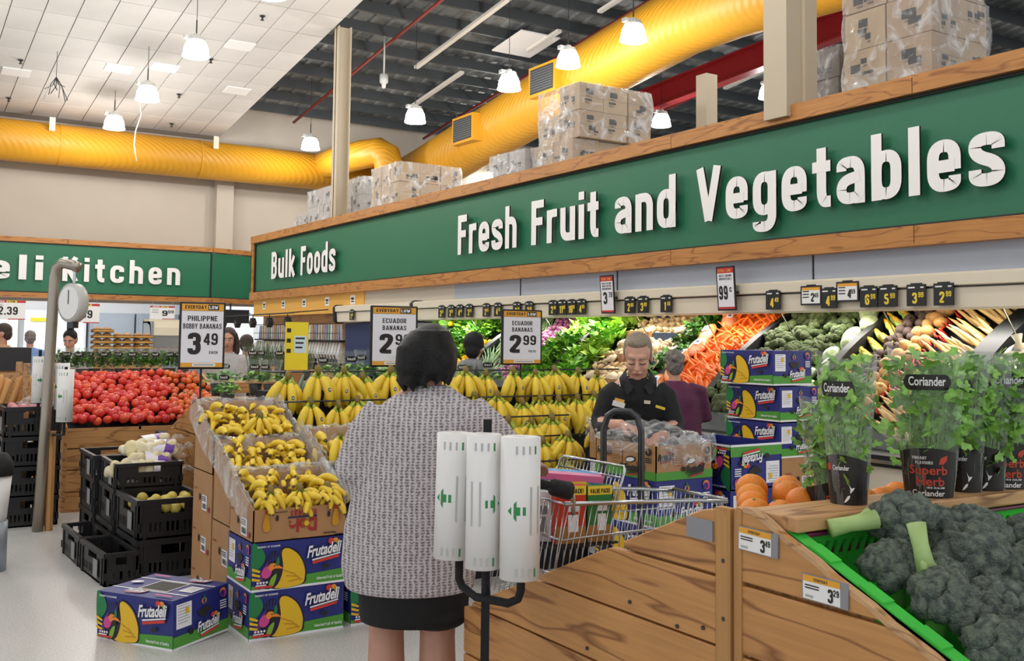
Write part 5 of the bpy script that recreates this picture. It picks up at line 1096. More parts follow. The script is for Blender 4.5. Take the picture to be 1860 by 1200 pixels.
# onions peeping over the far bin
mat('onion_brown','#c8975a',.4,rnd=.12,var=.15,scale=10,stretch=(5,5,1)); om=MB().ball((0,0,0),(.045,.045,.04),12,8).tube([(0,0,.034),(0,0,.055)],[.012,.004],6).make(['onion_brown'],True); random.seed(3)
for i in range(46):
    y=2.15+.13*(i//5)+U(-.03,.03); x=1.97+.11*(i%5)+U(-.02,.02); tag(link('brown_onion',om,None,(x,y,1.03-(y-1.9)*.385+.02+U(0,.02)),(U(-1,1),U(-1,1),0),U(.9,1.15)),'brown onion heaped in the sloping bin beside the trolley','onion','brown onions')
# oranges
mat('orange_skin','#ef8a1a',.42,bump=.25,bscale=160,rnd=.06,var=.05,scale=6); orm=MB().ball((0,0,0),(.047,.047,.045),18,12); orm.m=1; orm.tube([(0,0,.043),(0,0,.047)],[.006,.003],6); orm=orm.make(['orange_skin','leaf_mid'],True)
random.seed(9)
for i,(x,z,y) in enumerate(((2.16,1.06,2.1),(2.2,1.075,2.15),(2.25,1.085,2.2),(2.22,1.06,2.06),(2.33,1.08,2.08),(2.36,1.09,2.16),(2.44,1.075,2.06),(2.4,1.1,2.2),(2.49,1.095,2.14),(2.56,1.1,2.2),(2.57,1.07,2.05),(2.31,1.1,2.26),(2.73,1.055,2.1),(2.82,1.06,2.12),(2.66,1.05,2.2),(2.66,1.06,2.06))):
    tag(link('orange',orm,None,(x,y,z+.0),(U(-1,1),U(-1,1),U(0,6)),U(.95,1.06)),'ripe orange heaped behind the ledge beside the coriander','orange','oranges behind the ledge')
tag(MB().b(2.1,3.0,1.93,2.3,.9,.99).build('orange_tray',['matt_black']),'low black tray under the oranges','tray')
# ---------------------------------------------------------------- green crate and broccoli
mat('crate_green','#45c548',.35); mat('crate_purple','#6b2447',.4)
SLP=-math.atan(.43)
gc=empty('green_crate',(1.93,1.745,1.09),(0,0,0),'bright green plastic crate of broccoli set on the sloping bin','crate')
gc.rotation_euler=(-SLP,0,0)   # local -y runs down the slope
W,Lg=1.25,1.4
def slats(name,fn): fn().build(name,['crate_green'],gc)
MB().b(0,W,-Lg,0,-.12,-.11).build('base',['crate_green'],gc); m=MB(); m.b(0,.012,-Lg,0,-.12,0)
for k in range(14): m.b(-.012,0,-Lg+.1*k,-Lg+.1*k+.012,-.1,-.012)
m.build('side_wall',['crate_green'],gc); MB().b(-.035,.012,-Lg,0,-.004,.008).b(-.035,-.029,-Lg,0,-.03,.008).build('rim',['crate_green'],gc)
lug=MB().b(-.03,.008,0,.07,.008,.014).make(['crate_green'])
for k in range(9): link('rim_lug',lug,gc,(0,-Lg+.155*k+.02,0))
m=MB(); m.b(0,W,-.012,0,-.12,-.085).b(0,W,-.012,0,-.03,.0)
for k in range(40): m.b(k*.032,k*.032+.016,-.012,0,-.085,-.03)
m.build('back_wall',['crate_green'],gc); MB().b(W-.012,W,-Lg,0,-.12,0).build('side_wall',['crate_green'],gc)
tag(bevel(MB().b(1.93,3.2,1.762,1.785,1.02,1.085).b(1.93,3.2,1.72,1.785,1.078,1.09).build('purple_crate',['crate_purple']),.005,2),'purple plastic crate rim behind the green broccoli crate','crate')
mat('broc_near','#5c6863',.75,rnd=.15,hex2='#93a08d',scale=55,bump=1,bscale=230); mat('broc_cut','#a9c57c',.5,var=.12,scale=14); mat('broc_leaf','#8fb08c',.5,var=.15)
def broc_big(seed,r=.085):
    random.seed(seed); m=MB(); cl=[]
    for k in range(15):
        a=2.39996*k; ph=math.sqrt((k+.3)/15)*1.45; d=Vector((math.sin(ph)*math.cos(a),math.sin(ph)*math.sin(a),math.cos(ph)*.8)); cl.append((d*r*.68,r*U(.34,.46)))
    bm=bmesh.new()
    for c,q in cl:
        g=bmesh.ops.create_icosphere(bm,subdivisions=3,radius=q); off=Vector((seed,c.x*40,c.y*40))
        for v in g['verts']:
            d=v.co.normalized(); f=noise.voronoi(v.co*95+off)[0][0]; v.co=d*(q*(1.06-.42*f))+c
    me=bpy.data.meshes.new('b'); bm.to_mesh(me); bm.free(); m.mesh(me,mi=0)
    m.m=1; L=U(.09,.12)
    m.tube([(0,0,.02),(0,0,-.04),(.004,0,-L*.7),(.002,.004,-L)],[.045,.026,.022,.026],10)
    for k in range(7):
        a=k*.9; m.tube([(0,0,-.05),(.025*math.cos(a),.025*math.sin(a),-.02),(.05*math.cos(a),.05*math.sin(a),.012)],[.013,.011,.016],6)
    root=None; return m.make(['broc_near','broc_cut'],True)
BB=[broc_big(k) for k in range(3)]
lf=MB(); lf.add([(0,0,0),(.03,.02,.008),(.065,.018,.004),(.09,0,-.01),(.065,-.02,.004),(.03,-.02,.01)],[(0,1,2,3,4,5)]); lf=lf.make(['broc_leaf'],True)
random.seed(17)
BR=[(2.2,1.64,1.14,(.0,-.5,0),1.05,1,'stalk pointing to the ledge corner, highest in the crate'),(2.08,1.58,1.05,(.2,.3,1),.95,0,'in the upper corner against the green rim'),(2.29,1.52,1.06,(.3,.1,2),1.2,0,'large, in the middle of the upper row'),(2.47,1.62,1.08,(.2,.2,3),1.1,0,'behind the large upper head by the purple rim'),(2.62,1.56,1.06,(.3,-.2,4),1.1,0,'at the picture edge in the upper row'),(2.36,1.66,1.09,(-.1,.1,1),1.0,0,'tucked under the purple rim'),
(2.07,1.44,1.0,(.3,.2,5),1.05,0,'second along the green rim'),(2.2,1.4,.985,(.3,.2,2.2),.95,2,'with a pale leaf in the middle of the crate'),(2.45,1.43,1.02,(.4,.1,1.2),1.15,0,'dark, at the picture edge in the second row'),(2.33,1.36,.96,(.2,1.9,.5),.95,1,'lying on its side with thick pale stalk'),
(2.14,1.5,1.03,(.3,.3,2),.85,0,'small, wedged between the rim row and the big upper head'),(2.36,1.46,1.02,(.2,.3,1),.9,2,'with a pale leaf right of the middle'),(2.12,1.36,.96,(.2,.3,4),.85,0,'small, between second and third along the rim'),(2.42,1.33,.95,(.2,.3,4),.9,0,'below the pale stalk'),(2.05,1.29,.935,(.3,.2,3),1.,0,'third along the green rim'),(2.17,1.27,.93,(.3,.1,.7),1.0,0,'in the third row of the crate'),(2.3,1.24,.91,(.3,-.1,2.5),1.0,0,'right of the third row head'),(2.08,1.16,.875,(.3,.2,1.7),1.05,0,'fourth along the green rim'),(2.22,1.13,.87,(.3,.1,4),1.05,0,'low in the crate at the picture bottom'),(2.38,1.12,.87,(.3,.1,5),1.05,0,'low in the crate at the picture corner'),(2.5,1.25,.92,(.3,0,1),1.05,0,'beside the pale stalk at the picture edge'),(2.72,1.42,1.0,(.3,.1,2),1.05,0,'beyond the picture edge'),(2.1,1.02,.82,(.3,.1,2),1.05,0,'below the picture edge'),(2.3,1.0,.81,(.3,.1,2.6),1.05,0,'below the picture corner')]
for i,(x,y,z,r_,s,k,lb) in enumerate(BR):
    o=tag(link('broccoli',BB[i%3],None,(x,y,z-.035),tuple((Vector((-.45+U(-.25,.25),-.42+U(-.25,.25),.8)).to_track_quat('Z','Y').to_matrix()@Euler((0,0,U(0,6))).to_matrix()).to_euler()) if k!=1 else r_,s*1.0),'dark green broccoli head '+lb,'broccoli','broccoli heads in the green crate')
    if k==2: link('leaf',lf,o,(.04,-.06,-.01),(.3,.2,-.6))
def stalk(loc,rot,label):
    o=tag(MB().tube([(0,0,0),(0,0,.05),(.003,0,.12)],[.023,.019,.024],10).tube([(0,0,.06),(.022,.01,.1)],[.008,.008],6).tube([(0,0,.07),(-.02,.01,.11)],[.009,.009],6).tube([(0,0,.09),(.004,.024,.125)],[.009,.008],6).build('broccoli_stalk',['broc_cut'],None,True,loc,rot),label,'broccoli','broccoli stalks'); return o
stalk((2.0,1.7,1.1),(0,R(78),R(-28)),'thick pale broccoli stalk lying towards the ledge corner'); stalk((2.1,1.53,1.13),(R(160),R(10),0),'pale cut broccoli stalk standing upright in the crate'); stalk((2.42,1.3,.99),(0,R(95),R(200)),'pale cut broccoli stalk lying at the picture edge')

# ---------------------------------------------------------------- coriander pots
mat('cori_leaf','#80b04c',.45,var=.25,scale=30,rnd=.08); mat('cori_stem','#93b869',.5); film('cori_sleeve','#eef3ee',.055,.08,16,.35,.08); mat('superb_red','#c4432e',.5); mat('wrap_black','#1d1916',.4)
def coriander_me(seed,hgt=.34,n=46):
    random.seed(seed); m=MB()
    for k in range(n):
        a=U(0,6.283); q=U(.005,.035); h=hgt*U(.5,1.12); o=U(.02,.075); top=Vector((o*math.cos(a),o*math.sin(a),h))
        m.m=1; m.tube([(q*math.cos(a),q*math.sin(a),.09),(q*1.3*math.cos(a),q*1.3*math.sin(a),h*.6),top],[.0016,.0014,.001],3,False)
        for j in range(7):
            c=top+Vector((U(-.035,.035),U(-.035,.035),U(-.11,.012)))
            if c.xy.length>.085: continue
            m.m=0; nrm=Vector((U(-1,1),U(-1,1),U(.1,1))).normalized(); t=nrm.orthogonal().normalized(); b_=nrm.cross(t); s=U(.011,.021)
            base=c; 
            for L in range(3):
                an=(L-1)*1.1+U(-.2,.2)+j; d=t*math.cos(an)+b_*math.sin(an); e=d.cross(nrm)
                m.add([base,base+d*s*.6+e*s*.5+nrm*s*.12,base+d*s*1.25+e*s*.25,base+d*s*1.25-e*s*.25,base+d*s*.6-e*s*.5+nrm*s*.12],[(0,1,2,3,4)])
    return m.make(['cori_leaf','cori_stem'])
CO=[coriander_me(k) for k in range(3)]
def cori_print(kind):
    m=MB(); z1=.13; f=wrapfn(0,.046,.38,.078,e=.0012); f2=wrapfn(0,.046,.38,.078,e=.002)
    n=30; vs=[];fs=[]
    for i in range(n+1):
        u=-.145+.29*i/n; zt=.118+.012*math.cos(u*26)
        vs+=[f(u*.985,0.),f(u,zt)]
    for i in range(n): fs.append((2*i,2*i+2,2*i+3,2*i+1))
    m.m=0; m.add(vs,fs)
    lab_patch(.098,.04,.3,f,0,m,14); put(m,'Coriander',0,.292,.022,.074,1,0,fn=f2,bold=-.03)
    if kind=='front':
        put(m,'VIBRANT',-.018,.1,.008,.03,1,0,fn=f2,bold=.0); put(m,'FLAVOURS',-.008,.088,.008,.034,1,0,fn=f2,bold=0.)
        put(m,'Superb',0,.062,.022,.078,2,0,fn=f2,bold=-.03); put(m,'Herb',.004,.033,.022,.056,2,0,fn=f2,bold=-.03); put(m,'NEW ZEALAND',.015,.025,.005,.035,1,0,fn=f2,bold=0.)
        put(m,'Coriander',0,.006,.014,.066,1,0,fn=f2,bold=-.02)
        m.m=2; m.add([f2(u,v) for u,v in ((.02,.088),(.024,.104),(.04,.112),(.038,.098),(.03,.088))],[(0,1,2,3,4)])
    else:
        put(m,'Coriander',.004,.09,.012,.045,1,0,fn=f2,bold=-.02); m.m=2; m.add([f2(u,v) for u,v in ell(-.032,.097,.008,.01,12)],[tuple(range(12))])
        m.m=3
        for k in range(9): m.add([f2(u,v) for u,v in ((-.04,.077-.005*k),(.0+.012*(k%3),.077-.005*k),(.0+.012*(k%3),.0785-.005*k),(-.04,.0785-.005*k))],[(0,1,2,3)])
        m.m=1
        m.add([f2(.026+u,.05+v) for u,v in ((.0,.0),(.004,-.006),(.012,-.004),(.009,-.01),(.004,-.016),(.0,-.02),(.001,-.01),(-.002,.004),(-.004,.011))],[tuple(range(9))])
        m.add([f2(.02+u,.026+v) for u,v in ((.006,.0),(.004,-.008),(-.004,-.017),(-.01,-.02),(-.007,-.012),(.0,-.002))],[tuple(range(6))])
    return m.make(['wrap_black','letter_white','superb_red','p_grey'])
CP={k:cori_print(k) for k in ('front','back')}
pot_c=MB().lathe([(.001,.001),(.042,.001),(.052,.085),(.047,.085),(.001,.08)],18).make(['wrap_black'],True)
def sleeve_me(seed):
    random.seed(seed); m=MB(); n=26; vs=[];fs=[]; zs=[0,.06,.12,.2,.28,.34,.385]
    for z in zs:
        r=.046+.032*z/.38
        for j in range(n):
            a=2*PI*j/n; w=1+.035*math.sin(3*a+seed+z*9)+.02*math.sin(7*a+z*20); fl=1-.18*max(0,(z-.2)/.2)*abs(math.sin(a)); vs.append((r*w*math.cos(a),r*w*fl*math.sin(a),z+(.012*math.sin(2*a+seed) if z>.38 else 0)))
    for i in range(len(zs)-1):
        for j in range(n): j2=(j+1)%n; fs.append((i*n+j,i*n+j2,(i+1)*n+j2,(i+1)*n+j))
    m.add(vs,fs); return m.make(['cori_sleeve'],True)
SLV=[sleeve_me(k) for k in range(3)]
CORI=[(2.205,1.81,1.131,.4,'back',1.0,'coriander pot in clear sleeve standing first on the ledge, care text and island map showing'),(2.515,1.79,1.131,-.05,'front',1.05,'coriander pot in clear sleeve with full red and white front label'),(2.69,1.80,1.131,.35,'back',1.,'coriander pot in clear sleeve half hidden behind its neighbour in the middle'),(2.775,1.785,1.131,.5,'back',1.,'coriander pot in clear sleeve second from the picture edge'),(2.865,1.79,1.131,.1,'front',1.05,'coriander pot in clear sleeve closest to the picture edge'),(2.365,2.03,1.04,.9,'front',.9,'coriander pot standing low behind the first one'),(2.98,1.8,1.131,.3,'front',1.,'coriander pot outside the picture edge')]
for i,(x,y,z,a,k,s,lb) in enumerate(CORI):
    r=empty('coriander_pot',(x,y,z),CAMROT-.35+a*-1 if k=='back' else CAMROT-.35+a,lb,'herb','sleeved coriander pots'); r.scale=(s*1.27,s*1.2,s) if k=='front' and i<5 else (s,)*3
    link('pot',pot_c,r); link('foliage',CO[i%3],r,None,(0,0,i*1.3)); link('sleeve',SLV[i%3],r); link('wrap_print',CP[k],r)

# ================================================================ shopping trolley
mat('wire','#bfc2c6',.22,metal=1)
tr=empty('shopping_trolley',(2.38,3.31,0),0,'chrome wire shopping trolley with black handle beside the onion bin','trolley')
TL,TW=.92,.5; ZR=lambda t:.905-.06*t; ZB=lambda t:.5+.1*t
def side(y0,y1):
    m=MB(); n=30
    for k in range(n+1):
        t=k/n; yy=y0+(y1-y0)*t; m.tube([(TL*t,yy,ZR(t)),(TL*t-.08*(1-t),yy+(.03 if y0<.1 else -.03),ZB(t))],.0027,4)
    for f in (.35,.7): m.tube([(-.08*f,y0+(.03*f if y0<.1 else -.03*f),ZR(0)+(ZB(0)-ZR(0))*f),(TL,y1,ZR(1)+(ZB(1)-ZR(1))*f)],.0042,5)
    m.tube([(-.02,y0,ZR(0)),(TL*.8,y0+(y1-y0)*.8,ZR(.8)),(TL,y1,ZR(1)-.01)],.009,8); m.build('side_panel',['wire'],tr,True)
side(0,.07); side(TW,TW-.07)
m=MB()
for k in range(13): y=.07+(TW-.14)*k/12; m.tube([(TL,y,ZR(1)),(TL-.03,y,ZB(1)),(-.08,y,ZB(0))],.0027,4)
m.tube([(TL,.07,ZR(1)),(TL,TW-.07,ZR(1))],.008,8); m.build('front_panel',['wire'],tr,True)
m=MB()
for k in range(15): y=TW*k/14; m.tube([(-.02,y,.905),(-.1,y,.5)],.0027,4)
for z in (.905,.77,.64): m.tube([(-.02-.2*(.905-z),0,z),(-.02-.2*(.905-z),TW,z)],.005,6)
m.build('rear_panel',['wire'],tr,True)
m=MB()
for k in range(19): y=.02+(TW-.04)*k/18; m.tube([(.24,y,.84),(.3,y,1.02)],.003,4)
m.tube([(.23,.02,.83),(.295,.02,1.015),(.305,.035,1.03),(.305,TW-.035,1.03),(.295,TW-.02,1.015),(.23,TW-.02,.83)],.006,6); m.tube([(.285,.02,.985),(.285,TW-.02,.985)],.004,6); m.build('child_seat',['wire'],tr,True)
for y in (0.0,TW): MB().tube([(.02,y,.86),(.02,y,.93),(.0,y,.965),(-.04,y,.975),(-.08,y,.978)],.009,8).build('handle_arm',['wire'],tr,True)
MB().tube([(-.085,-.03,.978),(-.085,TW+.03,.978)],.018,12).build('handle',['matt_black'],tr,True); MB().tube([(-.1,-.03,.98),(-.02,-.025,.96)],[.032,.036],12).build('handle_end',['matt_black'],tr,True)
for y in (.05,TW-.05): MB().tube([(-.1,y,.5),(-.06,y,.2),(.1,y,.13),(TL*.9,y,.15),(TL*.85,y,.55)],.012,8).build('chassis_tube',['wire'],tr,True)
for x in (-.0,TL*.9):
    for y in (.05,TW-.05): MB().tube([(x,y-.012,.06),(x,y+.012,.06)],.06,14).build('wheel',['matt_black'],tr,True)
MB().b(-.05,.27,.03,TW-.03,.72,.728).build('seat_tray',['matt_black'],tr)
Tm=Matrix.Translation(tr.location)
mat('val_orange','#e8741f',.4); mat('val_green','#2c7a35',.4); mat('snack_blue','#2f8fd0',.4); mat('snack_pink','#d86a9a',.4); mat('snack_brown','#a8763c',.5); mat('val_red','#c93a22',.4)
def pack(p,d,rz,cols,label,words=True):
    r=empty('grocery_box',tuple(Tm@Vector(p)),rz,label,'box','groceries in the trolley'); w,dp,h=d
    m=MB(); m.m=0; m.b(-w/2,w/2,-dp/2,dp/2,0,h); e=-dp/2-.0008
    m.m=1; m.flat([(-w/2,h*.84),(w/2,h*.84),(w/2,h),(-w/2,h)],e)
    m.m=2; m.flat([(-w/2,0),(w/2,0),(w/2,h*.3),(-w/2,h*.3)],e); m.m=3; m.flat([(-w*.1,h*.55),(w*.3,h*.55),(w*.3,h*.72),(-w*.1,h*.72)],e-.0005); m.flat([(-w*.1,h*.2),(w*.25,h*.2),(w*.25,h*.5),(-w*.1,h*.5)],e-.0005)
    if words: put(m,'VALUE PACK!',0,h*.87,h*.08,w*.82,4,e-.001,bold=.04)
    m.build('carton',cols,r)
pack((.07,.1,.73),(.13,.05,.23),-.25,['val_red','price_yellow','snack_brown','p_white','ink'],'orange and red value pack snack box in the trolley, partly overlapped'); pack((.14,.16,.73),(.13,.05,.235),-.3,['val_orange','price_yellow','snack_brown','p_white','ink'],'orange value pack snack box in the middle of the trolley'); pack((.2,.08,.73),(.11,.05,.225),-.2,['val_green','price_yellow','snack_brown','p_white','ink'],'green value pack snack box in the trolley')
pack((.0,.2,.73),(.08,.07,.2),-.5,['white','p_white','p_white','p_grey','ink'],'white carton standing in the trolley below the handle',False); pack((.0,.36,.73),(.1,.1,.12),0,['val_red','p_white','p_pink','p_white','ink'],'small red and white tub in the trolley',False)
r=tag(MB().b(-.17,.17,-.09,.09,0,.03).build('flat_box',['snack_blue'],None,False,tuple(Tm@Vector((.13,.25,.965))),(.0,R(4),-.5)),'flat blue and pink box lying in the trolley child seat','box'); MB().b(-.1,.171,-.091,-.0,.004,.0305).build('box_panel',['snack_pink'],r)
# ================================================================ cartons on the stock trolley and its handle
o=open_box((3.7,4.36,.822),R(-90),'open brown printed carton of bananas in front of the employee',.18,.18,'card',None)
for a,loc in ((0,(BL/2+.0015,-BD/2,0)),):
    q=link('print',A_B,o,loc,(0,0,R(90))); q.scale=(BD/BL,1,.73)
q=link('print',A_B,o,(-BL/2,-BD/2-.0015,0)); q.scale=(1,1,.73)
random.seed(12)
small_bananas(3.7,4.4,.9,.9,15,'pale banana inside the brown carton before the employee',False,.28)
for i in range(3): closed_box((3.7,4.36,.083+.246*i),R(-90),['blue banana carton lowest on the stock trolley below the employee','blue banana carton second on the stock trolley below the employee','blue banana carton under the open brown carton'][i])
for i in range(2): closed_box((4.19,4.32,.25+.247*i-.0),R(-90),['blue banana carton low beside the brown carton stack','blue banana carton under the upturned open one'][i])
closed_box((4.19,4.32,.003),R(-90),'blue banana carton at the floor beside the stock trolley')
open_box((4.19,4.32,.745),R(-90),'upturned open blue carton next to the brown printed one',.245,.245,'p_blue',(A_L,A_S),False,None,True)
MB().tube([(-.54,-.12,.07),(-.54,-.12,1.1),(-.525,-.135,1.17),(-.5,-.16,1.195),(-.45,-.22,1.195),(-.425,-.245,1.17),(-.41,-.26,1.1),(-.41,-.26,.07)],.017,8).build('handle_frame',['dark_steel'],PAL,True)
# crumpled clear bag in the brown carton
def crumple(loc,rad,label,seed,mt='liner'):
    random.seed(seed); bm=bmesh.new(); bmesh.ops.create_icosphere(bm,subdivisions=4,radius=1)
    for v in bm.verts:
        n_=noise.noise(v.co*2.3+Vector((seed,0,0)))*.45+noise.noise(v.co*6+Vector((0,seed,0)))*.22; v.co=Vector((v.co.x*rad[0],v.co.y*rad[1],v.co.z*rad[2]))*(1+n_)
    bmesh.ops.delete(bm,geom=[f for f in bm.faces if f.calc_center_median().z<-rad[2]*.35],context='FACES')
    me=bpy.data.meshes.new('c'); bm.to_mesh(me); bm.free(); me.materials.append(MATS[mt]); return tag(link('plastic_bag',me,None,loc),label,'plastic bag')
crumple((3.66,4.34,.99),(.27,.24,.11),'crumpled clear plastic liner spilling over the brown carton',3)
# box of bananas beside the stand
for i in range(3): closed_box((4.52,5.5,.0+.247*i),0,['blue banana carton on the floor beside the banana stand','blue banana carton in the middle beside the banana stand','blue banana carton under the open box beside the stand'][i])
open_box((4.52,5.5,.74),0,'open lined carton of bananas between the stand and the employee',.13,.24,'card',None)
random.seed(14); small_bananas(4.52,5.5,.84,.9,25,'banana loose in the lined carton by the employee',True)

for _h in HB+HS:
    for _c in list(_K[_h.name]):
        for _d in list(_K.get(_c.name,())): bpy.data.objects.remove(_d)
        bpy.data.objects.remove(_c)
    bpy.data.objects.remove(_h)
# ================================================================ people
mat('skin','#c9957c',.5,sss=.08,var=.04,scale=8); mat('skin_pale','#d3a08a',.5,sss=.08,var=.08,scale=14); mat('skin_leg','#b98a74',.5,sss=.05,var=.08,scale=10); mat('hair_black','#060607',.42,var=.3,scale=30,bump=1,bscale=60,stretch=(6,6,1)); mat('hair_grey','#a2937f',.55,var=.3,scale=40,bump=.8,bscale=70,stretch=(5,2,1)); mat('hair_brown','#3b2a22',.45,var=.25,scale=30,bump=.6,stretch=(6,6,1)); mat('hair_silver','#77706b',.6,var=.35,scale=35,bump=1,bscale=50)
mat('jacket_black','#101013',.75,bump=.4,bscale=25); mat('skirt_black','#0e0d0f',.8,bump=.25,bscale=14); mat('jumper_purple','#5a2347',.8,bump=.5,bscale=120,var=.12,scale=12); mat('grey_jacket','#6f7276',.6,bump=.5,bscale=12); mat('tan_coat','#b58a5c',.8,var=.1); mat('lip','#9a4f4a',.5); mat('eye_dark','#221b18',.4); mat('eye_white','#e6ded8',.3); mat('blue_shirt','#6f8fc0',.7); mat('grey_cloth','#b9b4b2',.8)
def knit():
    """chunky marled knit: ribs of short dark dashes on pale grey"""
    m=mat('cardigan_knit','#b3adae',.95); nt=m.node_tree; N=nt.nodes; L=nt.links; b=N['Principled BSDF']
    tc=N.new('ShaderNodeTexCoord'); mp=N.new('ShaderNodeMapping'); mp.inputs['Scale'].default_value=(1,.25,1); L.new(tc.outputs['Object'],mp.inputs[0])
    wv=N.new('ShaderNodeTexWave'); wv.bands_direction='Z'; wv.inputs['Scale'].default_value=30; wv.inputs['Distortion'].default_value=5; wv.inputs['Detail'].default_value=2; wv.inputs['Detail Scale'].default_value=5; L.new(mp.outputs[0],wv.inputs['Vector'])
    w2=N.new('ShaderNodeTexWave'); w2.bands_direction='X'; w2.inputs['Scale'].default_value=16; w2.inputs['Distortion'].default_value=3; w2.inputs['Detail Scale'].default_value=3; L.new(mp.outputs[0],w2.inputs['Vector'])
    nz=N.new('ShaderNodeTexNoise'); nz.inputs['Scale'].default_value=130; L.new(tc.outputs['Object'],nz.inputs['Vector'])
    mu=N.new('ShaderNodeMath'); mu.operation='MULTIPLY'; L.new(wv.outputs['Fac'],mu.inputs[0]); L.new(w2.outputs['Fac'],mu.inputs[1])
    a=N.new('ShaderNodeMath'); a.operation='MULTIPLY_ADD'; a.inputs[1].default_value=.55; L.new(nz.outputs[0],a.inputs[0]); L.new(mu.outputs[0],a.inputs[2])
    rp=N.new('ShaderNodeValToRGB'); L.new(a.outputs[0],rp.inputs[0]); e=rp.color_ramp.elements; e[0].position=.25; e[0].color=lin('#cfc8ca'); e[1].position=.95; e[1].color=lin('#7d7579')
    L.new(rp.outputs[0],b.inputs['Base Color']); bp=N.new('ShaderNodeBump'); bp.inputs['Strength'].default_value=.6; bp.inputs['Distance'].default_value=.006; bp.invert=True; L.new(a.outputs[0],bp.inputs['Height']); L.new(bp.outputs[0],b.inputs['Normal'])
knit()
def hand_on(m,wr,dirv,up,sx=1,curl=.6,s=1.):
    """palm and five fingers; dirv = fingers' direction, up = back of the hand"""
    wr=Vector(wr); d=Vector(dirv).normalized(); u=Vector(up); u=(u-d*u.dot(d)).normalized(); a=d.cross(u)*sx
    m.tube([wr,wr+d*.03*s,wr+d*.085*s],[(.02*s,.028*s),(.016*s,.038*s),(.014*s,.042*s)],10)
    for k,(o,L) in enumerate(((-.032,.062),(-.011,.075),(.011,.07),(.031,.056))):
        p0=wr+d*.08*s+a*o*s; p1=p0+(d*math.cos(curl*.4)-u*math.sin(curl*.4))*L*.42*s; p2=p1+(d*math.cos(curl)-u*math.sin(curl))*L*.33*s; p3=p2+(d*math.cos(curl*1.7)-u*math.sin(curl*1.7))*L*.28*s
        m.tube([p0-d*.01,p0,p1,p2,p3],[.0095*s,.0095*s,.009*s,.008*s,.0065*s],7)
    p0=wr+d*.03*s-a*.028*s; p1=p0+(d*.6-a*.75-u*.2).normalized()*.035*s; m.tube([wr+d*.015*s,p0,p1,p1+(d-a*.15-u*.3).normalized()*.03*s],[.013*s,.013*s,.011*s,.008*s],7)
def head_shape(m,c,s=1.,pitch=0.,yaw=0.):
    """head looking along -y before pitch/yaw"""
    X=Matrix.Translation(c)@Euler((pitch,0,yaw)).to_matrix().to_4x4(); m.X=X
    m.ball((0,.012*s,.03*s),(.074*s,.09*s,.088*s),20,14); m.ball((0,-.022*s,-.035*s),(.06*s,.068*s,.082*s),18,12); m.ball((0,-.04*s,-.095*s),(.03*s,.034*s,.026*s),12,8)
    m.ball((0,-.062*s,.028*s),(.05*s,.03*s,.02*s),12,8); 
    for q in (-1,1): m.ball((q*.036*s,-.066*s,-.03*s),(.024*s,.022*s,.024*s),10,8); m.ball((q*.076*s,.012*s,-.012*s),(.009*s,.02*s,.032*s),10,8)
    m.tube([(0,-.086*s,.018*s),(0,-.1*s,-.012*s),(0,-.108*s,-.03*s),(0,-.09*s,-.04*s)],[.008*s,.01*s,.0135*s,.01*s],8)
    m.ball((0,-.088*s,-.062*s),(.026*s,.012*s,.012*s),10,6)
    m.X=Matrix.Identity(4); return X
def face(root,X,s=1.,closed=False,brow='hair_grey'):
    Xi=X; o=[]
    def part(name,mb,mt): ob=mb.build(name,[mt],root,True); return ob
    for q in (-1,1):
        m=MB(); m.X=X
        if closed:
            m.tube([(q*.014*s,-.0875*s,-.004*s),(q*.03*s,-.0895*s,-.009*s),(q*.048*s,-.08*s,-.005*s)],.0028*s,6); part('eyelid',m,'eye_dark')
        else:
            m.ball((q*.031*s,-.079*s,.0),(.014*s,.009*s,.007*s),10,6); e=part('eye',m,'eye_white'); m2=MB(); m2.X=X; m2.ball((q*.031*s,-.0865*s,.0),(.006*s,.003*s,.006*s),8,6); m2.build('iris',['eye_dark'],e)
        m=MB(); m.X=X; m.tube([(q*.013*s,-.09*s,.02*s),(q*.032*s,-.089*s,.026*s),(q*.052*s,-.076*s,.018*s)],[.003*s,.004*s,.002*s],6); part('eyebrow',m,brow)
    m=MB(); m.X=X; m.tube([(-.024*s,-.091*s,-.062*s),(0,-.0995*s,-.06*s),(.024*s,-.091*s,-.062*s)],[.002*s,.006*s,.002*s],8); part('mouth',m,'lip')
def person(loc,rz,label): return empty('person',loc,rz,label,'person')
# ---------------------------------------------------------------- shopper in the grey cardigan, seen from behind
p=person((1.808,3.444,0),CAMROT,'woman with black hair in a chunky grey cardigan and black skirt, seen from behind')
m=MB()
for q,x in ((-1,-.135),(1,.055)):
    m.tube([(x,-.01,.03),(x,0,.1),(x,-.02,.22),(x+.004,-.025,.32),(x+.0,0,.46),(x+.01,.0,.6),(x+.02,0,.8)],[.04,.042,.06,.07,.066,.08,.1],14); m.ball((x,.06,.035),(.045,.11,.035),12,8)
m.rings([(-.04,0,.72,.18,.14),(-.04,0,.9,.2,.16),(-.03,0,1.1,.19,.15),(-.01,0,1.28,.18,.12),(0,0,1.36,.09,.07)],20); m.tube([(0,0,1.33),(.01,.01,1.45)],.055,12)
m.tube([(-.18,0,1.28),(-.25,-.03,1.06),(-.2,.2,1.0),(-.17,.28,1.0)],[.05,.045,.035,.03],10); m.tube([(.17,0,1.28),(.3,.04,1.12),(.38,.16,1.06)],[.05,.045,.03],10); hand_on(m,(.38,.16,1.06),(.6,.8,-.1),(0,0,1),1,.9); hand_on(m,(-.17,.28,1.0),(.2,.9,0),(0,0,1),-1,.7)
X=head_shape(m,(.012,.03,1.49),1.,0,PI+.35); remesh(m.build('body',['skin_leg'],p),.008,4)
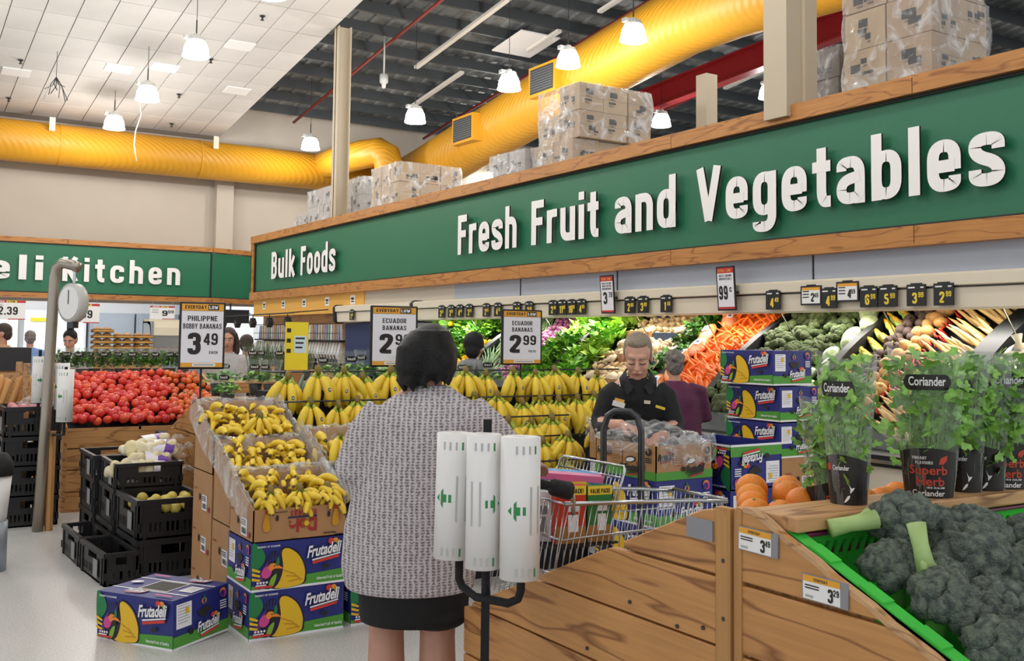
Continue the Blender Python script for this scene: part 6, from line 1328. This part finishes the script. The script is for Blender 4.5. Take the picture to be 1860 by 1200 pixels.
m=MB(); m.rings([(-.035,0,.5,.2,.155),(-.035,0,.6,.21,.17),(-.035,0,.75,.2,.165),(-.035,0,.9,.19,.16)],24); m.ball((.05,-.0,.53),(.13,.15,.06)); remesh(m.build('skirt',['skirt_black'],p),.012,4)
m=MB(); m.rings([(-.05,0,.62,.24,.19),(-.055,0,.7,.255,.2),(-.05,0,.85,.25,.2),(-.03,0,1.0,.235,.195),(-.005,0,1.15,.225,.18),(.005,0,1.25,.215,.16),(.01,0,1.31,.17,.125),(.01,.01,1.355,.1,.09),(.01,.01,1.375,.07,.075)],28)
m.tube([(-.15,0,1.27),(-.215,-.015,1.18),(-.262,-.03,1.06),(-.24,.06,1.0),(-.2,.22,.99)],[.085,.085,.08,.075,.06],12); m.tube([(.15,0,1.265),(.23,.015,1.2),(.3,.04,1.12),(.37,.14,1.07)],[.09,.085,.08,.06],12)
m.ball((-.255,.03,.72),(.05,.1,.11)); m.ball((-.26,.02,.66),(.04,.1,.05))
cd=remesh(m.build('cardigan',['cardigan_knit'],p),.011,7)
m=MB(); m.ball((.014,.02,1.51),(.092,.118,.1),20,14); m.ball((-.03,-.03,1.49),(.08,.09,.09),16,12)
random.seed(77)
for k in range(26):
    a=-PI*.95+k*.115; xx,yy=.014+.09*math.cos(a),.0+.1*math.sin(a); m.tube([(xx*.7,yy*.7,1.58),(xx*1.02,yy*1.02,1.5),(xx*.98,yy*.98,1.43),(xx*.8+U(-.01,.01),yy*.8,1.385+U(-.02,.02))],[.012,.016,.014,.004],6); m.tube([(-.04,-.04,1.5),(-.055,-.055,1.43),(-.06,-.055,1.375)],[.075,.062,.035],12); m.ball((.055,-.03,1.485),(.06,.075,.075),14,10); m.tube([(.03,-.07,1.43),(.05,-.085,1.395),(.035,-.09,1.372)],[.02,.014,.004],8); m.tube([(-.07,-.03,1.45),(-.088,-.04,1.39),(-.075,-.045,1.345)],[.035,.026,.006],8); m.tube([(-.04,-.07,1.45),(-.055,-.085,1.39),(-.04,-.085,1.35)],[.035,.024,.006],8); m.ball((.06,-.055,1.47),(.055,.05,.06),14,10); m.tube([(0,-.085,1.42),(-.01,-.1,1.385),(.015,-.09,1.36)],[.018,.014,.003],8)
remesh(m.build('hair',['hair_black'],p),.008,3)
# ---------------------------------------------------------------- employee bending over the carton
p=person((3.86,4.70,0),CAMROT-.06,'older employee in a black jacket with name badge sorting bananas in a carton')
m=MB()
for q in (-1,1): m.tube([(q*.1,0,.03),(q*.1,.02,.1),(q*.1,.02,.45),(q*.09,.03,.85)],[.045,.05,.06,.09],12); m.ball((q*.1,-.06,.04),(.045,.12,.04))
m.rings([(0,.03,.8,.17,.12),(0,.02,.95,.17,.12),(0,-.03,1.12,.17,.12),(0,-.08,1.27,.17,.11),(0,-.11,1.34,.1,.08)],20); m.tube([(0,-.11,1.3),(0,-.15,1.42)],[.058,.052],12)
m.tube([(-.16,-.09,1.25),(-.21,-.12,1.08),(-.17,-.33,1.08),(-.1,-.4,1.09)],[.05,.045,.033,.028],10); m.tube([(.16,-.09,1.25),(.21,-.12,1.07),(.14,-.36,1.03),(.08,-.42,1.02)],[.05,.045,.033,.028],10)
hand_on(m,(-.11,-.39,1.09),(.8,-.3,-.25),(0,-.3,1),-1,.5,1.1); hand_on(m,(.09,-.41,1.02),(-.7,-.4,-.4),(0,-.2,1),1,.6,1.1)
X=head_shape(m,(-.005,-.19,1.462),1.06,.42,-.1); remesh(m.build('body',['skin_pale'],p),.0055,2)
face(p,X,1.06,True)
m=MB(); m.rings([(0,.03,.72,.19,.15),(0,.02,.9,.19,.15),(0,-.02,1.08,.19,.15),(0,-.07,1.2,.185,.14),(0,-.1,1.265,.16,.115),(0,-.115,1.32,.1,.09),(0,-.12,1.345,.07,.07)],24)
m.tube([(-.11,-.1,1.275),(-.165,-.1,1.23),(-.215,-.12,1.08),(-.2,-.2,1.045),(-.15,-.35,1.08)],[.06,.066,.06,.055,.045],12); m.tube([(.11,-.1,1.275),(.165,-.1,1.23),(.215,-.12,1.06),(.2,-.2,1.03),(.13,-.37,1.03)],[.06,.066,.06,.055,.045],12)
jk=remesh(m.build('jacket',['jacket_black'],p),.011,5)
for q in (-1,1):
    up=[(q*.05,-.06,1.395),(q*.07,-.12,1.385),(q*.062,-.18,1.345),(q*.03,-.225,1.29)]; lo=[(q*.075,-.055,1.345),(q*.105,-.125,1.335),(q*.1,-.2,1.295),(q*.06,-.25,1.25)]
    m=MB(); m.add(up+lo+[(a*1.04,b_-.004,c-.006) for a,b_,c in up+lo],[(k,k+1,k+5,k+4) for k in range(3)]+[(k+8,k+12,k+13,k+9) for k in range(3)]+[(k+4,k+5,k+13,k+12) for k in range(3)]); m.build('collar',['jacket_black'],jk,True)
    MB().tube([(a*1.05,b_-.006,c-.004) for a,b_,c in lo[:3]],.0032,6).build('white_piping',['white'],jk,True)
MB().box((-.115,-.255,1.19),(.07,.008,.028),(.25,.25,0)).build('name_badge',['white'],jk); MB().box((-.11,-.252,1.212),(.055,.008,.016),(.25,.25,0)).build('badge_band',['yellow_panel'],jk)
MB().box((.045,-.262,1.205),(.035,.006,.018),(.25,.1,0)).build('logo_patch',['cream_panel'],jk); MB().box((.12,-.245,1.175),(.055,.006,.014),(.2,.3,0)).build('logo_patch',['price_yellow'],jk)
m=MB(); m.X=X; s=1.06; m.ball((0,.026*s,.044*s),(.079*s,.09*s,.081*s),18,12); m.ball((0,-.022*s,.093*s),(.056*s,.05*s,.028*s),16,10); m.ball((0,.07*s,.0),(.07*s,.05*s,.07*s)); 
for q in (-1,1): m.ball((q*.067*s,.012,.025*s),(.013*s,.035*s,.04*s))
m.X=Matrix.Identity(4); remesh(m.build('hair',['hair_grey'],p),.007,3)
# ---------------------------------------------------------------- simple standing figures
def figure(loc,rz,label,top,hair,h=1.62,skin='skin',style='short',stoop=0.,legs='jacket_black',arms='down',wide=1.,faced=True,pitch=0.):
    p=person(loc,rz,label); k=h/1.62; s=k; y1=-stoop
    m=MB()
    for q in (-1,1): m.tube([(q*.1*k,0,.03),(q*.1*k,.01,.1*k),(q*.1*k,.01,.45*k),(q*.09*k,.02,.82*k)],[.04*k,.045*k,.058*k,.085*k],10); m.ball((q*.1*k,-.05*k,.04*k),(.045*k,.12*k,.04*k))
    m.rings([(0,.01,.78*k,.16*k,.12*k),(0,y1*.3,1.0*k,.16*k,.11*k),(0,y1*.7,1.22*k,.17*k,.1*k),(0,y1,1.34*k,.08*k,.07*k)],18); m.tube([(0,y1,1.3*k),(0,y1*1.2-.01,1.43*k)],.052*k,10)
    hx=head_shape(m,(0,y1*1.3-.02,1.5*k-stoop*.2),k,pitch,0)
    pts={'down':[(.19,0,1.27),(.23,.02,1.03),(.21,-.08,.8)],'bent':[(.19,0,1.27),(.24,.0,1.04),(.17,-.25,1.02)]}[arms]
    for q in (-1,1):
        P=[(q*x*k*wide,y1*.8+y*k,z*k) for x,y,z in pts]; m.tube(P,[.048*k,.04*k,.03*k],8); d=Vector(P[2])-Vector(P[1]); hand_on(m,P[2],d,(0,-.4,1),q,.6,k)
    remesh(m.build('body',[skin],p),.01,2)
    m=MB(); m.rings([(0,.01,.7*k,.2*k*wide,.15*k*wide),(0,y1*.3,.95*k,.2*k*wide,.15*k*wide),(0,y1*.7,1.2*k,.2*k*wide,.14*k*wide),(0,y1*.85,1.29*k,.17*k*wide,.11*k),(0,y1,1.355*k,.08*k,.075*k)],20)
    for q in (-1,1): m.tube([(q*.13*k*wide,y1*.8,1.27*k)]+[(q*x*k*wide,y1*.8+y*k,z*k) for x,y,z in pts[:2]]+[tuple(Vector((q*pts[1][0]*k*wide,y1*.8+pts[1][1]*k,pts[1][2]*k))*.25+Vector((q*pts[2][0]*k*wide,y1*.8+pts[2][1]*k,pts[2][2]*k))*.75)],[.075*k,.075*k,.068*k,.05*k],10)
    remesh(m.build('top',[top],p),.014,4)
    m=MB(); m.rings([(-.0,.01,.1*k,.14*k,.1*k),(0,.01,.5*k,.16*k,.12*k),(0,.01,.85*k,.18*k,.13*k)],16); m.build('trousers',[legs],p,True)
    m=MB(); m.X=hx
    m.ball((0,.022*k,.045*k),(.084*k,.094*k,.083*k),16,10); m.ball((0,.06*k,-.01*k),(.076*k,.06*k,.08*k))
    if style=='long':
        for q in (-1,1): m.tube([(q*.06*k,.0,.06*k),(q*.085*k,.01*k,-.03*k),(q*.09*k,.0,-.13*k),(q*.08*k,-.01,-.2*k)],[.035*k,.036*k,.034*k,.015*k],8)
        m.tube([(0,.08*k,0),(0,.09*k,-.15*k)],[.08*k,.06*k],10)
    if style=='curly':
        for i in range(16): a=i*2.4; ph=.2+i*.1; m.ball((.075*k*math.sin(ph)*math.cos(a),.03*k+.085*k*math.sin(ph)*math.sin(a),.04*k+.075*k*math.cos(ph)),.028*k,8,6)
    if style=='bun': m.ball((0,.05*k,.14*k),.045*k,10,8)
    if style=='beanie': m.ball((0,.01*k,.065*k),(.1*k,.108*k,.105*k),16,12); m.tube([(0,.01*k,.02*k),(0,.01*k,.07*k)],[.1*k,.1*k],16)
    m.X=Matrix.Identity(4); remesh(m.build('hat' if style=='beanie' else 'hair',[hair],p),.009,3)
    if faced: face(p,hx,k,False,hair)
    return p
figure((5.42,6.1,0),CAMROT+PI+.1,'grey haired woman in a purple jumper facing the vegetable case','jumper_purple','hair_silver',1.48,style='curly',stoop=.06,arms='bent',faced=False,wide=1.1)
b_=figure((4.7,8.05,0),CAMROT+PI-.2,'person in a black beanie and grey hooded jacket behind the bananas','grey_jacket','jacket_black',1.57,style='beanie',faced=False,wide=1.15)
m=MB(); m.ball((0,.07,1.3),(.13,.09,.075)); m.build('hood',['grey_jacket'],b_,True); MB().b(-.03,.03,.155,.165,1.27,1.31).build('back_patch',['black'],b_)
figure((3.33,10.95,0),CAMROT+.15,'woman with long dark wavy hair facing the herbs','grey_cloth','hair_brown',1.64,style='long',arms='bent',pitch=.15)
figure((3.82,11.85,0),CAMROT+PI,'person in dark clothes with cropped hair seen from behind near the bulk bins','jacket_black','hair_brown',1.57,faced=False)
figure((2.15,13.5,0),CAMROT+.1,'dark haired woman with a bun half hidden behind the herbs','grey_cloth','hair_black',1.6,style='bun',pitch=.35)
figure((1.5,14.4,0),CAMROT-1.2,'man in a tan coat at the picture edge by the deli','tan_coat','hair_brown',1.68,skin='skin',arms='bent')
figure((2.2,17.5,0),CAMROT+PI+.4,'person in a blue shirt behind the scale pole','blue_shirt','hair_silver',1.6,faced=False)
# ================================================================ shrink wrapped carton loads on the cold room roof
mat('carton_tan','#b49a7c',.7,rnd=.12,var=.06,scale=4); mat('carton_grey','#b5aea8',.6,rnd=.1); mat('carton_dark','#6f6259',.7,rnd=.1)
film('shrink','#f4f6f8',.07,.06,4,1.,.5)
def carton_me(w,d,h,mt,seed):
    random.seed(seed); m=MB(); m.m=0; m.b(-w/2,w/2,-d/2,d/2,0,h); m.m=1
    for ax in (0,1):
        L=(w if ax else d); e=-(d if ax else w)/2-.002
        for k in range(3):
            u=U(-L*.3,L*.2); v=U(h*.15,h*.7); a,b_=U(.05,.12)*L/.4,U(.02,.06)*h/.25
            m.flat([(u,v),(u+a,v),(u+a,v+b_),(u,v+b_)],e,'y' if ax else 'x')
            for q in range(2): m.flat([(u,v-.02-.012*q),(u+a*U(.5,1),v-.02-.012*q),(u+a*.5,v-.014-.012*q),(u,v-.014-.012*q)],e,'y' if ax else 'x')
    m.m=2; m.flat([(-w/2,h*.48),(w/2,h*.48),(w/2,h*.49),(-w/2,h*.49)],-d/2-.001)
    return m.make([mt,'ink','carton_dark'])
def load(loc,n,size,label,mt='carton_tan',skip=(),dark=False,wrap=True,seed=0):
    r=empty('wrapped_pallet',loc,0,label,'pallet load','shrink wrapped carton loads'); nx,ny,nz=n; w,d,h=size; ms=[carton_me(w*.97,d*.97,h*.98,mt,seed*10+k) for k in range(4)]; random.seed(seed)
    for k in range(nz):
        for i in range(nx):
            for j in range(ny):
                if (i,j,k) in skip: continue
                link('carton',random.choice(ms),r,((i+.5)*w+U(-.015,.015),(j+.5)*d+U(-.015,.015),k*h),(0,0,U(-.03,.03)))
    if wrap:
        m=MB(); W,D,H=nx*w,ny*d,nz*h; N=26; vs=[];fs=[]; g=14
        per=[(t*W,-.02) for t in [i/10 for i in range(10)]]+[(W+.02,t*D) for t in [i/10 for i in range(10)]]+[(W-t*W,D+.02) for t in [i/10 for i in range(10)]]+[(-.02,D-t*D) for t in [i/10 for i in range(10)]]
        for q in range(g+1):
            for x,y in per:
                kk=min(nz-1,int(q/g*nz)); z=H*q/g; nn=.035*noise.noise(Vector((x*5,y*5,z*3+seed))); cx=(x-W/2)/W; cy=(y-D/2)/D; vs.append((x+nn*cx*2,y+nn*cy*2,z))
        P=len(per)
        for q in range(g):
            for j in range(P): j2=(j+1)%P; fs.append((q*P+j,q*P+j2,(q+1)*P+j2,(q+1)*P+j))
        m.add(vs,fs); m.build('shrink_wrap',['shrink'],r,True)
    return r
ZT=3.56
load((7.75,18.55,ZT),(2,4,3),(.42,.42,.34),'wrapped carton load partly hidden behind the slim cream post','carton_grey',seed=1); load((7.75,17.5,ZT),(2,2,3),(.45,.45,.34),'white printed cartons beside the slim cream post','carton_grey',seed=2); load((7.8,20.25,ZT),(2,2,2),(.42,.45,.3),'low carton pile at the end above Bulk Foods','carton_grey',seed=3)
load((7.62,15.65,ZT),(3,3,3),(.4,.36,.34),'wrapped carton load with crooked top above the gap after Bulk Foods','carton_tan',skip=((2,0,3),),seed=4)
load((7.5,11.55,ZT),(1,2,2),(.3,.42,.3),'small pale carton pile beside the tall wrapped load','carton_grey',seed=5)
load((7.62,10.58,ZT),(3,2,2),(.42,.46,.3),'lower half of the tall wrapped load above Fresh Fruit','carton_tan',seed=6); load((7.66,10.5,ZT+.61),(3,2,2),(.4,.45,.36),'upper half of the tall wrapped load above Fresh Fruit','carton_tan',seed=7,skip=((0,1,1),))
load((7.72,5.4,ZT),(2,2,3),(.42,.47,.36),'huge wrapped carton load on the Vegetables end of the sign','carton_tan',seed=8); load((7.74,5.42,ZT+1.09),(2,2,3),(.4,.46,.36),'upper tier of the huge wrapped load reaching the picture top','carton_tan',seed=9)
load((8.0,6.64,ZT),(1,1,3),(.4,.4,.31),'dark carton pile between the wide column and huge load','carton_dark',seed=10,wrap=True)

# ================================================================ deli kitchen behind the sign
mat('deli_white','#eceef0',.5); mat('deli_grey','#9aa3ad',.4,metal=.3); mat('deli_glass','#dfe9ee',.1); mat('meat','#c9766c',.4,rnd=.2); mat('fill_glow','#ffffff',.5,emit=2.2)
struct(MB().b(-12,9,30.2,30.4,0,3.2).build('wall_deli',['deli_white'])); struct(MB().b(-12,9,25.3,30.4,3.2,3.3).build('ceiling_deli',['deli_white']))
for x in (-1,2.4,5.8):
    o=tag(MB().b(x-.6,x+.6,26.2,28.6,3.12,3.19).build('pale_panel',['fill_glow']),'added glowing panel lighting the deli kitchen, hidden behind the sign','light','added deli fill panels')  # panels added out of view to brighten the deli
    l=bpy.data.lights.new('deli_fill_light','AREA'); l.energy=60; l.size=1.2; lo=bpy.data.objects.new('deli_fill_light',l); COL.objects.link(lo); lo.location=(x,27.2,3.08); lo.parent=None  # area lamp added below each unseen panel
for i,x in enumerate((.2,1.9,3.6)): tag(MB().b(x,x+1.55,29.9,30.15,.9,2.2).b(x+.75,x+.79,29.88,29.9,1.2,1.7).build('wall_cabinet',['deli_white']),'white deli wall cabinet with dark pull handle','cabinet','deli cabinets')
for i,x in enumerate((5.2,6.4,7.6)): 
    o=tag(MB().b(x,x+1.15,29.6,30.1,0,2.15).build('cool_door',['deli_grey']),'grey steel cold room door at the rear of the deli','door','cold room doors'); MB().b(x+.06,x+1.09,29.57,29.6,1.0,2.05).build('door_panel',['deli_grey'],o); MB().b(x+1.0,x+1.04,29.5,29.57,1.0,1.3).build('handle',['steel'],o)
o=empty('deli_counter',(2.5,24.2,0),0,'long white deli counter with steel top','counter'); MB().b(-6,2.2,0,.7,0,.95).build('counter_base',['deli_white'],o); MB().b(-6,2.25,-.05,.75,.95,1.0).build('counter_top',['steel'],o)
for i in range(6): tag(MB().b(0,.5,0,.4,0,.08).b(.05,.45,.05,.35,.08,.1).build('tray',['deli_grey'],None,False,(-.4+.8*i,24.3,1.0)),'steel tray lying on the deli counter','tray','deli trays')
dc=empty('meat_case',(5.2,22.6,0),0,'deli display case of pink meat with curved cream top','display case')
MB().b(0,1.5,0,.8,0,1.0).build('case_base',['deli_grey'],dc); MB().b(0,1.5,0,.75,1.0,1.03).build('shelf',['steel'],dc)
q=[(.0,1.55),(.04,1.72),(.14,1.85),(.4,1.9),(.8,1.9),(.8,1.82),(.42,1.82),(.18,1.77),(.1,1.68),(.06,1.55)]; m=MB(); m.prism(q,1.5,'x'); m.build('canopy',['cream_panel'],dc,fix=True); MB().b(0,.05,0,.8,1.0,1.85).build('end_post',['deli_grey'],dc); MB().b(0,1.5,.75,.8,1.0,1.9).build('back',['deli_white'],dc); MB().b(.05,1.45,.02,.04,1.03,1.55).build('glass',['case_glass'],dc)
random.seed(4); mm=MB().ball((0,0,0),(.11,.09,.07),10,7).make(['meat'],True)
for k in range(14): tag(link('meat_cut',mm,None,(5.35+.19*(k%7)+U(-.02,.02),22.75+.22*(k//7),1.12+.12*(k//7)),(0,0,U(0,3)),U(.8,1.2)),'pink piece of meat in the deli display case','meat','meat in the deli case')
# hanging deli price sheets
def sheet(x,z,w,h,txt,sup,label,frame=False):
    r=empty('hanging_sheet',(x,24.69,z),0,label,'price sign','deli price sheets'); m=MB(); m.m=0; m.b(-w/2,w/2,0,.006,0,h); e=-.001; m.m=1
    m.flat([(-w/2,h*.88),(w/2,h*.88),(w/2,h),(-w/2,h)],e); m.m=3; m.flat([(-w*.05,h*.89),(w*.25,h*.89),(w*.25,h*.99),(-w*.05,h*.99)],e-.001); m.m=1; m.flat([(0,0),(w/2,0),(w/2,h*.05),(0,h*.05)],e)
    put(m,'EXTRA',-w*.25,h*.9,h*.08,w*.28,4,e-.001); put(m,'LOW',w*.1,h*.9,h*.08,w*.2,2,e-.002); put(m,txt,w*(.0 if not frame else .1),h*.25,h*.42,w*(.56 if not frame else .22),2,e-.001,bold=.03)
    if sup: put(m,sup,w*.34,h*.45,h*.25,w*.24,2,e-.001,bold=.02)
    for k in range(3): m.m=2; m.flat([(-w*.42,h*(.72-.12*k if frame else .78-.05*k)),(-w*.15,h*(.72-.12*k if frame else .78-.05*k)),(-w*.15,h*(.745-.12*k if frame else .795-.05*k)),(-w*.42,h*(.745-.12*k if frame else .795-.05*k))],e)
    m.build('sheet_face',['white','red_band','ink','price_yellow','white'],r)
    MB().tube([(-w*.4,.003,h),(-w*.4,.003,2.37-z)],.004,4).build('hanger',['steel'],r); MB().tube([(w*.4,.003,h),(w*.4,.003,2.37-z)],.004,4).build('hanger',['steel'],r)
sheet(2.64,1.858,.69,.42,'2.39','','white hanging deli sheet reading 2.39'); sheet(4.18,1.81,.69,.44,'1.89','','white hanging deli sheet reading 1.89 behind the scale'); sheet(5.92,1.93,.57,.31,'9','99','small framed hanging deli card reading 9.99',True)
tag(MB().b(3.75,4.34,29.86,29.9,1.89,1.98).build('yellow_strip',['notice_yellow'],None),'thin yellow shelf strip behind the scale pole','strip')
# brown trays of baked goods
mat('tray_brown','#6a4a2a',.6,rnd=.2); mat('pastry','#c9955a',.6,rnd=.15)
random.seed(6)
tbm=MB().b(-.13,.13,-.1,.1,0,.04); tbm.m=1; tbm.ball((-.06,0,.045),(.06,.07,.03),10,6); tbm.ball((.06,0,.045),(.06,.07,.03),10,6); tbm.m=2; tbm.b(-.13,.13,-.102,-.1,.01,.03); tbm=tbm.make(['tray_brown','pastry','yellow_panel'],True)
for k in range(13):
    col_,lv=((k%3),k//3); tag(link('pastry_tray',tbm,None,(2.72+.28*col_,14.6+.1*col_,1.28+.075*lv)),'brown tray of baked goods stacked behind the herbs','tray','stacked pastry trays')
tag(MB().b(2.4,3.5,14.3,15.1,1.2,1.27).b(2.45,3.45,14.35,15.05,0,1.2).build('bakery_table',['bin_wood_x']),'table under the stacked pastry trays','table')
# bread rack and bucket at the picture edge
rk=empty('bread_rack',(.95,9.6,0),0,'pale wooden rack of baguettes at the picture edge','rack')
for x,y in ((.24,0),(-.4,0),(.24,.5),(-.4,.5)): MB().b(x-.025,x+.025,y-.025,y+.025,0,1.3).build('post',['edge_wood'],rk)
MB().b(-.4,.24,0,.5,.8,.83).build('shelf',['edge_wood'],rk); MB().b(-.4,.24,.45,.5,.83,1.2).build('back_board',['edge_wood'],rk)
random.seed(8); bgm=MB().tube([(0,0,0),(0,0,.03),(0,0,.3),(0,0,.34)],[.012,.026,.026,.01],8).make(['pastry'],True)
for k in range(14): tag(link('baguette',bgm,None,(.7+.045*k-.05*(k//7),9.65+.06*(k%3),.84+.03*(k%2)),(U(-.2,.2),U(.1,.35),0)),'tan baguette standing in the wooden rack','bread','baguettes in the rack')
b=empty('bucket',(.74,7.55,0),0,'white bucket with black lid at the picture edge','bucket'); MB().lathe([(.001,.32),(.11,.32),(.135,.62),(.13,.62)],18).build('pail',['white'],b,True); MB().lathe([(.135,.62),(.145,.62),(.14,.7),(.1,.76),(.001,.78)],18).build('lid',['matt_black'],b,True); MB().lathe([(.001,0),(.12,0),(.12,.32),(.001,.32)],18).build('stand',['deli_grey'],b,True)
mat('apple_pink','#d98f98',.35,rnd=.2); ap=MB().ball((0,0,0),.035,10,8).make(['apple_pink'],True)
for k in range(12): tag(link('apple',ap,None,(1.06+.07*(k%4),9.2+.09*(k//4),.93+U(0,.02))),'pink apple in the top black crate beside tomatoes','apple','pink apples')
crumple((1.22,9.3,.97),(.12,.12,.06),'crumpled clear bag on the top crate beside tomatoes',7)
# dark shelving behind the scale
sh=empty('shelf_unit',(1.0,12.2,0),0,'low brown shelf unit with green packs behind the scale pole','shelf'); MB().b(-.4,.55,0,.4,0,1.15).build('carcass',['post_wood'],sh); MB().b(-.4,.55,-.02,.45,1.15,1.4).build('top_bin',['crate_dark'],sh); MB().b(-.3,.4,-.015,0,.78,.98).build('green_pack',['p_band'],sh); MB().b(-.3,.4,-.016,0,.85,.9).build('pack_band',['white'],sh)

# ================================================================ bulk foods bay
mat('bin_clear','#d9dee0',.2,rnd=.2,hex2='#b88f66',scale=6); mat('spot_black','#15151a',.5)
struct(MB().b(7.32,7.4,15.9,21.6,.0,2.0).build('wall_bulk',['ply']))
bb=empty('bulk_rack',(7.0,19,0),0,'long rack of clear bulk food dispensers under the yellow panel','rack')
MB().b(.1,.34,16.85-19,21.5-19,1.0,1.05).build('shelf',['matt_black'],bb); MB().b(.1,.34,16.85-19,21.5-19,1.47,1.5).build('shelf',['matt_black'],bb); MB().b(.0,.34,16.85-19,21.5-19,0,.95).build('base',['ply'],bb)
tbm_=MB().prism([(0,.05),(.14,.05),(.14,.42),(.05,.42),(0,.2)],.1,'y'); tbm_.m=1; tbm_.b(-.03,.02,.02,.08,.06,.12); tbm_.tube([(-.03,.05,.1),(-.06,.05,.2)],.012,6); tbm_=tbm_.make(['bin_clear','spot_black'])
for k in range(33): link('dispenser',tbm_,bb,(.1,16.9-19+.14*k,1.04))
random.seed(3); cols=['#c9b8a8','#9fb0cf','#d3a06a','#e4e4ea','#8fb59a','#b9a6c4','#e0c9a0']
for k in range(30): 
    mt='bagcol%d'%(k%7); mat(mt,cols[k%7],.4,rnd=.05,var=.15,scale=12); link('bag',MB().box((0,0,.14),(.06,.11,.28),(0,U(-.1,.1),0)).make([mt]),bb,(.2,16.95-19+.152*k,1.5))
m=MB()
for k in range(40): m.tube([(.08,16.9-19+.117*k,1.5),(.08,16.9-19+.117*k,1.8)],.004,4)
m.tube([(.08,16.85-19,1.8),(.08,21.5-19,1.8)],.007,5); m.tube([(.08,16.85-19,1.62),(.08,21.5-19,1.62)],.006,5); o=m.build('wire_guard',['spot_black'],bb)
tk=empty('track_light',(6.3,19.6,1.95),0,'black track rail with small square spotlights over the bulk bay','track light')
MB().tube([(0,-2.6,.02),(0,2.6,.0)],.012,6).build('rail',['spot_black'],tk); MB().tube([(0,-2.2,.02),(.8,-2.2,.1)],.01,5).tube([(0,2.2,.02),(.8,2.2,.1)],.01,5).build('bracket',['spot_black'],tk)
for k in range(6): MB().box((0,-2.3+.95*k,-.14),(.1,.13,.13),(.78,0,0)).tube([(0,-2.3+.95*k,0),(0,-2.3+.95*k,-.1)],.01,5).build('spotlight',['spot_black'],tk)
tag(MB().b(7.46,8.05,24.83,24.88,1.87,2.2).tube([(7.6,24.9,2.15),(7.6,24.9,2.37)],.02,6).build('screen',['black']),'dark hanging screen at the deli corner','screen')
